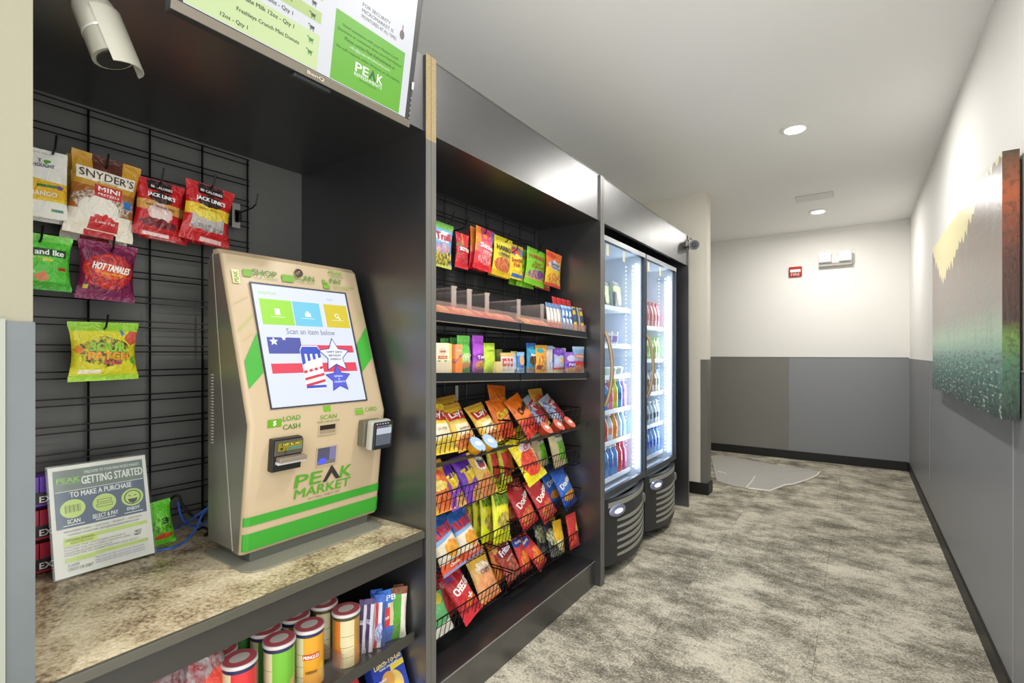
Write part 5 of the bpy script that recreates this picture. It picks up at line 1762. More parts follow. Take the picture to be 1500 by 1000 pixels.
design('violet_cookie', '#8a5cc4', [('ell', .55, .7, .45, .15, '#cfc2e2'), ('ell', .5, .42, .46, .12, '#6a3fb0'), ('food', .5, .14, .5, .14, '#d9b27a', '#b88a4a', 6)], [('Pizza', .05, .42, .7, .13, '#f0e8f4', {'bold': .04})])
design('sky_cookie', '#7fa9d4', [('ell', .5, .62, .42, .10, '#d8806a'), ('rect', .5, .36, .5, .09, '#c8343a'), ('food', .5, .15, .5, .15, '#c8865a', '#a8643a', 6), ('rect', .5, .95, .5, .06, '#a9c4dc')], [('Chips', -.05, .62, .6, .08, '#f2f0ee', {'bold': .03})])
stand_px('teal_bag', 'cookie_bag', 'teal and blue cookie bag at the shelf joint', 'bag', 771, 785, 503, -1.325, .016)
stand_px('gold_bag', 'cookie_bag', 'golden cookie bag with a teal corner', 'bag', 784, 801, 506, -1.315, .014)
for k in range(2):
    stand_px('pale_bag', 'cookie_bag', ['plain pale grey packet edge-on against the golden bag', 'plain pale grey packet edge-on against the blue foil packet'][k], 'packet', 796 + k * 4, 803 + k * 4, 507, -1.33, .008, yaw=-40)
stand_px('blue_foil', 'cookie_bag', 'shiny blue foil packet leaning beside the pale packets', 'packet', 804, 813, 508, -1.325, .010, roll=8)
stand_px('lilac_cookie', 'cookie_bag', 'lilac cookie bag with a red stripe', 'bag', 811, 829, 510, -1.31, .013)
stand_px('violet_cookie', 'cookie_bag', 'violet cookie bag slumped between lilac and sky blue bags', 'bag', 827, 843, 516, -1.29, .011)
stand_px('sky_cookie', 'cookie_bag', 'sky blue cookie bag with a red band at the cabinet side', 'bag', 841, 858, 508, -1.292, .012)

# price tag strips under the shelves
t = tag(MB().box(XG2 + .012, XG2 + .014, P(664, 560, x=XG2).y, P(668, 560, x=XG2).y, 1.06, 1.13).build('price_tag', mat('tag_white', '#b9bab4', rough=.5)), 'white paper tag hanging under the lower shelf', 'tag')

# ================================================================ wire baskets
g_bk = 'black wire baskets in the snack bay'
RIM = [.978, .762, .530, .305]
words_t = ['uppermost', 'second from the top', 'third from the top', 'lowest']
sides = [('next to the kiosk bay', SY[0], SY[1] - .012), ('next to the coolers', SY[2] + .004, SY[3])]


def basket(label, y0, y1, zr):
    """level rim, sloping front, floor grid, lower front ledge wire"""
    xb, xf, xfb = XG2 + .012, -1.256, -1.275
    zb = zr - .085
    t = thing('wire_basket', label, 'basket', (-1.39, (y0 + y1) / 2, zb), g_bk)
    MB().tube([(xb, y0, zr), (xf, y0, zr), (xf, y1, zr), (xb, y1, zr)], .0028, 6, closed=True).build('rim', WIRE, t, smooth=True)
    n = int((y1 - y0) / .026)
    fw = MB()
    for k in range(n + 1):
        y = y0 + (y1 - y0) * k / n
        fw.tube([(xf, y, zr), (xfb, y, zb)], .0014, 4)
    fw.tube([(xf - .008, y0, zr - .035), (xf - .008, y1, zr - .035)], .0014, 4)
    o = fw.build('front_wires', WIRE, t, kind='stuff')
    fl = MB()
    for k in range(n + 1):
        y = y0 + (y1 - y0) * k / n
        fl.tube([(xfb, y, zb), (xb, y, zb)], .0014, 4)
    for k in range(7):
        x = xfb + (xb - xfb) * k / 6
        fl.tube([(x, y0, zb), (x, y1, zb)], .0018, 4)
    fl.build('floor_wires', WIRE, t, kind='stuff')
    sd = MB()
    for y in (y0, y1):
        for k in range(9):
            f = k / 8
            sd.tube([(xf + (xb - xf) * f, y, zr), (xfb + (xb - xfb) * f, y, zb)], .0014, 4)
    sd.build('side_wires', WIRE, t, kind='stuff')
    MB().tube([(xb, y0 + .06, zb - .015), (xfb + .005, y0 + .06, zb - .010), (xfb + .045, y0 + .06, zb + .012)], .003, 6).build('front_bracket', WIRE, t, smooth=True)
    MB().tube([(xb, y1 - .06, zb - .015), (xfb + .005, y1 - .06, zb - .010), (xfb + .045, y1 - .06, zb + .012)], .003, 6).build('front_bracket', WIRE, t, smooth=True)
    return t


for k, zr in enumerate(RIM):
    for (sd_, y0, y1) in sides:
        basket('black wire basket, %s, %s' % (words_t[k], sd_), y0, y1, zr)
# ledge racks in front of the uppermost baskets carry dip cups
for (sd_, y0, y1) in sides:
    t = thing('wire_ledge', 'narrow black wire ledge for dip cups below the uppermost basket, %s' % sd_, 'rack', (-1.22, (y0 + y1) / 2, .868), 'wire ledges for dip cups')
    zb = .875
    for dx in (0, .02, .04, .055):
        MB().tube([(-1.262 + dx, y0 + .01, zb + dx * .12), (-1.262 + dx, y1 - .01, zb + dx * .12)], .0020, 6).build('long_wire', mat('chrome_wire', '#4d4d49', rough=.3, metal=.7), t, smooth=True)
    for yy in (y0 + .03, (y0 + y1) / 2, y1 - .03):
        MB().tube([(-1.27, yy, zb - .004), (-1.205, yy, zb + .004), (-1.195, yy, zb + .03)], .0022, 6).build('cross_wire', WIRE, t, smooth=True)


def dip_cup(u, v, lid, cup, label, grp):
    q = P(u, v, x=-1.236)
    t = thing('dip_cup', label, 'cup', (q.x - .012, q.y, .905), grp)
    MB().lathe([(.024, -.018), (.026, -.016), (.034, .018)], 24).build('cup', mat('cup_' + cup, cup, rough=.3), t, smooth=True, local=True)
    ld_ = MB().lathe([(.037, .018), (.038, .020), (.037, .0225)], 24).build('foil_lid', mat('lid_' + lid, lid, rough=.3, var=.2, vscale=60), t, smooth=True, local=True)
    s_ = Sheet(lambda a, b, off: Vector((-b, a, .0229 + off)), ld_, local=True)
    s_.ell(0, 0, .020, .012, ink('#e8e2dc'), 'lid_print', 1)
    s_.flush()
    t.rotation_euler = (math.radians(-6), math.radians(42), 0)


for (u, lab) in ((699, 'blue-lidded cheese dip cup, nearer the kiosk bay of the two'), (717, 'blue-lidded cheese dip cup, nearer the coolers of the two')):
    dip_cup(u, 648, '#a3c2e6', '#d99a1c', lab, 'blue-lidded dip cups')
for (u, lab) in ((800, 'red-lidded dip cup, first of three on the ledge, nearest the kiosk bay'), (818, 'red-lidded dip cup, middle of three on the ledge'), (834, 'red-lidded dip cup, last of three on the ledge, nearest the coolers')):
    dip_cup(u, 622, '#e0705c', '#9a3a26', lab, 'red-lidded dip cups')

# ---------------------------------------------------------------- chip bags
design('lays', '#e3b53a', [('ell', .5, .5, .5, .2, '#e8c05a'), ('rect', .5, .40, .32, .13, '#e6d9b8'), ('food', .5, .14, .5, .16, '#d98a4a', '#b8623a', 6), ('ell', .9, .4, .18, .2, '#d8a04a'), ('below', .05, 0, '#d9b03a'), ('rect', .5, .74, .42, .11, '#bf2a28'), ('ell', .5, .86, .34, .06, '#ecc22c'), ('rect', .5, .96, .5, .05, '#c99a3a')], [("Lay's", 0, .74, .66, .17, '#f6f2ea', {'rot': .08, 'bold': .03}), ('BARBECUE', 0, .42, .42, .04, '#7a5a3a')])
design('lays_y', '#e2c22e', [('rect', .5, .40, .34, .16, '#e6dcc0'), ('food', .6, .16, .4, .14, '#e8d05a', '#d8b02c', 5), ('rect', .5, .74, .44, .11, '#c43a34')], [("Lay's", 0, .74, .66, .17, '#f6f2ea', {'rot': .08, 'bold': .03}), ('CLASSIC', 0, .45, .4, .04, '#9a7a3a')])
design('cheetos', '#e8761e', [('food', .5, .2, .45, .2, '#d8502a', '#a83220', 6), ('below', .04, 0, '#c83a2a'), ('rect', .5, .95, .5, .05, '#dc6a1c')], [('Cheetos', 0, .62, .78, .18, '#f0c93a', {'rot': .25, 'bold': .05}), ('Crunchy', .06, .47, .4, .06, '#f4e6b0', {'rot': .25})])
design('cheetos_dark', '#e0701c', [('below', .42, 0, '#c02a24'), ('food', .5, .2, .5, .2, '#e0483a', '#8a1c18', 5)], [('Cheetos', 0, .68, .7, .16, '#2a1a12', {'rot': .3, 'bold': .05})])
design('mix', '#b9c0cc', [('below', .60, .3, '#b8303a'), ('food', .2, .5, .3, .4, '#3a5a9a', '#c9cfd8', 5), ('rect', .62, .42, .30, .12, '#b8283a'), ('below', .16, 0, '#c9a04a'), ('ell', .6, .72, .32, .10, '#c43a44')], [('Mix', .08, .72, .5, .12, '#f0e9e6', {'rot': .2, 'bold': .03})])
design('takis', '#e0b23a', [('below', .72, -.55, '#d8a02c'), ('rect', .5, .84, .5, .2, '#5a2aa0'), ('rect', .12, .55, .14, .4, '#6a34b0'), ('below', .28, .25, '#7a3ab0'), ('food', .7, .14, .4, .16, '#d8b86a', '#b8704a', 5)], [('Takis', .08, .60, .78, .26, '#ecd23a', {'rot': .2, 'bold': .06})])
design('puffs', '#d8b24a', [('ell', .55, .68, .3, .16, '#e6e0d8'), ('ell', .55, .64, .2, .07, '#b8383a'), ('food', .5, .22, .5, .24, '#d86a3a', '#c89a5a', 5)], [('Pop', .05, .71, .4, .12, '#3a4a7a', {'bold': .05})])
design('mex', '#e3a83a', [('food', .5, .4, .5, .4, '#e88a3a', '#d8503a', 4), ('ell', .4, .5, .4, .1, '#e8cf6a')], [])
design('olive_hot', '#b5b226', [('rect', .5, .5, .34, .26, '#b8322c'), ('food', .5, .3, .3, .2, '#c03a2c', '#8a1f1c', 6), ('rect', .5, .08, .5, .08, '#cdc93a')], [])
design('pork', '#e2cf1e', [('food', .45, .36, .40, .26, '#e0593a', '#c8302c', 5), ('food', .85, .45, .25, .3, '#e8b48a', '#d8884a', 5), ('below', .10, 0, '#d9cb22'), ('ell', .5, .62, .3, .08, '#e8d9e0')], [('Chips', .1, .64, .5, .10, '#c23a5a', {'rot': .4, 'bold': .03})])
design('veg', '#cdbf92', [('rect', .55, .42, .24, .26, '#6fbf2c'), ('food', .55, .34, .22, .16, '#8ad63a', '#4a9a22', 5), ('rect', .55, .66, .3, .08, '#d9d2c4'), ('rect', .5, .93, .5, .09, '#6ab03a'), ('rect', .93, .5, .07, .5, '#5aa83a'), ('food', .95, .35, .08, .18, '#e0903a', '#d8702a', 4)], [('Harvest', .04, .69, .5, .06, '#5a3a30', {'bold': .02})])
design('ruffles', '#e6dfcc', [('below', 2, 0, '#2f66b4'), ('below', .60, .12, '#7fa9d4'), ('below', .52, .12, '#e4d8be'), ('food', .6, .40, .34, .15, '#e8b23a', '#e0853a', 4), ('below', .2, 0, '#dc5a34'), ('below', .05, 0, '#8a86b0')], [('RUFFLES', 0, .74, .86, .17, '#d8303c', {'rot': .12, 'bold': .05, 'layer': 3}), ('Cheddar', 0, .14, .45, .06, '#f0e2d2')])
design('funyuns', '#d6d81e', [('food', .5, .36, .36, .16, '#d9b85a', '#6a7a2a', 4), ('rect', .5, .10, .4, .05, '#c2c41a'), ('ell', .5, .56, .42, .05, '#e8d93a')], [('FUNYUNS', 0, .74, .84, .20, '#3f7a2a', {'rot': .06, 'bold': .04})])
design('dor_r', '#c22a30', [('food', .5, .2, .45, .2, '#e08a4a', '#c8383a', 4), ('below', .06, 0, '#a81f28'), ('ell', .7, .85, .3, .1, '#d84a4a')], [('Doritos', 0, .60, .86, .13, '#f4efe6', {'rot': .35, 'bold': .05})])
design('dor_b', '#2f62c4', [('food', .5, .26, .42, .12, '#e8a84a', '#d88a2c', 3), ('rect', .5, .93, .5, .09, '#2a54ac'), ('ell', .5, .55, .45, .2, '#3f7ad4'), ('below', .1, .0, '#2a3f9a')], [('Doritos', 0, .60, .86, .13, '#f2eee8', {'rot': .3, 'bold': .05})])
design('cheezit', '#c4232c', [('rect', .5, .9, .5, .1, '#b01f2a'), ('food', .62, .25, .36, .16, '#e8a03a', '#d8402c', 4), ('below', .12, .3, '#cc2e38'), ('ell', .3, .9, .2, .04, '#5a4a9a')], [('CHEEZ-IT', .02, .66, .82, .15, '#f4efe8', {'rot': .15, 'bold': .05}), ('+', .12, .42, .3, .12, '#f4e4d8', {'bold': .04})])
design('sun', '#e3b36a', [('rect', .5, .85, .5, .18, '#dcae3c'), ('ell', .5, .62, .36, .1, '#e8cf9a'), ('food', .5, .25, .5, .28, '#e8a874', '#dc8a5a', 4), ('below', .05, 0, '#d8743a')], [('SUN', -.02, .68, .5, .12, '#f4ecdc', {'bold': .05}), ('CHIPS', 0, .56, .44, .08, '#8a4a6a', {'bold': .04})])
design('orange_s', '#e07a2a', [('food', .5, .4, .4, .3, '#e8a04a', '#d84a2a', 4)], [])
design('mint', '#5faa6a', [('ell', .6, .85, .3, .15, '#d8c83a'), ('below', .2, .1, '#e4dfd2')], [])
design('fritos', '#a8402e', [('rect', .5, .93, .5, .12, '#e0a04a'), ('ell', .5, .74, .44, .16, '#8a1f24'), ('food', .5, .25, .5, .25, '#c8705a', '#6a2a20', 4)], [('Fritos', 0, .76, .68, .16, '#e9e4f0', {'rot': .12, 'bold': .05}), ('HONEY BBQ', .02, .54, .5, .06, '#f0dcd0', {'rot': .15})])
design('redblue', '#cc2f2a', [('ell', .35, .86, .45, .12, '#2a4a9a'), ('food', .5, .36, .4, .25, '#e8903a', '#d84a2a', 4), ('below', .08, 0, '#8a2a2a')], [('Nutty', -.1, .86, .5, .10, '#f0ecf0', {'bold': .04})])
design('smart', '#22262a', [('food', .4, .55, .4, .25, '#3a5a4a', '#c9c08a', 6), ('below', .22, .2, '#3a3c3a'), ('food', .5, .1, .5, .12, '#8a8c84', '#2a2c2a', 8)], [('Smartfood', 0, .72, .6, .08, '#d8d0a0', {'rot': .3})])
design('gold_s', '#e0ae1a', [('ell', .4, .25, .4, .2, '#e9d9a4'), ('ell', .6, .5, .24, .16, '#f0c83a')], [])
design('red_s', '#cc3630', [('ell', .75, .5, .22, .22, '#dcae4a'), ('rect', .4, .3, .3, .2, '#d84a3e'), ('below', .1, 0, '#a82c28')], [])


def chip(key, label, tier, u, v, x, w, h, D=.028, lean=28, roll=0, yaw=0, grp=None):
    """leaning snack bag, centre seen at (u, v) on the depth plane x; kept above its basket floor"""
    c = P(u, v, x=x)
    a = math.radians(lean)
    zmin = RIM[tier] - .085 + h / 2 * math.cos(a) * .96
    z = max(c.z, zmin)
    c.y = min(max(c.y, SY[0] + w * .42), 2.475 - w * .56) if True else c.y
    return pack(key, 'chip_bag', label, 'bag', grp or 'snack bags in the %s row of baskets' % words_t[tier], (c.x, c.y, z), w, h, D, lean, roll, yaw)


# uppermost row
chip('lays_y', 'yellow potato chip bag with red banner pressed against the cabinet side', 0, 641, 628, -1.315, .135, .20, .026, 27, 2)
chip('lays', 'gold barbecue chip bag behind another one in the uppermost basket', 0, 664, 612, -1.415, .135, .20, .022, 27, -4)
chip('lays', 'gold barbecue chip bag in front, between yellow bag and its twin', 0, 672, 625, -1.325, .135, .20, .026, 30, -5)
chip('lays', 'gold barbecue chip bag beside the orange cheese puff bag', 0, 709, 621, -1.325, .132, .195, .026, 33, -8)
chip('cheetos', 'orange cheese puff bag standing rearmost with pointed corner', 0, 730, 594, -1.43, .14, .20, .022, 12, 6)
chip('cheetos', 'orange cheese puff bag with yellow lettering beside the barbecue bag', 0, 734, 614, -1.35, .14, .19, .026, 22, -3)
chip('cheetos_dark', 'orange and red cheese puff bag leaning out over the rim', 0, 766, 613, -1.315, .15, .21, .028, 30, -16)
chip('mix', 'white, blue and red snack mix bag next to the orange puffs', 0, 783, 605, -1.36, .14, .19, .026, 36, -16)
chip('mix', 'white, blue and red snack mix bag at the basket end', 0, 811, 606, -1.35, .14, .19, .026, 36, -16)
chip('mex', 'gold topped snack bag hidden behind the snack mix', 0, 790, 592, -1.44, .14, .18, .02, 20, 0)
# second row
chip('mex', 'yellow and orange snack bag pressed against the cabinet side, second row', 1, 641, 712, -1.315, .12, .20, .026, 25, 0)
chip('takis', 'purple rolled chip bag nearer the cabinet side', 1, 660, 711, -1.315, .10, .185, .024, 28, -6)
chip('takis', 'purple rolled chip bag beside the popcorn bag', 1, 684, 702, -1.325, .11, .20, .024, 28, -4)
chip('puffs', 'tan popcorn bag with a round white logo', 1, 704, 700, -1.33, .115, .205, .026, 28, -6)
chip('olive_hot', 'olive and red hot snack bag, first of two standing upright', 1, 722, 692, -1.38, .08, .19, .022, 12, 0)
chip('olive_hot', 'olive and red hot snack bag, second of two standing upright', 1, 738, 692, -1.36, .085, .19, .022, 12, 0)
chip('orange_s', 'orange snack bag tucked behind the big yellow bag', 1, 738, 662, -1.44, .13, .20, .02, 16, 5)
chip('pork', 'big bright yellow snack bag with red picture leaning over the rim', 1, 768, 688, -1.315, .19, .27, .034, 30, -10)
chip('veg', 'tan and green vegetable crisps bag behind its twin', 1, 789, 660, -1.40, .13, .21, .024, 14, -4)
chip('veg', 'tan and green vegetable crisps bag in front at the basket end', 1, 815, 666, -1.34, .15, .23, .026, 15, -2)
# third row
chip('ruffles', 'blue ridged chip bag rearmost by the cabinet side', 2, 657, 772, -1.44, .14, .20, .02, 20, 3)
chip('ruffles', 'blue ridged chip bag in the middle of its stack', 2, 676, 776, -1.40, .14, .20, .02, 22, -3)
chip('ruffles', 'blue and cream ridged chip bag in front by the cabinet side', 2, 651, 797, -1.315, .14, .21, .026, 28, -6)
chip('ruffles', 'blue and cream ridged chip bag in front beside the yellow onion rings', 2, 680, 792, -1.335, .13, .20, .026, 27, -4)
chip('funyuns', 'yellow onion ring bag lying under the basket above', 2, 684, 752, -1.45, .12, .20, .018, 18, 0)
chip('funyuns', 'yellow onion ring bag rearmost of the standing ones', 2, 703, 772, -1.415, .11, .24, .018, 12, 9)
chip('funyuns', 'yellow onion ring bag in the middle of the standing ones', 2, 714, 768, -1.367, .11, .24, .018, 12, 9)
chip('funyuns', 'yellow onion ring bag in front of the standing ones', 2, 733, 777, -1.315, .125, .25, .024, 12, 9)
chip('dor_r', 'red tortilla chip bag half hidden behind the yellow bags', 2, 747, 744, -1.44, .15, .21, .02, 18, 0)
chip('dor_r', 'red tortilla chip bag beside the yellow onion rings', 2, 763, 759, -1.35, .15, .23, .028, 26, -10)
chip('dor_r', 'red tortilla chip bag beside the blue ones', 2, 791, 742, -1.33, .15, .23, .028, 27, -12)
chip('dor_b', 'blue tortilla chip bag beside the red one', 2, 810, 723, -1.41, .15, .23, .020, 20, -8)
chip('dor_b', 'blue tortilla chip bag at the basket end', 2, 829, 723, -1.33, .15, .23, .026, 22, -10)
# lowest row
chip('cheezit', 'red cheese cracker bag behind its twin by the cabinet side', 3, 655, 866, -1.40, .12, .20, .02, 26, -8)
chip('cheezit', 'red cheese cracker bag in front', 3, 676, 881, -1.315, .125, .20, .026, 30, -14)
chip('mint', 'green and white snack bag at the cabinet side in the lowest basket', 3, 641, 902, -1.315, .11, .15, .02, 30, 0)
chip('sun', 'tan multigrain chip bag beside the red cracker bag', 3, 706, 862, -1.345, .145, .22, .026, 26, -4)
chip('orange_s', 'orange snack bag wedged behind the multigrain chips', 3, 727, 855, -1.39, .09, .20, .02, 20, 0)
chip('fritos', 'dark red corn chip bag at the basket joint', 3, 742, 829, -1.36, .13, .19, .024, 24, -12)
chip('redblue', 'red and blue snack bag, first of two beside the basket joint', 3, 764, 813, -1.35, .09, .17, .022, 22, -4)
chip('redblue', 'red and blue snack bag, second of two, tipped over', 3, 780, 817, -1.33, .10, .18, .024, 34, -20)
chip('smart', 'black popcorn bag with yellow picture, nearer the basket joint', 3, 792, 797, -1.385, .11, .19, .020, 20, 6)
chip('smart', 'black popcorn bag with yellow picture, next to the golden bag', 3, 809, 797, -1.325, .11, .18, .020, 24, 8)
chip('gold_s', 'golden snack bag standing in front of the red one', 3, 818, 789, -1.31, .09, .17, .020, 12, 6)
chip('gold_s', 'golden snack bag behind the black popcorn bags', 3, 808, 776, -1.42, .09, .18, .02, 12, 4)
chip('red_s', 'red snack bag with a gold emblem at the basket end', 3, 842, 786, -1.285, .11, .18, .020, 10, 2)
chip('red_s', 'red snack bag half hidden behind the golden bag', 3, 823, 776, -1.43, .12, .18, .02, 12, 0)

# ================================================================ glass door coolers
def arc_strip(y0, y1, z0, z1, bulge, xbase, thick, m, name, parent, n=14, zcurve=0.0, bevel=0):
    """panel that bows towards the corridor: plan curve along y"""
    mb = MB()
    vs, fs = [], []
    for i in range(n + 1):
        f = i / n
        y = y0 + (y1 - y0) * f
        x = xbase + bulge * (1 - (2 * f - 1) ** 2)
        dz = -zcurve * (1 - (2 * f - 1) ** 2)
        vs += [(x, y, z0 + dz), (x, y, z1 + dz * .3), (x - thick, y, z1 + dz * .3), (x - thick, y, z0 + dz)]
    for i in range(n):
        a = 4 * i
        for k in range(4):
            l = (k + 1) % 4
            fs.append((a + k, a + l, a + 4 + l, a + 4 + k))
    fs += [(3, 2, 1, 0), (4 * n, 4 * n + 1, 4 * n + 2, 4 * n + 3)]
    mb.add(vs, fs)
    return mb.build(name, m, parent, smooth=True, sharp=35)


cab_w = mat('cooler_interior_white', '#c9d6e4', rough=.35)
cab_b = mat('cooler_black', '#15181d', rough=.35)
frame_s = mat('cooler_door_frame', '#4a5058', rough=.35, metal=.5)
frame_l = mat('cooler_top_trim', '#a8adb2', rough=.3, metal=.5)
glass = clear_mat('cooler_glass', (0.955, 0.975, 1.0, 1), gloss=.02, rough=.01)
bronze = mat('handle_bronze', '#a48e70', rough=.35, metal=.35)
grille_d = mat('grille_dark', '#2b2d2f', rough=.45)
grille_l = mat('grille_light', '#93938a', rough=.4)
led = mat('led_white', (0.86, 0.93, 1.0, 1), emit=4.0)
led_refl = mat('led_reflection_glow', (0.86, 0.93, 1.0, 1), emit=1.5)
XD = -1.165


def cooler(y0, y1, shelves, label):
    t = thing('glass_door_cooler', label, 'refrigerator', (-1.5, (y0 + y1) / 2, 0), 'glass door coolers')
    xb = -1.88
    xi = XD - .024
    zb, zt = .42, 1.955
    box('side_wall', xb, xi, y0, y0 + .012, .04, zt, cab_b, t)
    box('side_wall', xb, xi, y1 - .012, y1, .04, zt, cab_b, t)
    box('inner_wall', xb + .03, xi, y0 + .0125, y0 + .03, zb, zt - .03, cab_w, t)
    box('inner_wall', xb + .03, xi, y1 - .03, y1 - .0125, zb, zt - .03, cab_w, t)
    box('rear_wall', xb, xb + .03, y0 + .0125, y1 - .0125, .04, zt, cab_w, t)
    box('top', xb + .0305, xi, y0 + .0125, y1 - .0125, zt - .03, zt, cab_w, t)
    box('floor_pan', xb + .0305, xi, y0 + .0305, y1 - .0305, zb, zb + .03, cab_w, t)
    box('machine_box', xb + .0305, xi - .03, y0 + .0125, y1 - .0125, .04, zb - .002, cab_b, t)
    # door
    z0, z1 = .455, 1.945
    ya, yb_, yc, yd = y0 + .002, y0 + .014, y1 - .014, y1 - .002
    vs = []
    for x in (XD, XD - .022):
        vs += [(x, ya, z0), (x, yd, z0), (x, yd, z1), (x, ya, z1), (x, yb_, z0 + .035), (x, yc, z0 + .035), (x, yc, z1 - .03), (x, yb_, z1 - .03)]
    fs = []
    for k in range(4):
        l = (k + 1) % 4
        fs += [(k, l, 4 + l, 4 + k), (8 + l, 8 + k, 12 + k, 12 + l), (l, k, 8 + k, 8 + l), (4 + k, 4 + l, 12 + l, 12 + k)]
    door = MB().add(vs, fs).build('door', frame_s, t)
    box('top_trim', XD, XD + .002, ya, yd, z1 - .030, z1 - .002, frame_l, door)
    box('door_glass', XD - .016, XD - .012, y0 + .0145, y1 - .0145, z0 + .0355, z1 - .0305, glass, door)
    # curved handle on the near stile
    pts = []
    for k in range(13):
        f = k / 12
        zz = .985 + .415 * f
        bow = math.sin(PI * f)
        pts.append((XD + .003 + .040 * bow ** .7, y0 + .009 + .008 * bow, zz))
    MB().tube(pts, .011, 10).build('handle', bronze, door, smooth=True)
    # light strips on both front corners
    for k, yy in enumerate((y0 + .052, y1 - .052)):
        MB().tube([(xi - .022, yy, zb + .09), (xi - .022, yy, zt - .08)], .0085, 8).build('light_strip', led, t)
    # glowing dots stand in for LED reflections on the side wall: one mesh, they are far too small to pick apart
    dt = MB()
    for j in range(50):
        zz = zb + .10 + j * (zt - .09 - zb - .10) / 49
        dt.box(xi - .058, xi - .048, y1 - .0325, y1 - .0302, zz - .008, zz + .006)
        dt.box(xi - .105, xi - .098, y1 - .0315, y1 - .0302, zz - .005, zz + .004)
    dt.build('reflection_dots', led_refl, t, kind='stuff')
    for zz in shelves:
        box('shelf', xb + .05, -1.262, y0 + .034, y1 - .034, zz - .012, zz, mat('cooler_shelf_wire', '#d5dde6', rough=.4), t)
        box('shelf_lip', -1.2615, -1.257, y0 + .034, y1 - .034, zz - .016, zz + .012, mat('shelf_lip_clear', '#e6edf4', rough=.25), t)
    # tape stickers on the glass
    for yy in (y0 + .06, y0 + .30):
        box('sticker', XD - .0115, XD - .011, yy, yy + .035, z1 - .105, z1 - .040, mat('sticker_cream', '#d9d4b4', rough=.6), door)
    # lower grille
    bx, bg = XD - .012, .055
    gp = arc_strip(y0 + .006, y1 - .006, .075, .438, bg, bx, .03, grille_d, 'grille_panel', t, zcurve=.02)
    top = arc_strip(y0 + .012, y1 - .010, .395, .425, bg, bx + .0015, .012, grille_l, 'grille_swoosh', gp, zcurve=.0)
    for k in range(6):
        zz = .115 + k * .040
        arc_strip(y0 + .030, y1 - .014, zz, zz + .007, bg, bx + .004, .010, grille_l, 'grille_slat', gp, zcurve=.018)
    # oval lamp badge and key lock
    f = .20
    yb_ = y0 + (y1 - y0) * f
    xbg = bx + bg * (1 - (2 * f - 1) ** 2) + .002
    b = MB().lathe([(.001, 0), (1, 0), (.92, .010), (.6, .016)], 24, (0, 0, 0), axis='x')
    b.v = [Vector((v.x * 1.0 + xbg, v.y * .075 + yb_, v.z * .036 + .372)) for v in b.v]
    b.v = [Vector((v.x - xbg + bx + .002 + bg * (1 - (2 * (v.y - y0) / (y1 - y0) - 1) ** 2), v.y, v.z)) for v in b.v]
    b.build('badge', mat('badge_silver', '#9aa0b8', rough=.25, metal=.5), gp, smooth=True)
    b = MB().lathe([(.001, 0), (1, 0), (.7, .004)], 24, (0, 0, 0), axis='x')
    b.v = [Vector((v.x + xbg + .016, v.y * .040 + yb_ - .012, v.z * .014 + .374)) for v in b.v]
    b.v = [Vector((v.x - xbg + bx + .004 + bg * (1 - (2 * (v.y - y0) / (y1 - y0) - 1) ** 2), v.y, v.z)) for v in b.v]
    b.build('badge_light', mat('badge_glow', '#c8c8ff', emit=2.2), gp, smooth=True)
    f = .88
    yb_ = y0 + (y1 - y0) * f
    xbg = bx + bg * (1 - (2 * f - 1) ** 2) + .002
    b = MB().lathe([(.001, 0), (1, 0), (.8, .008)], 20, (0, 0, 0), axis='x')
    b.v = [Vector((v.x + xbg, v.y * .028 + yb_, v.z * .034 + .335)) for v in b.v]
    b.build('lock', mat('lock_gray', '#7b7c7a', rough=.35, metal=.4), gp, smooth=True)
    box('foot', -1.8, XD - .06, y0 + .02, y0 + .06, 0, .0395, cab_b, t)
    box('foot', -1.8, XD - .06, y1 - .06, y1 - .02, 0, .0395, cab_b, t)
    ld = bpy.data.lights.new('cooler_strip_lamp', 'AREA')
    ld.shape = 'RECTANGLE'; ld.size, ld.size_y = .03, 1.3
    ld.energy = 3.5
    ld.color = (.82, .91, 1.0)
    lo = bpy.data.objects.new('strip_lamp', ld)
    COL.objects.link(lo)
    lo.parent = t
    lo.rotation_euler = (PI / 2, 0, math.radians(155))
    lo.location = Vector((xi - .034, y1 - .055, 1.2)) - t.location
    return t


SF1 = [1.564, 1.326, 1.133, .918, .726, .502]
SF2 = [1.469, 1.226, .978, .741, .514]
F1, F2 = (2.556, 3.222), (3.232, 3.900)
cooler(F1[0], F1[1], SF1, 'tall glass door cooler with a curved grille, next to the snack shelves')
cooler(F2[0], F2[1], SF2, 'tall glass door cooler with a curved grille, next to the wall opening')


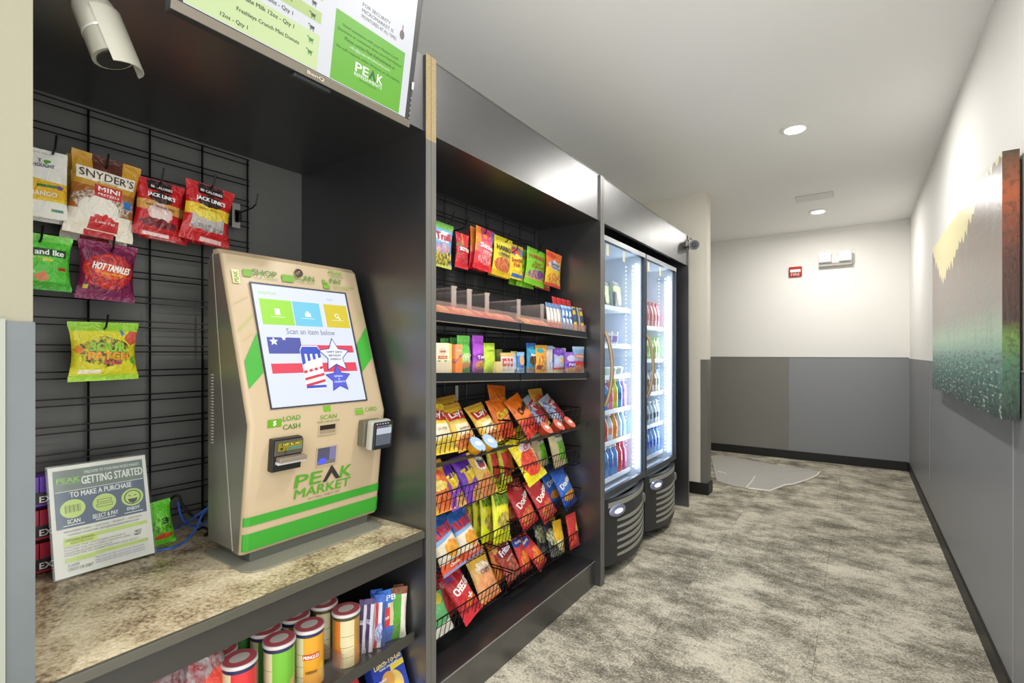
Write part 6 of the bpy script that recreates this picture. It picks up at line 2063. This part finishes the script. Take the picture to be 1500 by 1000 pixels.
def bottle_proto(kind, liq, cap, lab):
    """drink bottle with liquid-coloured body, wrap label and cap"""
    prof = {'soda': [(.026, 0), (.031, .006), (.031, .05), (.028, .075), (.031, .10), (.031, .13), (.020, .17), (.012, .195), (.012, .205)],
            'water': [(.028, 0), (.031, .005), (.029, .04), (.031, .05), (.029, .09), (.031, .12), (.022, .155), (.013, .175), (.013, .186)],
            'sport': [(.030, 0), (.034, .006), (.034, .06), (.029, .085), (.034, .11), (.034, .135), (.022, .158), (.019, .172), (.019, .180)],
            'juice': [(.030, 0), (.033, .005), (.033, .11), (.022, .135), (.017, .150), (.017, .158)]}[kind]
    zk = .78 if kind == 'soda' else 1.0
    prof = [(r_, h_ * zk) for r_, h_ in prof]
    t = thing('drink_bottle', 'x', 'bottle', (0, 0, 0))
    m = mat('drink_' + liq, liq, rough=.12, spec=.6, coat=.5)
    MB().lathe(prof, 16).build('bottle', m, t, smooth=True, local=True)
    rr = prof[1][0] + .0012
    MB().lathe([(rr, .055 * zk), (rr, .105 * zk)], 16).build('wrap_label', mat('wrap_' + lab, lab, rough=.35, var=.4, vscale=40), t, smooth=True, local=True)
    top = prof[-1]
    MB().lathe([(top[0] + .003, top[1] - .004), (top[0] + .003, top[1] + .012), (top[0], top[1] + .014)], 14).build('cap', mat('cap_' + cap, cap, rough=.4), t, smooth=True, local=True)
    return t


PROT = {}


def bottle(kind, liq, cap, lab, x, y, z, label, group, words=None):
    k = (kind, liq, cap, lab)
    if k not in PROT:
        PROT[k] = bottle_proto(*k)
        o = PROT[k]
    else:
        o = copy_tree(PROT[k])
    o.location = (x, y, z)
    o['label'] = label
    o['group'] = group
    return o


rows1 = [  # shelf, kind, list of (liquid, cap, label, word) from far side to near side
    (SF1[3], 'sport', [('#b088c8', '#e8e8ea', '#c8a0d8', 'lilac'), ('#5aa0d8', '#e8e8ea', '#3a6ab8', 'light blue'), ('#c8d23a', '#e8d83a', '#d8b02c', 'yellow green'), ('#e08a90', '#e8e8ea', '#d86a7a', 'pink'), ('#5a86c8', '#e8e8ea', '#3a5aa8', 'blue')]),
    (SF1[4], 'soda', [('#9cc4dc', '#dfe6ea', '#7ab0d0', 'pale blue'), ('#b9c8d2', '#dfe6ea', '#c8d4da', 'clear grey'), ('#e0983a', '#e8883a', '#d87a2a', 'orange'), ('#c2d0d8', '#dfe6ea', '#d8905a', 'clear with orange label'), ('#b05a4a', '#c23a3a', '#a83a3a', 'brown')]),
    (SF1[5], 'sport', [('#a83a6a', '#d8506a', '#8a2f5a', 'magenta'), ('#d2404a', '#c83a44', '#b82f3a', 'red'), ('#4f90d0', '#e8ecf0', '#3a72b8', 'sky blue'), ('#3f7fc8', '#e8ecf0', '#2f62a8', 'deep blue'), ('#4a8ac8', '#e8ecf0', '#3a6aa8', 'blue')]),
]
ords = ['nearest side wall', 'second from side wall', 'third from side wall', 'fourth from side wall', 'fifth from side wall']
shn = ['upper', 'middle', 'bottom']
for ri, (zz, kind, lst) in enumerate(rows1):
    for i, (lq, cp, lb, wd) in enumerate(lst):
        yy = 3.135 - i * .073
        for r in range(2):
            lab = '%s bottle, %s, %s bottle shelf, cooler beside the snacks' % (wd, ords[i], shn[ri]) if r == 0 else '%s bottle in the second row, %s, %s bottle shelf' % (wd, ords[i], shn[ri])
            bottle(kind, lq, cp, lb, -1.302 - r * .09, yy, zz + .001, lab, 'bottles in the cooler beside the snacks')
rows2 = [
    (SF2[0], 'water', [('#b86a74', '#b83a44', '#a82f3a', 'red'), ('#c47a80', '#b83a44', '#a82f3a', 'rosy'), ('#a85a64', '#b83a44', '#902f3a', 'dark red'), ('#c07078', '#b83a44', '#a0303a', 'pale red')]),
    (SF2[1], 'juice', [('#bcd49a', '#7ab04a', '#8abf5a', 'light green'), ('#9cc878', '#7ab04a', '#6aa83a', 'green'), ('#b0d08a', '#7ab04a', '#7ab04a', 'soft green'), ('#a8cc80', '#7ab04a', '#6aa03a', 'grass green')]),
    (SF2[2], 'juice', [('#b9c8c0', '#8aa8b8', '#7a9a8a', 'grey green'), ('#c8b8a8', '#7a8a98', '#98806a', 'tan'), ('#a8b8c4', '#7a8a98', '#6a8aa0', 'grey blue'), ('#b8a898', '#7a8a98', '#88705a', 'brownish')]),
    (SF2[3], 'soda', [('#b4c6d6', '#e2e8ee', '#5a6a7a', 'clear'), ('#a8bccc', '#e2e8ee', '#48586a', 'clear grey'), ('#b0c2d2', '#e2e8ee', '#6a7a8a', 'clear silver'), ('#9cb0c2', '#e2e8ee', '#4a5a6c', 'smoky')]),
    (SF2[4], 'water', [('#6f9fd8', '#3f6fd0', '#3a62c8', 'blue'), ('#84aede', '#3f6fd0', '#4a72d0', 'light blue'), ('#7aa6da', '#3f6fd0', '#4068c8', 'sky blue'), ('#6a98d0', '#3f6fd0', '#345ab8', 'deep blue')]),
]
ords2 = ['nearest side wall', 'second from side wall', 'third from side wall', 'fourth from side wall']
shn2 = ['top', 'second', 'third', 'fourth', 'bottom']
for ri, (zz, kind, lst) in enumerate(rows2):
    for i, (lq, cp, lb, wd) in enumerate(lst):
        bottle(kind, lq, cp, lb, -1.302, 3.822 - i * .078, zz + .001, '%s bottle, %s, %s shelf, cooler by the opening' % (wd, ords2[i], shn2[ri]), 'bottles in the cooler by the opening')

# foods on the upper shelves of the first cooler
design('start', '#2a3a34', [('rect', .5, .72, .5, .10, '#a8cc3a'), ('ell', .6, .42, .3, .26, '#b4d44a'), ('food', .6, .42, .26, .2, '#d0e08a', '#8ab83a', 5)], [('START', .0, .80, .7, .09, '#d8e0d8', {'bold': .03}), ('Simple', 0, .92, .5, .05, '#9fb84a')], rough=.35)
zz = SF1[0] + .001
gf = 'food packs in the cooler beside the snacks'
pack('start', 'breakfast_pouch', 'dark green and lime breakfast pouch in front on the top cooler shelf', 'pouch', gf, (-1.30, 3.055, zz + .092), .13, .18, .016, lean=4, kind='pouch')
pack('start', 'breakfast_pouch', 'dark green and lime breakfast pouch behind its twin on the top cooler shelf', 'pouch', gf, (-1.36, 3.02, zz + .096), .13, .19, .016, lean=4, kind='pouch')
pack('start', 'breakfast_pouch', 'dark green and lime breakfast pouch nearest the handle on the top cooler shelf', 'pouch', gf, (-1.30, 2.86, zz + .082), .13, .16, .016, lean=4, kind='pouch')
zz = SF1[1] + .001
for (x, y, lab) in ((-1.30, 2.99, 'white and purple yogurt cup in front'), (-1.36, 2.95, 'white and purple yogurt cup behind the front one'), (-1.30, 2.90, 'white and purple yogurt cup nearest the cooler handle')):
    t = thing('yogurt_cup', lab, 'cup', (x, y, zz), 'yogurt cups in the cooler')
    MB().lathe([(.026, 0), (.034, .082)], 20, (x, y, zz)).build('cup', mat('yogurt_white', '#dfe0ec', rough=.4), t, smooth=True)
    MB().lathe([(.0315, .025), (.0345, .062)], 20, (x, y, zz)).build('print_band', mat('yogurt_purple', '#8c7fc0', rough=.4, var=.4, vscale=50), t, smooth=True)
    MB().lathe([(.036, .082), (.037, .085), (.036, .087)], 20, (x, y, zz)).build('foil_lid', mat('yogurt_foil', '#cfd3dc', rough=.25, metal=.6), t, smooth=True)
zz = SF1[2] + .001
for k, yy in enumerate((3.06, 2.95)):
    t = thing('food_tub', ['clear lidded food tub nearest side wall', 'clear lidded food tub nearest the cooler handle'][k], 'tub', (-1.31, yy, zz), 'food tubs in the cooler')
    MB().lathe([(.040, 0), (.046, .045)], 24, (-1.31, yy, zz)).build('tub', mat('tub_pale', '#cfd8cc', rough=.3, var=.2, vscale=30), t, smooth=True)
    MB().lathe([(.049, .045), (.049, .052), (.040, .058)], 24, (-1.31, yy, zz)).build('lid', mat('tub_lid', '#e2e8ec', rough=.25), t, smooth=True)

# dome camera on the end of the cooler header
cc_ = P(1012, 356, x=XF + .03)
c = Vector((XF + .035, C1 + .012, P(1011, 356, x=XF + .03).z))
t = thing('security_camera', 'small grey bullet camera on the header end above the coolers', 'camera', tuple(c))
gm_ = mat('camera_gray', '#8d8b84', rough=.4, metal=.3)
MB().box(XF - .009, XF + .004, C1 - .05, C1 + .005, c.z - .02, c.z + .025).build('wall_plate', gm_, t, bevel=.003)
MB().tube([(XF, C1 - .02, c.z), (XF + .02, C1 - .015, c.z + .008), (c.x, c.y - .01, c.z + .01)], .009, 10).build('arm', gm_, t, smooth=True)
hd0, hd1 = Vector((c.x - .004, c.y + .055, c.z + .004)), Vector((c.x + .020, c.y - .035, c.z - .012))
MB().tube([hd0, hd0 + (hd1 - hd0) * .3, hd1], [.030, .042, .043], 22).build('head', gm_, t, smooth=True)
dd = (hd1 - hd0).normalized()
MB().tube([hd1, hd1 + dd * .004], .037, 22).build('face_ring', mat('camera_face', '#3a3a3c', rough=.3), t, smooth=True)
MB().tube([hd1 + dd * .0045, hd1 + dd * .010], [.017, .013], 16).build('lens', mat('camera_lens', '#0b0c12', rough=.05), t, smooth=True)
MB().tube([(XF + .001, C1 - .02, c.z + .02), (XF + .015, C1 + .01, c.z + .055), (c.x - .003, c.y + .02, c.z + .03)], .003, 6).build('wire', WIRE, t, smooth=True)

# ================================================================ below the counter
SHX = -1.205
zsh = .337
t = thing('under_counter_shelf', 'black shelf with a clear front lip under the counter', 'shelf', (-1.45, .7, zsh - .02))
box('deck', XB1 + .001, SHX - .012, A0 + .003, A1 - .003, zsh - .016, zsh, LAM, t)
lp = MB()
lp.prism([(SHX - .0115, zsh - .016), (SHX + .014, zsh - .002), (SHX + .012, zsh + .028), (SHX + .006, zsh + .028), (SHX - .0115, zsh)], A0 + .003, A1 - .016)
lp.build('front_lip', mat('shelf_lip_dark', '#3a3833', rough=.4), t)
MB().box(SHX - .030, SHX - .028, A0 + .004, A1 - .02, zsh + .0005, zsh + .062).build('clear_lip', lipm, t)
for yy in (.60, .90):
    MB().box(SHX - .16, SHX - .031, yy, yy + .0015, zsh + .0005, zsh + .06).build('clear_partition', acr2, t)
t = thing('under_counter_floor', 'black bottom deck of the kiosk cabinet', 'shelf', (-1.45, .7, .10))
box('deck', XB1 + .001, -1.20, A0 + .003, A1 - .003, .101, .118, LAM, t)

# stacked crisp cans
def can(u, v, x, base, win, label, txt=None, band='#2a2f55', hgt=.152, pc=.76):
    x = x + .02
    q = P(u, v, x=x)
    z0 = zsh + .001
    t = thing('crisp_can', label, 'can', (x, q.y, z0), 'crisp cans on the under-counter shelf')
    R = .0395
    n = 32
    mb = MB(); vs, fs, uvs = [], [], []
    for j, zz in enumerate((0, hgt)):
        for k in range(n + 1):
            a = 2 * PI * k / n
            vs.append((x + R * math.cos(a), q.y + R * math.sin(a), z0 + zz)); uvs.append((k / n, j))
    for k in range(n):
        fs.append((k, k + 1, n + 2 + k, n + 1 + k))
    mb.add(vs, fs)
    key = 'can_' + base + win
    m = film_mat(key, base, [('rect', pc, .45, .085, .48, '#d9cfa4'), ('rect', pc, .62, .08, .004, '#6a6440'), ('rect', pc, .4, .08, .004, '#6a6440'), ('rect', pc, .2, .08, .004, '#6a6440'), ('rect', pc - .12, .45, .03, .48, win), ('food', pc - .13, .25, .06, .28, win, base, 9), ('rect', .5, .965, .5, .035, band), ('food', .12, .25, .10, .2, win, base, 7)], rough=.35, bump=0)
    mb.build('body', m, t, smooth=True, uvs=uvs)
    MB().lathe([(R + .001, hgt - .001), (R + .003, hgt + .001), (R + .003, hgt + .0065), (R + .0015, hgt + .009)], 32, (x, q.y, z0)).build('rim', mat('can_rim', '#d8cfcc', rough=.3), t, smooth=True)
    s_ = Sheet(lambda a, b, off: Vector((x - b, q.y + a, z0 + hgt + .0092 + off)), t)
    s_.ell(0, 0, R - .0005, R - .0005, ink('#d4626e'), 'lid', 1, 32)
    s_.ell(.0, .0, R * .62, R * .50, ink('#e8e5dc'), 'lid_print', 2)
    s_.flush()
    if txt:
        a0_ = math.radians(txt[1])
        s2 = Sheet(lambda a, b, off: Vector((x + (R + .0006 + off) * math.cos(a0_ + a / R), q.y + (R + .0006 + off) * math.sin(a0_ + a / R), z0 + b)), t)
        for (st, b, w, h, c) in txt[0]:
            if c.startswith('box'):
                for k in range(6):
                    s2.rect(-w / 2 + w * k / 6, b - h / 2, -w / 2 + w * (k + 1) / 6, b + h / 2, ink(c[3:]), 'logo_panel', 1)
            else:
                s2.text(st, 0, b, ink(c), w=w, h=h, bold=.03, layer=3)
        s2.flush()


can(507, 925, -1.305, '#b88a3a', '#d87a2a', 'gold crisp can with its nutrition side turned out, beside the candy bars', hgt=.150, band='#4a4632', pc=.915)
can(474, 905, -1.395, '#6a6436', '#3f3a22', 'olive crisp can behind the gold one', band='#57523a', pc=.9)
can(453, 945, -1.315, '#e3a12c', '#e8c04a', 'orange-yellow crisp can with a red brand panel', ([('x', .088, .045, .016, 'box#c23a34'), ('PRINGLES', .088, .04, .010, '#f4ead8'), ('CHEDDAR', .045, .03, .008, '#5a3a20')], -25))
can(432, 920, -1.40, '#c9822c', '#5a3320', 'brown-orange crisp can behind the yellow one')
can(409, 955, -1.318, '#74b83a', '#d8a878', 'light green crisp can in front', ([('SOUR CREAM', .05, .032, .007, '#f0f4e4'), ('& ONION', .040, .03, .007, '#f0f4e4')], -20))
can(389, 938, -1.40, '#3f8a34', '#c8b48a', 'dark green crisp can behind the light green one')
can(351, 975, -1.318, '#d6383a', '#c84a3a', 'bright red crisp can in front', ([('ORIGINAL', .09, .035, .009, '#f4e0d8')], 10))
can(322, 955, -1.40, '#c02f32', '#d8b03a', 'red crisp can with a striped shield behind the bright red one', ([('x', .120, .05, .022, 'box#e6e2da'), ('USA', .120, .024, .011, '#3a3f66')], -25))
can(352, 930, -1.48, '#3a8034', '#c8b48a', 'dark green crisp can rearmost under the counter')

# slim candy bars at the end of the shelf
design('slim_purple', '#3f2f5a', [('rect', .75, .5, .2, .5, '#cfc9d4'), ('rect', .5, .95, .5, .05, '#5a4a78')], [('Dark', -.2, .6, .5, .12, '#d8d0e0', {'rot': PI / 2})])
design('slim_stripe', '#e4e0e2', [('rect', .3, .5, .12, .5, '#c4353f'), ('rect', .85, .5, .14, .5, '#34549a'), ('food', .5, .3, .3, .2, '#c8d0e4', '#5a6ab8', 6), ('rect', .5, .94, .5, .08, '#3a66c4')], [])
design('slim_blue', '#3f66c8', [('rect', .5, .80, .5, .2, '#3a78d8'), ('rect', .72, .52, .28, .22, '#d9c9a4'), ('rect', .3, .48, .26, .18, '#d2403c')], [('PB', .1, .85, .5, .1, '#e8ecf4', {'bold': .03}), ('Bites', -.2, .48, .36, .07, '#f4e4dc', {'rot': .2})])
design('slim_green', '#4f9a2a', [('rect', .82, .5, .2, .5, '#ded8c8'), ('rect', .5, .94, .5, .08, '#7a4a2c')], [])
gsl_ = 'slim bars standing at the end of the under-counter shelf'
for (key, u, v0, v1, wpx, x, yaw, lab) in [('slim_purple', 531, 868, 940, 9, -1.275, -40, 'dark purple slim bar beside the gold crisp can'), ('slim_purple', 541, 866, 942, 9, -1.262, -40, 'dark purple slim bar between its twin and the striped bars'), ('slim_stripe', 550, 858, 935, 11, -1.295, -30, 'red, white and blue striped bar at the back'), ('slim_stripe', 555, 868, 940, 12, -1.258, -35, 'red, white and blue striped bar in front'), ('slim_blue', 568, 860, 925, 20, -1.262, -15, 'wide blue bar with a red panel'), ('slim_green', 586, 850, 915, 9, -1.262, -30, 'green and brown slim bar beside the blue one'), ('slim_green', 594, 852, 915, 14, -1.246, -30, 'green slim bar with a pale side next to the cabinet side')]:
    q = P(u, (v0 + v1) / 2, x=x)
    w = (P(u + wpx / 2, 500, x=x).y - P(u - wpx / 2, 500, x=x).y) * 1.25
    h = min(.165, P(u, v0, x=x).z - (zsh + .001))
    h = max(.14, h)
    pack(key, 'snack_bar', lab, 'snack bar', gsl_, (x, min(q.y, 1.150 - w * .5), zsh + .002 + h / 2), w, h, .009, lean=3, yaw=yaw, roll=3)
# foil bags at the other end
design('foil_red', '#8a1f24', [('food', .5, .6, .5, .3, '#8f8486', '#6a161c', 3), ('rect', .3, .3, .2, .1, '#d8c25a')], [])
design('foil_red2', '#b0323a', [('food', .5, .6, .5, .3, '#a39a98', '#8f2228', 3), ('ell', .6, .3, .3, .2, '#d84a3a')], [])
for (key, u, v, x, lab, rl) in (('foil_red', 236, 998, -1.33, 'dark red foil bag on the under-counter shelf by the wall jamb', 20), ('foil_red2', 300, 985, -1.33, 'red and silver foil bag beside the red crisp cans', -14), ('foil_red', 285, 968, -1.42, 'dark red foil bag rearmost beside the crisp cans', 6)):
    q = P(u, v, x=x)
    pack(key, 'snack_bag', lab, 'bag', 'foil bags under the counter', (x, q.y, max(q.z, zsh + .08)), .12, .155, .024, lean=16, roll=rl)

# cartons on the bottom deck
design('lunch', '#2b3f9c', [('food', .52, .42, .34, .26, '#d8c04a', '#c9a878', 4), ('ell', .42, .55, .2, .15, '#c8924a'), ('rect', .78, .72, .22, .05, '#d9c23a'), ('rect', .8, .2, .18, .05, '#7a8ad4'), ('below', .06, 0, '#26388a')], [('Lunch-To-Go', .02, .86, .86, .10, '#e6d25a', {'bold': .03}), ('TUNA SALAD KIT', .02, .775, .6, .035, '#e8eaf4', {'bold': .02}), ('TUNA SALAD', -.28, .60, .3, .04, '#e8eaf4', {'bold': .02})], rough=.3)
design('redbox', '#b02430', [('below', .45, -.1, '#1f1d20'), ('ell', .5, .7, .3, .06, '#c03a44')], [('3', .35, .3, .12, .08, '#e8e4e0', {'bold': .02})], rough=.4)
q = P(577, 985, x=-1.255)
pack('lunch', 'lunch_carton', 'blue lunch kit carton with yellow lettering under the shelf', 'box', None, (q.x, 1.085, .118 + .092), .12, .175, .022, lean=22, yaw=-4, kind='carton', roll=-3)
q = P(520, 1010, x=-1.255)
pack('redbox', 'snack_carton', 'red and black carton beside the blue lunch kit', 'box', None, (q.x, q.y - .03, .118 + .085), .10, .165, .022, lean=22, yaw=-2, kind='carton', roll=-5)
